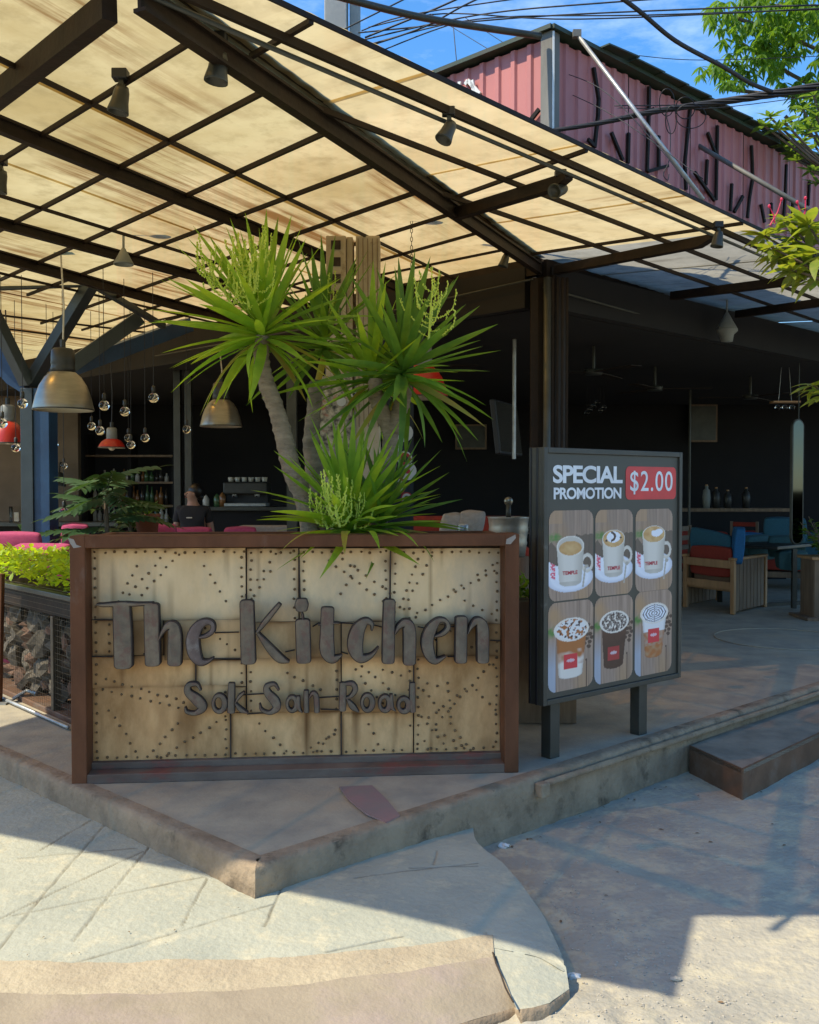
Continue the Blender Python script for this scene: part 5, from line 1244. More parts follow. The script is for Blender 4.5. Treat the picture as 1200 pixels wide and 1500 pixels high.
def cup(kind):
    tu, tv, ru, rv = ((.51, .68, .39, .135) if kind == 0 else (.51, .70, .38, .13) if kind == 1 else (.52, .73, .38, .125))
    bot, bl = ((.17, .26), (.20, .25), (.24, .23))[kind]
    def f(u, v):
        c = wood(u, v, True)
        if bot < v < tv:
            t = (v-bot)/(tv-bot); x = (u-(tu-.02*(1-t)))/(bl+(ru*.88-bl)*t)
        elif v <= bot: x = ell(u, v, tu-.02, bot, bl, .045); t = 0
        else: x = 9; t = 1
        if abs(x) < 1:
            if kind == 0: c = C['milk'] if t < .22 else (mixc(C['milk'], C['cara'], (t-.2)*3+nn(u, v, 8)*.8) if t < .55 else C['cara'])
            elif kind == 1: c = mixc(C['choc'], C['choc2'], max(0, t-.5)*1.4+nn(u, v, 6)*.2)
            else: c = mixc(C['tan'], C['cara'], .7+nn(u, v, 9)) if t < .22 else (mixc(C['w1'], C['cara'], nn(u, v, 12)+.4) if t < .55 else mixc(C['wh'], C['milk'], .5))
            c = mixc(c, C['choc'] if kind == 1 else C['w3'], max(0, abs(x)-.8)*1.6)
            l0 = (.24, .25, .38)[kind]
            if abs(u-(tu-.02)) < .155 and l0 < v < l0+.165:
                c = C['red'] if kind != 1 else mixc(C['red'], C['choc'], .45)
                if ell(u, v, tu-.02, l0+.09, .09, .012+.01*abs(math.sin(u*60))) < 1: c = mixc(c, C['wh'], .55)
        d = ell(u, v, tu, tv, ru, rv)
        if d < 1:
            c = C['milk'] if d > .86 else C['wh']
            if d < .86:
                if kind == 0:
                    c = mixc(C['milk'], C['wh'], .4)
                    if nn(u, v, 13, 2) > .12: c = C['cara']
                    if nn(u, v, 17, 7) > .26: c = C['choc']
                elif kind == 1:
                    c = mixc(C['choc'], C['milk'], .25)
                    if nn(u, v, 16, 4) > .10: c = C['milk']
                    if nn(u, v, 22, 8) > .2: c = C['choc']
                else:
                    a = math.atan2((v-tv)/rv, (u-tu)/ru)
                    k = (d+.045*abs(math.sin(a*4)))*5.2
                    if (k % 1) < .34: c = C['dk']
                    if abs(math.sin(a*4)) < .10 and d > .2: c = C['dk']
        return c
    return f
def picture(corners, fn, label):
    # corners: px of TL, TR, BR, BL
    q = [SS(*c) for c in corners]; u0 = (q[0][0]+q[3][0])/2; u1 = (q[1][0]+q[2][0])/2; z1 = (q[0][1]+q[1][1])/2; z0 = (q[2][1]+q[3][1])/2
    nu, nv = 96, 120; W_ = u1-u0; H_ = z1-z0; r = .055
    def inside(x, y):
        dx = max(r-x, x-(W_-r), 0); dy = max(r-y, y-(H_-r), 0); return math.hypot(dx, dy) <= r
    vs = []; idx = {}; cols = []
    fs = []
    def vid(i, j):
        k = (i, j)
        if k not in idx:
            idx[k] = len(vs); u = i/nu; v = j/nv
            vs.append(SP+sd*(u0+W_*u)+sn*(-.0045)+V((0, 0, z0+H_*v))); cols.append(fn(u, v))
        return idx[k]
    for i in range(nu):
        for j in range(nv):
            if inside(W_*(i+.5)/nu, H_*(j+.5)/nv): fs.append((vid(i, j), vid(i+1, j), vid(i+1, j+1), vid(i, j+1)))
    mb = MB(); mb.add(vs, fs); o = mb.build('printed_photo', prm, pb)
    a = o.data.color_attributes.new('print', 'FLOAT_COLOR', 'POINT')
    for i, c in enumerate(cols): a.data[i].color = (*c, 1)
    o['label'] = label
    return u0, u1, z0, z1
lab = ['white mug of black coffee, top left', 'white mug with patterned foam, top middle', 'white mug with heart foam, top right', 'iced caramel coffee cup, bottom left', 'iced chocolate drink cup, bottom middle', 'layered iced drink cup with web foam, bottom right']
pcs = [((805, 748), (870, 747), (870, 875), (805, 882)), ((873, 747), (928, 746), (928, 869), (873, 874)), ((932, 746), (986, 745), (986, 862), (932, 868)),
       ((804, 884), (870, 878), (870, 1004), (804, 1016)), ((872, 877), (928, 870), (928, 994), (872, 1003)), ((931, 869), (985, 862), (985, 982), (931, 992))]
rects = [picture(c, (mug(i) if i < 3 else cup(i-3)), lab[i]) for i, c in enumerate(pcs)]
# flat lettering from the built-in font
def textmesh(body, w_, h_, u, z, m, off, par=pb, name='lettering', bold=.012, space=1.0, o_=-.0035, skew=0):
    cu = bpy.data.curves.new('t', 'FONT'); cu.body = body; cu.size = 1; cu.offset = bold; cu.space_character = space; cu.resolution_u = 6
    ob = bpy.data.objects.new('t', cu); COL.objects.link(ob); bpy.context.view_layer.update()
    dg = bpy.context.evaluated_depsgraph_get(); me = bpy.data.meshes.new_from_object(ob.evaluated_get(dg)); bpy.data.objects.remove(ob)
    xs_ = [v.co.x for v in me.vertices]; ys_ = [v.co.y for v in me.vertices]; x0, x1, y0, y1_ = min(xs_), max(xs_), min(ys_), max(ys_)
    mb = MB()
    mb.add([SP+sd*(u+(v.co.x-x0)/(x1-x0)*w_)+sn*o_+V((0, 0, z+(v.co.y-y0)/(y1_-y0)*h_)) for v in me.vertices], [tuple(p.vertices) for p in me.polygons])
    return mb.build(name, m, par)
wp = plain('print_white', (.78, .80, .82), .4); rp = plain('print_red', (.66, .030, .035), .4)
def tbox(a, b):   # px top-left and bottom-right -> u, z, w, h
    A_ = SS(*a); B_ = SS(*b); return A_[0], B_[1], B_[0]-A_[0], A_[1]-B_[1]
u, z, w_, h_ = tbox((811, 683), (913, 709)); textmesh('SPECIAL', w_, SS(862, 682)[1]-SS(862, 708)[1], u, SS(862, 708)[1], wp, 0, bold=.03, space=.92)
u, z, w_, h_ = tbox((812, 715), (911, 732)); textmesh('PROMOTION', w_, SS(862, 714)[1]-SS(862, 731)[1], u, SS(862, 731)[1], wp, 0, bold=.03, space=.92)
u0, z1 = SS(918, 683); u1, z0 = SS(991, 731); r = .03
rp_pts = []
for cx_, cz_, a0 in ((u1-r, z1-r, 0), (u0+r, z1-r, PI/2), (u0+r, z0+r, PI), (u1-r, z0+r, 3*PI/2)):
    for k in range(6): a = a0+PI/2*k/5; rp_pts.append(SP+sd*(cx_+r*math.cos(a))+sn*-.0042+V((0, 0, cz_+r*math.sin(a))))
MB().prism(rp_pts, sn, .0012).build('price_badge', rp, pb)
ua, _ = SS(924, 700); ub_, _ = SS(986, 700)
textmesh('$2.00', ub_-ua, (SS(955, 690)[1]-SS(955, 724)[1]), ua, SS(955, 724)[1], wp, 0, bold=.006, space=1.12, o_=-.0028)
trm = plain('print_mugred', (.55, .03, .06), .4)
for k, (px, py) in enumerate(((836, 839), (900, 832), (955, 825))):
    u0_, u1_, z0_, z1_ = rects[k]; W_ = u1_-u0_
    uu, zz = SS(px, py); textmesh('TEMPLE', W_*.34, .020, uu-W_*.17, zz-.010, trm, 0, bold=.03, o_=-.0032)
# ================================================================== TERRACE FURNITURE, RIGHT
def chairbox(par, A, dx, dy, w_, h_, x0, x1, y0, y1, z0, z1, name, m, bevel=.008, subd=0):
    R = Matrix((dx, dy, V((0, 0, 1)))).transposed()
    return MB().box(A+dx*(x0+x1)/2+dy*(y0+y1)/2+V((0, 0, (z0+z1)/2)), (x1-x0, y1-y0, z1-z0), R).build(name, M_[m], par, bevel=bevel, subd=subd, bseg=3 if bevel > .015 else 2)
def cushion(par, c, dx, dy, dz, sx, sy, sz, name, m, puff=.35):
    """soft cushion: rounded box with pulled corners"""
    vs = []; n = 8; fs = []; idx = {}
    def vid(i, j, k):
        key = (i, j, k)
        if key not in idx:
            x, y, z = (2*i/n-1), (2*j/n-1), (2*k/n-1)
            f = (1-puff*(x*x+z*z)*.5)
            idx[key] = len(vs); vs.append(c+dx*x*sx/2*(1-.06*z*z)+dy*y*sy/2*max(.25, f)+dz*z*sz/2*(1-.06*x*x)+V((0, 0, mnoise.noise(c*3+V((x, z, 0)))*.01)))
        return idx[key]
    for a in range(n):
        for b in range(n):
            for q in (0, n):
                fs += [(vid(q, a, b), vid(q, a+1, b), vid(q, a+1, b+1), vid(q, a, b+1)), (vid(a, q, b), vid(a+1, q, b), vid(a+1, q, b+1), vid(a, q, b+1)), (vid(a, b, q), vid(a+1, b, q), vid(a+1, b+1, q), vid(a, b+1, q))]
    mb = MB(); mb.add(vs, fs); return mb.build(name, M_[m], par, smooth=True, subd=1)
CA = G(1075, 901, 0); CBk = G(1000, 889, 0); dy_ = (CBk-CA); cw = dy_.length; dy_.normalize(); CS = G(1124, 889, 0); dx_ = (CS-CA).normalized(); cl = (CS-CA).length
ch = thing('lounge_chair', (CA+CS+dy_*cw)/2, 'teak lounge armchair with slatted side, red cushions and teal pillows, seen from behind', 'armchair')
H1 = At(1075, 818, CA.y).z
for (x0, y0) in ((0, 0), (0, cw-.06), (cl-.06, 0), (cl-.06, cw-.06)):
    chairbox(ch, CA, dx_, dy_, 0, 0, x0, x0+.06, y0, y0+.06, 0, H1-.03, 'leg', 'woodlight')
for y0 in (.0, cw-.07):
    chairbox(ch, CA, dx_, dy_, 0, 0, -.01, cl+.01, y0-.005, y0+.085, H1-.03, H1, 'arm_rest', 'woodlight')
chairbox(ch, CA, dx_, dy_, 0, 0, -.005, .035, .06, cw-.06, H1-.12, H1-.03, 'back_rail', 'woodlight')
chairbox(ch, CA, dx_, dy_, 0, 0, .005, .035, .06, cw-.06, .26, .35, 'back_rail', 'woodlight')
for k in range(8):
    x0 = .075+k*(cl-.15)/8; chairbox(ch, CA, dx_, dy_, 0, 0, x0, x0+(cl-.15)/8-.012, .01, .035, .03, H1-.03, 'side_slat', 'woodgrey', .003)
    chairbox(ch, CA, dx_, dy_, 0, 0, x0, x0+(cl-.15)/8-.012, cw-.035, cw-.01, .03, H1-.03, 'side_slat', 'woodgrey', .003)
chairbox(ch, CA, dx_, dy_, 0, 0, .04, cl, .06, cw-.06, .24, .28, 'seat_frame', 'woodlight')
Zu = V((0, 0, 1))
cushion(ch, CA+dx_*(cl/2+.03)+dy_*cw/2+Zu*.36, dy_, Zu, dx_, cw-.14, .16, cl-.12, 'seat_cushion', 'brownfab')
cushion(ch, CA+dx_*.13+dy_*cw/2+Zu*(H1-.06), dy_, dx_, Zu, cw-.14, .16, .34, 'back_cushion', 'redfab', .15)
c_ = At(1042, 790, CA.y+.6); o = cushion(None, c_+V((.0, .0, -.03)), (dy_+Zu*.12).normalized(), dx_, Zu, cw-.14, .14, .26, 'pillow', 'teal', .6); tag(o, 'pale teal pillow leaning on the red back cushion of the teak armchair', 'pillow')
c_ = At(1078, 792, CA.y+.25); R_ = Matrix.Rotation(.5, 3, 'Z'); o = cushion(None, c_+V((.02, 0, -.05)), R_@dx_, R_@dy_, (Zu+dx_*.2).normalized(), .40, .14, .42, 'pillow', 'bluefab'); tag(o, 'bright blue pillow standing at the right corner of the teak armchair', 'pillow')
# far lounge seats in teal and red
def sofa(px, py, Y_, w_, lb, mseat='redfab', mback='teal', az=0.0, h=.78):
    c = At(px, py, Y_); c = V((c.x, c.y, 0)); d1 = V((math.cos(az), math.sin(az), 0)); d2 = V((-math.sin(az), math.cos(az), 0))
    t_ = thing('lounge_sofa', c, lb, 'sofa')
    R = Matrix((d1, d2, Zu)).transposed()
    MB().box(c+Zu*.2, (w_, .7, .08), R).build('frame', M_['woodgrey'], t_, bevel=.01)
    for sx in (-1, 1):
        for sy in (-1, 1): MB().box(c+d1*sx*(w_/2-.04)+d2*sy*.3+Zu*.1, (.06, .06, .2), R).build('leg', M_['woodgrey'], t_)
    cushion(t_, c+Zu*.33, d1, Zu, d2, w_-.04, .18, .66, 'seat_cushion', mseat); cushion(t_, c+d2*.27+Zu*.55, d1, d2, Zu, w_-.04, .18, .42, 'back_cushion', mback, .2)
    return t_
sofa(1175, 830, 13.2, 1.3, 'dim red seat and teal back sofa far right inside the dining room', az=-.4)
sofa(1030, 830, 13.6, 1.2, 'dim orange red sofa deep inside behind the teak armchair', 'redfab', 'redfab', az=.3)
for (px, py, Y_, s_, m, lb, az) in ((1098, 795, 12.4, .42, 'bluefab', 'dark blue pillow in the dim middle of the seating', .2), (1112, 802, 11.8, .5, 'tealpale', 'pale teal pillow behind the blue pillow of the armchair', .5), (1152, 800, 11.5, .42, 'tealpale', 'pale teal pillow left of the mirror foot', -.2),
                                (1150, 776, 13.0, .55, 'teal', 'teal pillow on the far sofa beside the mirror', -.3), (1160, 820, 11.0, .36, 'tealpale', 'small pale teal pillow low beside the dark table', .1)):
    c = At(px, py, Y_); o = cushion(None, c, V((math.cos(az), math.sin(az), 0)), V((-math.sin(az), math.cos(az), .2)), Zu, s_, .14, s_*.6, 'pillow', m); tag(o, lb, 'pillow')
# dark table with glass jar
TA = G(1150, 893, 0); t_ = thing('dark_table', TA, 'dark metal table right of the teak armchair', 'table')
zt_ = At(1150, 802, TA.y).z
MB().box(TA+V((-.05, .5, zt_)), (1.0, .8, .035), Matrix.Rotation(.75, 3, 'Z')).build('table_top', M_['steel2'], t_, bevel=.004)
for dx__, dy__ in ((.1, .0), (-.55, .6), (.45, .85)): MB().box(TA+V((dx__, dy__, zt_/2)), (.05, .05, zt_-.03)).build('leg', M_['steel2'], t_)
MB().box(TA+V((.05, .35, .02)), (1.3, .04, .04), Matrix.Rotation(.35, 3, 'Z')).build('foot_rail', M_['steel2'], t_)
# wooden planter with shrub on the far right
WA = G(1192, 908, 0); wp_ = thing('wooden_planter', WA, 'tall weathered wooden planter with a bushy plant at the right edge', 'planter')
zt_ = At(1190, 818, WA.y).z
MB().box(WA+V((.16, .16, zt_/2)), (.34, .34, zt_)).build('pot', M_['woodgrey'], wp_, bevel=.006)
for k in range(3): MB().box(WA+V((.045+k*.115, -.018, zt_/2)), (.10, .016, zt_-.05)).build('board', M_['woodgrey'], wp_, bevel=.003)
MB().box(WA+V((.16, .16, zt_)), (.40, .40, .03)).build('rim', M_['woodlight'], wp_, bevel=.004); MB().box(WA+V((.14, .14, .015)), (.50, .50, .03)).build('base', M_['woodgrey'], wp_, bevel=.004)
sl_ = oval_leaf('leaf', 1, .5, M_['leafmid'])
bush = thing('shrub', WA+V((.1, .1, zt_)), 'small bushy green plant in the wooden planter at the right edge', 'plant')
sp = []
for i in range(26):
    a = rnd.uniform(0, 6.28); b = WA+V((.16, .16, zt_)); tip = b+V((math.cos(a)*rnd.uniform(.05, .32), math.sin(a)*rnd.uniform(.05, .3), rnd.uniform(.12, .46)))
    MB().tube([b, (b+tip)/2+V((0, 0, .05)), tip], .004, 4).build('stem', M_['bark'], bush)
    for k in range(9): sp.append((b.lerp(tip, .3+.7*k/9), rnd.uniform(0, 6.28), rnd.uniform(-.3, .8), rnd.uniform(-.6, .6), rnd.uniform(.05, .09)))
leafcloud('foliage', sl_, sp, bush, 'stuff')
# hanging oval mirror
mc = At(1169, 706, 10.2); mr = thing('oval_mirror', mc, 'tall narrow rounded mirror hanging from a rod at the right', 'mirror')
def stadium(c, w_, h_, d1, y=0):
    r = w_/2; pts = []
    for s, a0 in ((1, 0), (-1, PI)):
        for k in range(13): a = a0+PI*k/12; pts.append(c+d1*(r*math.cos(a))+V((0, 0, s*(h_/2-r)+r*math.sin(a)))+V((0, y, 0)))
    return pts
d1 = V((.90, .44, 0)).normalized(); ht = At(1169, 616, 10.2).z-At(1169, 800, 10.2).z
MB().prism(stadium(mc, .17, ht, d1), d1.cross(Zu), .03).build('frame', M_['steel2'], mr)
MB().prism(stadium(mc, .145, ht-.03, d1, -.002), d1.cross(Zu), .003).build('mirror_glass', M_['mirror'], mr)
o = MB().tube([mc+V((0, 0, ht/2)), V((mc.x, mc.y, 2.98))], .006, 6).build('rod', M_['steel2'], mr)
# small wooden swing shelf with jars by the mirror
c = At(1150, 589, 10.6); t_ = thing('hanging_shelf', c, 'small hanging wooden shelf with amber bulbs beside the mirror rod', 'shelf')
MB().box(c, (.30, .12, .02)).build('board', M_['woodlight'], t_)
for s in (-.12, .12): MB().tube([c+V((s*.6, 0, 0)), V((c.x+s*.2, c.y, 2.98))], .003, 4).build('cord', M_['pipe'], t_)
for s in (-.08, 0, .08): MB().ball(c+V((s, 0, -.06)), .032, 10, 8).build('bulb', M_['glass'], t_, smooth=True)
# television hanging, bar fan of glass bulbs in the distance, dim jars
c = At(742, 628, 9.0); t_ = thing('television', c, 'flat black television hanging seen nearly edge on, right of the yuccas', 'television')
Rt = Matrix.Rotation(math.radians(68), 3, 'Z') @ Matrix.Rotation(-.12, 3, 'X')
MB().box(c, (.75, .05, .50), Rt).build('screen_case', M_['black'], t_, bevel=.01); MB().box(c+Rt@V((0, -.027, 0)), (.71, .004, .46), Rt).build('screen', plain('dark_screen', (.05, .045, .035), .15), t_)
for k in range(6):
    c = At(860+k*5, 605-(k*5) % 17, 12.5); t_ = thing('glass_bulb_lamp', c, f'''tiny dim glass bulb deep in the dining room, {("leftmost", "second from the left", "third from the left", "fourth from the left", "fifth from the left", "rightmost")[k]} of its cluster''', 'hanging bulb', 'dim cluster of glass bulbs deep inside')
    MB().ball(c, .035, 10, 8).build('globe', M_['glass'], t_, smooth=True); MB().tube([c+V((0, 0, .03)), V((c.x, c.y, 2.71))], .003, 4).build('cord', M_['cable'], t_)
for k, (px, py, h, lb) in enumerate(((1035, 700, .34, 'white jar on the dim back shelf above the armchair'), (1049, 722, .3, 'slim pale bottle on the dim back shelf'), (1093, 698, .3, 'grey vase at the right of the dim back shelf'), (1066, 725, .26, 'dull vase between the bottle and the grey vase'))):
    c = At(px, 745, 14.5)+V((0, 0, h/2+.005)); t_ = thing('jar', c, lb, 'jar'); MB().lathe([(0, -h/2), (.05, -h/2), (.062, 0), (.05, h*.3), (.022, h*.38), (.026, h/2), (0, h/2)], c, 14).build('body', M_['lampcap'] if k else M_['greyenamel'], t_, smooth=True)
    MB().tube([c+V((0, 0, h/2-.005)), c+V((0, 0, h/2+.02))], .02, 8).build('stopper', M_['woodlight'], t_)
c = At(1065, 745, 14.5); sh = thing('back_shelf', V((c.x, 14.6, 0)), 'dim dark sideboard at the back wall under the jars', 'sideboard')
MB().box((c.x, 14.7, c.z-.02), (1.9, .5, .05)).build('top', M_['woodgrey'], sh); MB().box((c.x, 14.7, (c.z-.05)/2), (1.8, .45, c.z-.05)).build('cabinet', M_['int'], sh)
# ================================================================== BUCKET AND NAPKINS BEHIND THE PLANTER
c = At(745, 757, 7.4); bt_ = thing('tin_bucket', V((c.x, c.y, c.z-.30)), 'ribbed galvanised tub standing behind the right end of the sign', 'tub')
MB().lathe([(0, -.30), (.13, -.30), (.14, -.22), (.146, -.20), (.142, -.18), (.148, -.12), (.154, -.10), (.150, -.08), (.158, -.01), (.165, 0), (.155, 0), (.148, -.02), (0, -.04)], c, 32).build('tub', M_['galv'], bt_, smooth=True)
MB().tube([c+V((.155, 0, -.08)), c+V((.19, 0, -.10)), c+V((.155, 0, -.13))], .006, 6).build('handle', M_['galv'], bt_)
t_ = thing('barrel_stand', V((c.x, c.y, 0)), 'brown wooden stand under the galvanised tub', 'stand'); MB().lathe([(0, 0), (.16, 0), (.18, .3), (.17, c.z-.31), (0, c.z-.305)], (c.x, c.y, 0), 20).build('barrel', M_['woodgrey'], t_, smooth=True)
c2 = At(745, 738, 7.4); t_ = thing('tap_lamp', V((c2.x, c2.y, c.z)), 'small round topped metal pepper mill standing in the galvanised tub', 'ornament')
MB().tube([V((c2.x, c2.y, c.z-.035)), c2], .02, 10).build('stem', M_['steel2'], t_, smooth=True); MB().ball(c2+V((0, 0, .02)), .035, 12, 8, sc=(1, .5, 1)).build('knob', M_['lampmetal'], t_, smooth=True)
for (px, py, s_, lb) in ((663, 765, .2, 'grey fabric pillow peaking up behind the planter rim, left one'), (690, 763, .22, 'grey fabric pillow behind the planter rim, nearer the tub')):
    c = At(px, py, 8.0); o = cushion(None, c-V((0, 0, .02)), V((1, .1, 0)).normalized(), V((-.1, 1, .3)).normalized(), (Zu+V((.2, 0, 0))).normalized(), s_, .12, s_*.95, 'pillow', 'greyfab', .8); tag(o, lb, 'pillow')
c = At(672, 772, 8.3); sf = thing('lounge_sofa', V((c.x, c.y, 0)), 'red sofa hidden behind the right half of the planter', 'sofa')
MB().box((c.x, c.y, .45), (1.2, .6, .9)).build('body', M_['redfab'], sf, bevel=.06, bseg=3); MB().box((c.x, c.y+.2, c.z-.06), (1.2, .16, .3)).build('back', M_['redfab'], sf, bevel=.05, bseg=3)
c = At(678, 777, 5.9); t_ = thing('camera_tin', c, 'small shiny round tin standing behind the planter rim', 'tin'); MB().lathe([(0, -.06), (.035, -.06), (.035, .03), (.03, .04), (0, .04)], c, 16).build('tin', M_['pipe'], t_, smooth=True)
MB().box((c.x, c.y+.05, c.z/2-.04), (.45, .4, c.z-.06)).build('cabinet', M_['woodgrey'], thing('side_cabinet', V((c.x, c.y+.05, 0)), 'brown side cabinet under the small shiny tin behind the planter', 'cabinet'))
# ================================================================== LEFT TERRACE: SOFAS, BAR, PLANTS
def pinkc(px, py, Y_, w_, h_, lb, az=0, tilt=.15):
    c = At(px, py, Y_); o = cushion(None, c, V((math.cos(az), math.sin(az), 0)), V((-math.sin(az), math.cos(az), tilt)).normalized(), Zu, w_, .16, h_, 'pillow', 'pink', .5); return tag(o, lb, 'pillow', 'magenta pillows on the terrace sofas')
pinkc(20, 803, 7.2, .40, .24, 'magenta pillow at the left edge above the lime hedge', .2)
pinkc(62, 812, 7.0, .42, .15, 'magenta pillow just right of the leftmost one, partly behind the hedge', -.1)
pinkc(110, 785, 8.0, .22, .20, 'magenta pillow at the top left corner of the sign', .3)
pinkc(232, 781, 8.6, .32, .16, 'magenta pillow left of the waitress', .1)
pinkc(283, 785, 9.2, .36, .16, 'magenta pillow right in front of the waitress', -.05)
pinkc(352, 782, 9.0, .30, .12, 'magenta pillow right of the waitress, low over the rim', .05)
def bench(px, Y_, w_, lb, zt_=.75):
    c = At(px, 780, Y_); t_ = thing('terrace_sofa', V((c.x, Y_, 0)), lb, 'sofa')
    MB().box((c.x, Y_+.05, .22), (w_, .7, .30)).build('seat', M_['pink'], t_, bevel=.05, bseg=3); MB().box((c.x, Y_+.38, .42), (w_, .14, zt_)).build('back', M_['pink'], t_, bevel=.05, bseg=3)
    for s in (-1, 1): MB().box((c.x+s*(w_/2-.05), Y_+.05, .035), (.06, .6, .07)).build('leg', M_['woodgrey'], t_)
bench(20, 7.4, 1.1, 'magenta sofa at the left edge behind the hedge', .80); bench(250, 9.1, 1.7, 'long magenta sofa behind the sign in front of the waitress', .80)
# small table with plant, left
c = At(38, 790, 8.1); t_ = thing('cafe_table', V((c.x, c.y, 0)), 'pale cafe table top behind the left magenta pillows', 'table')
MB().box(c+V((0, 0, -.06)), (.55, .5, .03)).build('top', M_['greyfab'], t_); MB().tube([V((c.x, c.y, 0)), c+V((0, 0, -.07))], .03, 10).build('column', M_['steel2'], t_); MB().box((c.x, c.y, .015), (.4, .4, .03)).build('foot', M_['steel2'], t_)
pl_ = thing('table_plant', c, 'small leafy table plant between the left magenta pillows', 'plant')
MB().lathe([(0, -.05), (.04, -.05), (.05, .03), (0, .02)], c, 12).build('pot', M_['greyfab'], pl_)
lp_ = oval_leaf('leaf', 1, .3, M_['leafdk']); leafcloud('foliage', lp_, [(c+V((0, 0, .02)), rnd.uniform(0, 6.28), rnd.uniform(.1, 1.2), 0, rnd.uniform(.08, .16)) for _ in range(36)], pl_, 'stuff')
# shade plant with long compound fronds
def frond(par, base, az, el, L, m, n=9, lw=.30, ll=.16):
    mb = MB(); lme = FR[m]; lv = [v.co.copy() for v in lme.vertices]; lf = [tuple(p.vertices) for p in lme.polygons]
    pts = []
    for i in range(n+1):
        t = i/n; pts.append(V((L*t, 0, -.45*L*t*t)))
    R0 = Matrix.Translation(base) @ Matrix.Rotation(az, 4, 'Z') @ Matrix.Rotation(-el, 4, 'Y')
    mb.tube([R0 @ p for p in pts], .004, 4, mi=1)
    for i in range(2, n+1):
        for s in (-1, 1):
            if i == n and s == 1: continue
            Mx = R0 @ Matrix.Translation(pts[i]) @ Matrix.Rotation(s*(1.0 if i < n else 0), 4, 'Z') @ Matrix.Rotation(.35, 4, 'Y')
            k = ll*(1-.3*abs(i/n-.5)); mb.add([Mx @ (v*k) for v in lv], lf)
    return mb.build('frond', [lme.materials[0], M_['leafdk']], par, smooth=True)
FR = {'d': oval_leaf('leaf', 1, .34, M_['leafdk'])}
def shade_plant(px, py, Y_, s, n, lb):
    c = At(px, py, Y_); t_ = thing('shade_plant', V((c.x, c.y, 0)), lb, 'plant')
    MB().tube([V((c.x, c.y, .0)), V((c.x+.02, c.y, c.z*.6)), c+V((0, 0, .1))], [.03, .025, .015], 8).build('stem', M_['bark'], t_)
    for i in range(n):
        frond(t_, c+V((rnd.uniform(-.05, .05), 0, rnd.uniform(-.25, .22)*s)), i*2.4+.3, rnd.uniform(.1, .75), s*rnd.uniform(.30, .46), 'd', 8, ll=.13*s+.03)
    return t_
shade_plant(155, 745, 7.6, 1.0, 28, 'dark green plant with long compound fronds rising behind the left end of the sign')
shade_plant(190, 775, 8.2, .7, 8, 'smaller dark fronded plant low behind the sign rim')
c = At(216, 772, 8.0); t_ = thing('potted_plant', V((c.x, c.y, c.z-.2)), 'terracotta pot with drooping green leaves left of the waitress', 'potted plant')
MB().lathe([(0, -.15), (.07, -.15), (.10, .08), (.11, .08), (.11, .11), (0, .10)], c, 18).build('pot', M_['terracotta'], t_, smooth=True)
for k in range(12): place_leaf(t_, c+V((0, 0, .1)), k*2.4, rnd.uniform(.1, 1), .2, 'd', 0, 5, sc=2.2)
MB().box((c.x, c.y, (c.z-.15)/2), (.4, .3, c.z-.16)).build('crate', M_['woodgrey'], thing('plant_stand', V((c.x, c.y, 0)), 'wooden stand under the terracotta pot', 'stand'))
# wall lamp on the brown wall
c = At(87, 700, 13.6); t_ = thing('wall_lamp', c, 'dull cone wall lamp on the brown wall at left', 'lamp')
MB().lathe([(.115, -.10), (.10, -.04), (.05, .04), (.03, .08), (0, .085)], c, 20, M=Matrix.Rotation(.25, 3, 'Y')).build('shade', M_['lampcap'], t_, smooth=True)
MB().tube([c+V((0, 0, .07)), c+V((-.02, .1, .22)), c+V((0, .3, .2))], .012, 6).build('arm', M_['lampcap'], t_)
# ledge with small glass box under the brown wall
c = At(75, 768, 12.8); t_ = thing('ledge', V((c.x, c.y, 0)), 'dark counter ledge running under the brown wall', 'counter')
MB().box((c.x-.4, c.y+.2, c.z), (2.6, .45, .05)).build('top', M_['steel2'], t_); MB().box((c.x-.4, c.y+.25, c.z/2), (2.5, .3, c.z-.05)).build('front', M_['int'], t_)
c = At(28, 757, 12.7); t_ = thing('glass_box', c, 'small glass display box on the ledge left of the blue column', 'glass box')
MB().box(c+V((0, 0, .03)), (.2, .15, .22)).build('case', M_['glass'], t_); MB().box(c+V((-.02, 0, 0)), (.06, .05, .12)).build('carton', M_['lampin'], t_)
# bar shelves with bottles
sx0 = At(200, 700, 14.6); bar = thing('bar_shelves', V((sx0.x, 14.7, 0)), 'dark bar shelving with rows of bottles behind the shade plant', 'shelf')
zs = [At(200, y, 14.6).z for y in (668, 707, 741, 770)]
x0 = At(128, 700, 14.6).x; x1 = At(255, 700, 14.6).x
for z in zs: MB().box(((x0+x1)/2, 14.7, z), (x1-x0, .35, .03)).build('shelf', M_['woodgrey'], bar)
for x in (x0, (x0+x1)/2, x1): MB().box((x, 14.72, 1.1), (.05, .36, 2.2)).build('upright', M_['int'], bar)
bm_ = [plain('bottle_green', (.05, .10, .04), .15), plain('bottle_amber', (.20, .09, .03), .15), plain('bottle_white', (.42, .40, .34), .3), plain('bottle_dark', (.04, .035, .03), .15)]
rows = ['top', 'second', 'third']; mn = {bm_[0]: 'dark green', bm_[1]: 'amber', bm_[2]: 'off-white', bm_[3]: 'black'}
ordn = ['leftmost', 'second', 'third', 'fourth', 'fifth', 'sixth', 'seventh', 'eighth', 'ninth', 'tenth', 'eleventh', 'twelfth', 'thirteenth', 'fourteenth', 'fifteenth', 'sixteenth']
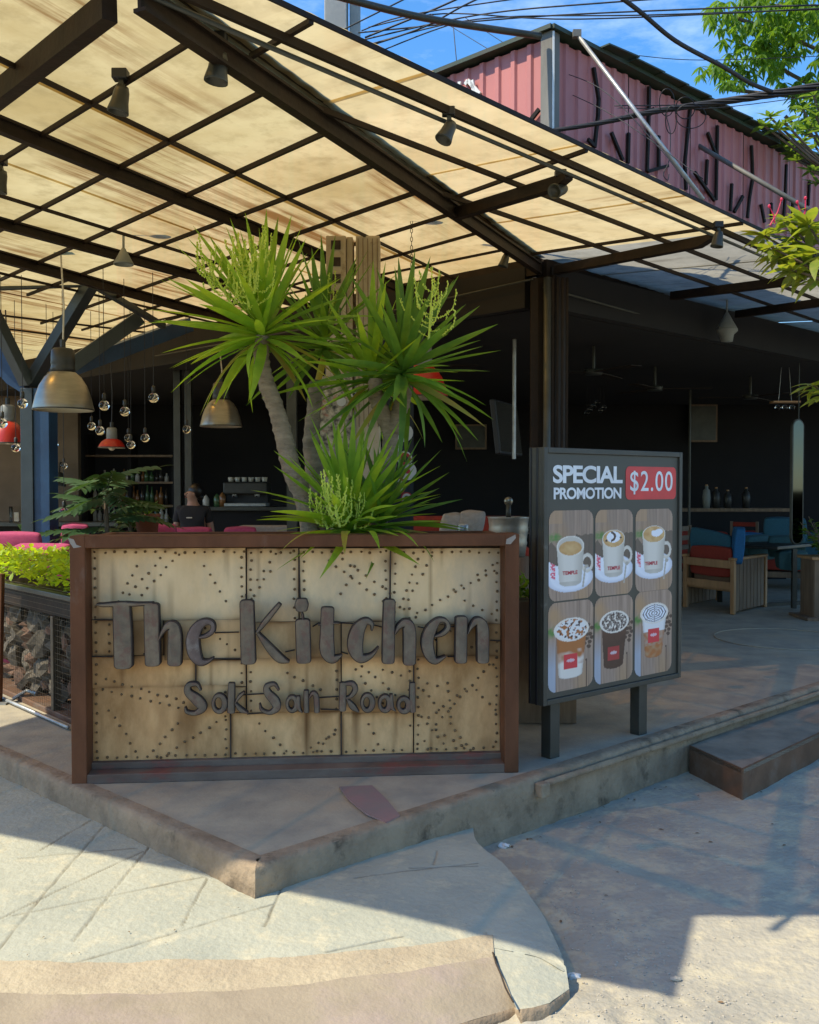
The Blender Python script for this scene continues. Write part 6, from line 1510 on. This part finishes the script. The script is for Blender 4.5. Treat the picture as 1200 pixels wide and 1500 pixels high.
for r_, z in enumerate(zs[1:]):
    n = 16
    for k in range(n):
        x = x0+.12+(x1-x0-.24)*k/(n-1); hh = rnd.uniform(.22, .32) if r_ != 0 else rnd.uniform(.12, .2)
        m = bm_[rnd.choice((0, 1, 2, 2, 3))]; p = V((x, 14.6+rnd.uniform(-.04, .04), z+.015))
        o = MB().lathe([(0, 0), (.035, 0), (.035, hh*.58), (.014, hh*.74), (.013, hh), (0, hh)], p, 10).build('bottle', m, smooth=True); tag(o, f'{mn[m]}{" tall" if hh > .27 else ""} bottle, {ordn[k]} from left, {rows[r_]} row of the bar shelves', 'bottle', 'bottles on the bar shelves, '+rows[r_]+' row')
# bar counter with coffee machine right of the waitress
c = At(350, 745, 12.6); t_ = thing('bar_counter', V((c.x, c.y, 0)), 'dark bar counter under the coffee machine', 'counter')
MB().box((c.x, c.y+.2, c.z), (1.6, .6, .05)).build('top', M_['steel2'], t_, bevel=.004); MB().box((c.x, c.y+.25, c.z/2), (1.5, .5, c.z-.05)).build('front', M_['int'], t_)
cm = thing('coffee_machine', c+V((.05, .2, .03)), 'chrome and black espresso machine on the dark bar counter', 'coffee machine'); b = c+V((.08, .2, .03))
MB().box(b+V((0, 0, .24)), (.58, .40, .16)).build('body', M_['lampcap'], cm, bevel=.02); MB().box(b+V((0, .1, .10)), (.54, .2, .2)).build('back_panel', M_['black'], cm)
MB().box(b+V((0, -.05, .02)), (.56, .36, .04)).build('drip_tray', M_['pipe'], cm, bevel=.004)
for s in (-.15, .15):
    g_ = MB().tube([b+V((s, -.12, .18)), b+V((s, -.12, .12))], .035, 10).build('group_head', M_['pipe'], cm, smooth=True); MB().tube([b+V((s, -.12, .13)), b+V((s, -.30, .12))], .012, 8).build('handle', M_['black'], g_)
for k in range(6): MB().lathe([(0, 0), (.03, 0), (.04, .06), (.034, .06), (0, .01)], b+V((-.22+k*.09, 0, .325)), 10).build('cup', M_['lampin'], cm, smooth=True)
for k, (px, py) in enumerate(((318, 738), (326, 736), (302, 740))):
    p_2 = At(px, py, 12.6); o = MB().lathe([(0, -.10), (.04, -.10), (.045, .06), (.02, .10), (0, .12)], p_2+V((0, 0, .02)), 12).build('canister', bm_[k % 3], smooth=True); tag(o, f'{("nearest", "middle", "farthest left")[k]} small canister on the bar counter left of the espresso machine', 'canister')
c = At(388, 770, 9.6); MB().box((c.x, c.y, c.z/2), (.5, .3, c.z)).build('body', M_['greyfab'], thing('grey_cabinet', V((c.x, c.y, 0)), 'grey green low cabinet behind the left yucca trunk foot', 'cabinet'), bevel=.01)
# ================================================================== WAITRESS
def skinmesh(name, J, E, m, parent, root=0, subd=2):
    """J: (pos, radius or (rx, ry))"""
    me = bpy.data.meshes.new(name); I = WM[parent].inverted(); me.from_pydata([tuple(I @ V(j[0])) for j in J], E, [])
    o = bpy.data.objects.new(name, me); COL.objects.link(o)
    md = o.modifiers.new('skin', 'SKIN'); md.use_smooth_shade = True
    for i, j in enumerate(J):
        r = j[1] if isinstance(j[1], tuple) else (j[1], j[1]); me.skin_vertices[0].data[i].radius = r
        me.skin_vertices[0].data[i].use_root = (i == root)
    s = o.modifiers.new('sub', 'SUBSURF'); s.levels = subd; s.render_levels = subd
    bpy.context.view_layer.update(); dg = bpy.context.evaluated_depsgraph_get()
    nm = bpy.data.meshes.new_from_object(o.evaluated_get(dg)); nm.materials.clear(); nm.materials.append(m)
    bpy.data.objects.remove(o); o = bpy.data.objects.new(name, nm); COL.objects.link(o); o.parent = parent; WM[o] = WM[parent]
    nm.polygons.foreach_set('use_smooth', [True]*len(nm.polygons)); return o
WY = 10.2
wc = At(283, 760, WY); wt = At(283, 712, WY).z      # crown of the head
wo = V((wc.x, WY, 0)); k = wt/1.60
wm = thing('person', wo, 'waitress with black hair in a black T-shirt, turned to the left behind the sofa', 'person')
def W(x, y, z): return wo+V((x*k, y*k, z*k))
J = [(W(0, 0, .93), (.13, .10)), (W(0, 0, 1.10), (.115, .09)), (W(0, 0, 1.28), (.14, .095)), (W(0, 0, 1.36), (.085, .07)), (W(-.005, 0, 1.42), .045), (W(-.015, -.01, 1.50), (.068, .075)), (W(-.015, -.01, 1.545), (.062, .07)),
     (W(-.165, 0, 1.31), .045), (W(-.21, -.02, 1.06), .036), (W(-.235, -.06, .84), .024), (W(-.24, -.07, .76), (.03, .018)),
     (W(.165, 0, 1.31), .045), (W(.22, .02, 1.06), .036), (W(.24, -.02, .84), .024), (W(.245, -.04, .76), (.03, .018)),
     (W(-.08, 0, .86), .085), (W(-.09, 0, .48), .055), (W(-.09, .01, .08), .036), (W(-.10, -.12, .03), .03),
     (W(.08, 0, .86), .085), (W(.09, 0, .48), .055), (W(.09, .01, .08), .036), (W(.10, -.12, .03), .03)]
E_ = [(0, 1), (1, 2), (2, 3), (3, 4), (4, 5), (5, 6), (2, 7), (7, 8), (8, 9), (9, 10), (2, 11), (11, 12), (12, 13), (13, 14), (0, 15), (15, 16), (16, 17), (17, 18), (0, 19), (19, 20), (20, 21), (21, 22)]
# fingers and thumb
for hb, s in ((10, -1), (14, 1)):
    b0 = J[hb][0]
    for q in range(4):
        f0 = len(J); o_ = V((-.018+q*.012, 0, 0))*k; L_ = (.065, .075, .07, .055)[q]*k
        J += [(b0+o_+V((0, -.005, -.02*k)), .009), (b0+o_+V((0, -.01*k, -.02*k-L_*.5)), .008), (b0+o_+V((0, .004*k, -.02*k-L_)), .007)]; E_ += [(hb, f0), (f0, f0+1), (f0+1, f0+2)]
    f0 = len(J); J += [(b0+V((0, -.03*k, .0)), .010), (b0+V((0, -.045*k, -.035*k)), .008)]; E_ += [(hb, f0), (f0, f0+1)]
hdp = skinmesh('body', J, E_, M_['skin'], wm)
# face: nose, lips, ears, eyes (turned to the left of the picture)
hd = W(-.015, -.01, 1.50); fdir = V((-.80, -.60, 0)).normalized(); fr_ = V((-fdir.y, fdir.x, 0))
MB().ball(hd+fdir*.078*k, .013*k, 8, 6, sc=(1, 1, 1.5)).build('nose', M_['skin'], hdp, smooth=True)
MB().ball(hd+fdir*.070*k+V((0, 0, -.035*k)), .015*k, 8, 6, sc=(1, 1, .4)).build('lips', M_['redfab'], hdp, smooth=True)
for s in (-1, 1):
    MB().ball(hd+fdir*.066*k+fr_*s*.028*k+V((0, 0, .012*k)), .009*k, 8, 6, sc=(1, 1, .6)).build('eye', M_['hair'], hdp, smooth=True)
    MB().ball(hd+fr_*s*.072*k, .018*k, 8, 6, sc=(.6, .6, 1.2)).build('ear', M_['skin'], hdp, smooth=True)
MB().ball(hd-fdir*.050*k+V((0, 0, .040*k)), .090*k, 20, 14, sc=(1, 1, 1.05)).build('hair', M_['hair'], wm, smooth=True)
MB().ball(hd-fdir*.115*k+V((0, 0, -.03*k)), .045*k, 12, 8).build('hair_bun', M_['hair'], wm, smooth=True)
JS = [(W(0, 0, .86), (.155, .125)), (W(0, 0, 1.10), (.135, .11)), (W(0, 0, 1.28), (.155, .11)), (W(0, 0, 1.365), (.09, .075)), (W(-.165, 0, 1.31), .060), (W(-.20, -.01, 1.14), .054), (W(.165, 0, 1.31), .060), (W(.20, .01, 1.14), .054)]
shirt = skinmesh('shirt', JS, [(0, 1), (1, 2), (2, 3), (2, 4), (4, 5), (2, 6), (6, 7)], M_['shirt'], wm)
JT = [(W(0, 0, .90), (.145, .115)), (W(-.085, 0, .80), .10), (W(-.09, 0, .45), .072), (W(-.09, .01, .10), .055), (W(.085, 0, .80), .10), (W(.09, 0, .45), .072), (W(.09, .01, .10), .055)]
skinmesh('trousers', JT, [(0, 1), (1, 2), (2, 3), (0, 4), (4, 5), (5, 6)], M_['shirt'], wm)
MB().box(W(-.02, -.118, 1.22), (.06, .004, .012)).build('name_tag', M_['lampin'], shirt)
MB().box(W(-.01, -.132, 1.02), (.07, .004, .014)).build('apron_print', M_['lampin'], shirt)
# ================================================================== TREES ON THE RIGHT
tl = [oval_leaf('leaf', 1, .26, M_['leafmid'], droop=d) for d in (.1, .3)]
cluster = []
def whorl(c, n, L, up=.2, spread=1.0):
    out = []
    a0 = rnd.uniform(0, 6.28)
    for i in range(n): out.append((c, a0+2*PI*i/n+rnd.uniform(-.25, .25), rnd.uniform(up-.5, up+.2), rnd.uniform(-.4, .4), L*rnd.uniform(.8, 1.15)))
    return out
def blob(px, py, rx, ry, Y_, dep, n, L, up=-.3, nl=7):
    out = []
    for _ in range(n):
        while True:
            a, b = rnd.uniform(-1, 1), rnd.uniform(-1, 1)
            if a*a+b*b < 1: break
        c = At(px+a*rx, py+b*ry, Y_+rnd.uniform(-dep, dep)); out += whorl(c, nl, L, up)
    return out
def emit_tree(t_, spots, meshes, cap=300):
    spots.sort(key=lambda s: -s[4]/s[0].y)
    for s in spots[:cap]:
        o = place_leaf(t_, s[0], s[1], s[2], s[4], meshes=meshes, dr=rnd.randrange(len(meshes)), roll=s[3])
    if len(spots) > cap: leafcloud('foliage', meshes[0], spots[cap:], t_, 'stuff')
tb_ = At(1330, 300, 10.5); t1 = thing('shade_tree', V((tb_.x, tb_.y, ROADZ)), 'big leafy tree with hanging bright green leaves filling the top right corner', 'tree')
MB().tube([V((tb_.x, tb_.y, ROADZ-.1)), V((tb_.x-.1, tb_.y, 3)), At(1290, 150, 10.5), At(1230, 0, 10.5)], [.2, .16, .12, .07], 12).build('trunk', M_['bark'], t1, smooth=True)
for q in (((1290, 160), (1180, 120), (1080, 60)), ((1290, 120), (1170, 60), (1060, 20)), ((1280, 200), (1190, 200), (1150, 170)), ((1290, 150), (1150, 140), (1060, 130)), ((1240, 20), (1150, 10), (1090, 5))):
    MB().tube(curve_pts([At(x, y, 10.5) for x, y in q], 6), .02, 6).build('branch', M_['bark'], t1, smooth=True)
sp = []
for args in ((1120, 20, 85, 36, 10.3, .6, 120, .135), (1180, 70, 70, 62, 10.4, .7, 120, .135), (1090, 60, 32, 32, 10.2, .4, 36, .13), (1065, 105, 44, 20, 10.0, .3, 46, .12), (1135, 62, 26, 40, 10.2, .4, 36, .13), (1185, 150, 32, 42, 10.3, .5, 60, .13), (1250, 80, 60, 120, 10.8, .7, 90, .14), (1170, -30, 110, 40, 10.6, .8, 60, .14)):
    sp += blob(*args, up=-.55)
emit_tree(t1, sp, tl)
fl = [oval_leaf('leaf', 1, .32, M_['leafmid2'], droop=d) for d in (.05, .2)]
tb_ = At(1290, 420, 9.0); t2 = thing('frangipani_tree', V((tb_.x, tb_.y, ROADZ)), 'frangipani tree with rosettes of stiff leaves above the red wall at right', 'tree')
MB().tube([V((tb_.x, tb_.y, ROADZ-.1)), V((tb_.x, tb_.y, 2.4)), At(1250, 330, 9.0), At(1215, 250, 9.0)], [.12, .10, .07, .04], 10).build('trunk', M_['bark'], t2, smooth=True)
sp = []
for (px, py) in ((1128, 172), (1140, 190), (1150, 180), (1158, 200), (1148, 215), (1172, 210), (1185, 190), (1180, 228), (1168, 235), (1195, 215), (1196, 170), (1188, 250), (1200, 240), (1176, 160), (1192, 140), (1205, 190), (1215, 160), (1162, 225), (1120, 185), (1198, 268), (1220, 230)):
    c = At(px, py, 9.0+rnd.uniform(-.3, .3)); MB().tube([c, c.lerp(At(1240, 260, 9.0), .5)+V((0, 0, -.05)), At(1240, 270, 9.0)], .011, 5).build('branch', M_['bark'], t2)
    sp += whorl(c, 10, .14, .35)
emit_tree(t2, sp, fl)
# croton / plumeria near the canopy tip, right edge
cl_ = [oval_leaf('leaf', 1, .27, M_['leafcroton'], droop=d, seg=5) for d in (.05, .25, .4)]
t3 = thing('croton_shrub', At(1290, 1000, 5.6)*1.0, 'tall shrub at the right edge with glossy yellow green leaves and pink buds', 'shrub'); b = At(1290, 1000, 5.6); 
stems = [((1120, 345), .15), ((1140, 375), .17), ((1165, 350), .19), ((1185, 330), .2), ((1178, 385), .2), ((1200, 370), .22), ((1150, 320), .13), ((1195, 405), .2), ((1212, 340), .2), ((1130, 362), .12), ((1192, 565), .14), ((1203, 575), .15), ((1160, 395), .16), ((1170, 368), .18)]
root = V((At(1300, 700, 5.6).x, 5.6, ROADZ))
MB().tube([root, V((root.x, 5.6, 1.6)), At(1260, 430, 5.6)], [.06, .05, .03], 8).build('trunk', M_['bark'], t3, smooth=True)
for (q, l) in stems:
    c = At(q[0], q[1], 5.6+rnd.uniform(-.2, .2)); MB().tube([At(1260, 440 if q[1] < 500 else 620, 5.6), c.lerp(At(1240, 420 if q[1] < 500 else 600, 5.6), .4), c], [.012, .009, .006], 6).build('stem', M_['bark'], t3, smooth=True)
    for s in whorl(c, 10 if l > .14 else 8, l, .35)+whorl(c-V((0, 0, .02)), 5, l*.9, -.1):
        place_leaf(t3, s[0], s[1], s[2], s[4], meshes=cl_, dr=rnd.randrange(3), roll=s[3], sc=1.1)
for (a, b) in (((1128, 330), (1145, 292)), ((1135, 328), (1127, 302)), ((1175, 325), (1180, 290)), ((1172, 325), (1168, 296))):
    A_ = At(*a, 5.6); B_ = At(*b, 5.6); MB().tube([A_, (A_+B_)/2+V((.01, 0, 0)), B_], [.005, .004, .003], 5).build('bud_stem', M_['petal'], t3)
    MB().ball(B_, .009, 7, 5, sc=(1, 1, 1.3)).build('pink_bud', M_['petal'], t3)
# trees across the street behind the viewer (the mirror and the glass bulbs reflect them)
far_leaf = oval_leaf('leaf', 1, .45, M_['leafmid'])
for i, (x, y, h, dsc) in enumerate(((-9, -13, 5.5, 'rounded'), (-2, -14, 6.5, 'tallest'), (6, -13, 5.2, 'low spreading'), (13, -14, 6, 'dense'))):
    t_ = thing('street_tree', (x, y, ROADZ), f'{dsc} street tree across the road behind the viewer', 'tree', 'trees across the road')
    MB().tube([(x, y, ROADZ-.1), (x+.1, y, 2), (x, y, h-1.5)], [.22, .17, .1], 8).build('trunk', M_['bark'], t_, smooth=True)
    sp = []
    for _ in range(900):
        a, b_, c_ = rnd.gauss(0, 1.3), rnd.gauss(0, 1.0), rnd.gauss(0, 1.1); sp.append((V((x+a, y+b_, h-.8+c_)), rnd.uniform(0, 6.28), rnd.uniform(-1, 1), 0, rnd.uniform(.25, .5)))
    leafcloud('crown', far_leaf, sp, t_, 'stuff')
# ================================================================== DIM CLUTTER DEEP INSIDE
def inner_table(px, Y_, lb):
    c = At(px, 800, Y_); t_ = thing('dining_table', (c.x, Y_, 0), lb, 'table', 'dim dining tables inside')
    MB().box((c.x, Y_, .73), (.8, .8, .035)).build('table_top', M_['woodgrey'], t_, bevel=.004)
    for sx in (-1, 1):
        for sy in (-1, 1): MB().box((c.x+sx*.34, Y_+sy*.34, .36), (.05, .05, .71)).build('leg', M_['steel2'], t_)
    for k_, (dx, m) in enumerate(((-.2, 'lampin'), (.12, 'terracotta'), (.25, 'greyfab'))):
        o = MB().lathe([(0, 0), (.035, 0), (.04, .09), (.03, .12), (0, .12)], (c.x+dx, Y_-.1, .749), 12).build('cup', M_[m], smooth=True); tag(o, ('cream', 'terracotta', 'grey')[k_]+' cup on the '+lb, 'cup', 'cups on the dim tables')
def inner_chair(px, Y_, rz, lb, m='woodgrey'):
    c = At(px, 800, Y_); t_ = thing('dining_chair', (c.x, Y_, 0), lb, 'chair', 'dim dining chairs inside', rz)
    Mx = WM[t_]; T = lambda x, y, z: Mx @ V((x, y, z)); R_ = Matrix.Rotation(rz, 3, 'Z')
    MB().box(T(0, 0, .45), (.42, .42, .04), R_).build('seat', M_[m], t_, bevel=.01)
    for sx in (-.18, .18):
        MB().box(T(sx, -.18, .22), (.035, .035, .44), R_).build('leg', M_['woodgrey'], t_); MB().box(T(sx, .18, .45), (.035, .035, .90), R_).build('leg', M_['woodgrey'], t_)
    for z in (.62, .74, .86): MB().box(T(0, .19, z), (.36, .02, .06), R_).build('back_slat', M_[m], t_)
inner_table(640, 10.5, 'dark wooden table right behind the low yucca'); inner_table(720, 12.0, 'farther dark wooden table left of the corner pillar'); inner_table(890, 12.5, 'dark wooden table behind the promotion board')
inner_chair(665, 9.7, 2.6, 'dark slatted chair in front of the nearer inner table'); inner_chair(700, 11.0, .4, 'red seated chair between the two inner tables', 'redfab'); inner_chair(625, 12.0, -.5, 'dark chair half hidden behind the yucca leaves')
inner_chair(1022, 12.2, .9, 'dark chair just behind the teak armchair'); inner_chair(1085, 13.6, -.6, 'dark red chair by the back sideboard', 'redfab')
# framed pictures and a shelf on the far wall
for k_, (px, py, w_, h_, m, lb) in enumerate(((690, 640, .5, .4, 'woodgrey', 'dim framed picture on the back wall left of the television'), (900, 560, .7, .5, 'brownfab', 'dim brown framed picture high on the back wall'), (1030, 620, .45, .6, 'woodgrey', 'dim tall framed picture on the back wall right of the board'))):
    c = At(px, py, 15.3); t_ = thing('wall_picture', c, lb, 'picture', 'dim pictures on the back wall')
    MB().box(c, (w_, .04, h_)).build('frame', M_['woodgrey'], t_, bevel=.004); MB().box(c+V((0, -.025, 0)), (w_-.06, .01, h_-.06)).build('canvas', M_['steel2'], t_)
for k_, (px, y0) in enumerate(((600, 8.5), (870, 9.0), (960, 10.5), (1100, 11.5))):
    a = At(px, 500, y0); t_ = thing('ceiling_fan', (a.x, y0, CEIL), ('leftmost', 'second', 'third', 'rightmost')[k_]+' dark ceiling fan under the inner ceiling', 'ceiling fan', 'dark ceiling fans inside')
    MB().tube([V((a.x, y0, CEIL)), V((a.x, y0, CEIL-.22))], .015, 6).build('rod', M_['steel2'], t_); MB().lathe([(0, -.03), (.08, -.03), (.09, .02), (0, .03)], (a.x, y0, CEIL-.24), 14).build('motor', M_['steel2'], t_, smooth=True)
    for j in range(3):
        an = j*2.094+k_; d_ = V((math.cos(an), math.sin(an), 0)); MB().bar(V((a.x, y0, CEIL-.25))+d_*.08, V((a.x, y0, CEIL-.25))+d_*.60, .12, .008).build('blade', M_['steel'], t_)
# dry leaf litter and flakes on the pavement and in the road corner
lt = oval_leaf('leaf', 1, .45, mat('dry_leaf', (.22, .14, .07), (.13, .085, .045), scale=30, rough=.9), droop=.1)
sp = []
for _ in range(70):
    x, y = rnd.uniform(.3, 2.4), rnd.uniform(2.7, 5.2)
    if rnd.random() < .5: q = pl(0, rnd.uniform(1.3, 4.5))+oR*abs(rnd.gauss(.03, .08)); x, y = q.x, q.y-.02
    sp.append((V((x, y, roadz(x, y)+.004)), rnd.uniform(0, 6.28), rnd.uniform(-.1, .15), rnd.uniform(-.3, .3), rnd.uniform(.010, .026)))
for _ in range(26):
    x, y = rnd.uniform(-1.8, .2), rnd.uniform(3.0, 3.9)
    if (V((x, y, 0))-K0).dot(oL) > .03 and (V((x, y, 0))-K0).dot(oR) > .03 or y < 3.3: sp.append((V((x, y, zpave(V((x, y, 0)))+.007)), rnd.uniform(0, 6.28), 0, 0, rnd.uniform(.006, .014)))
tag(leafcloud('leaf_litter', lt, sp, None, 'stuff'), 'scattered bits of dry leaf on the road and pavement', 'leaf litter')
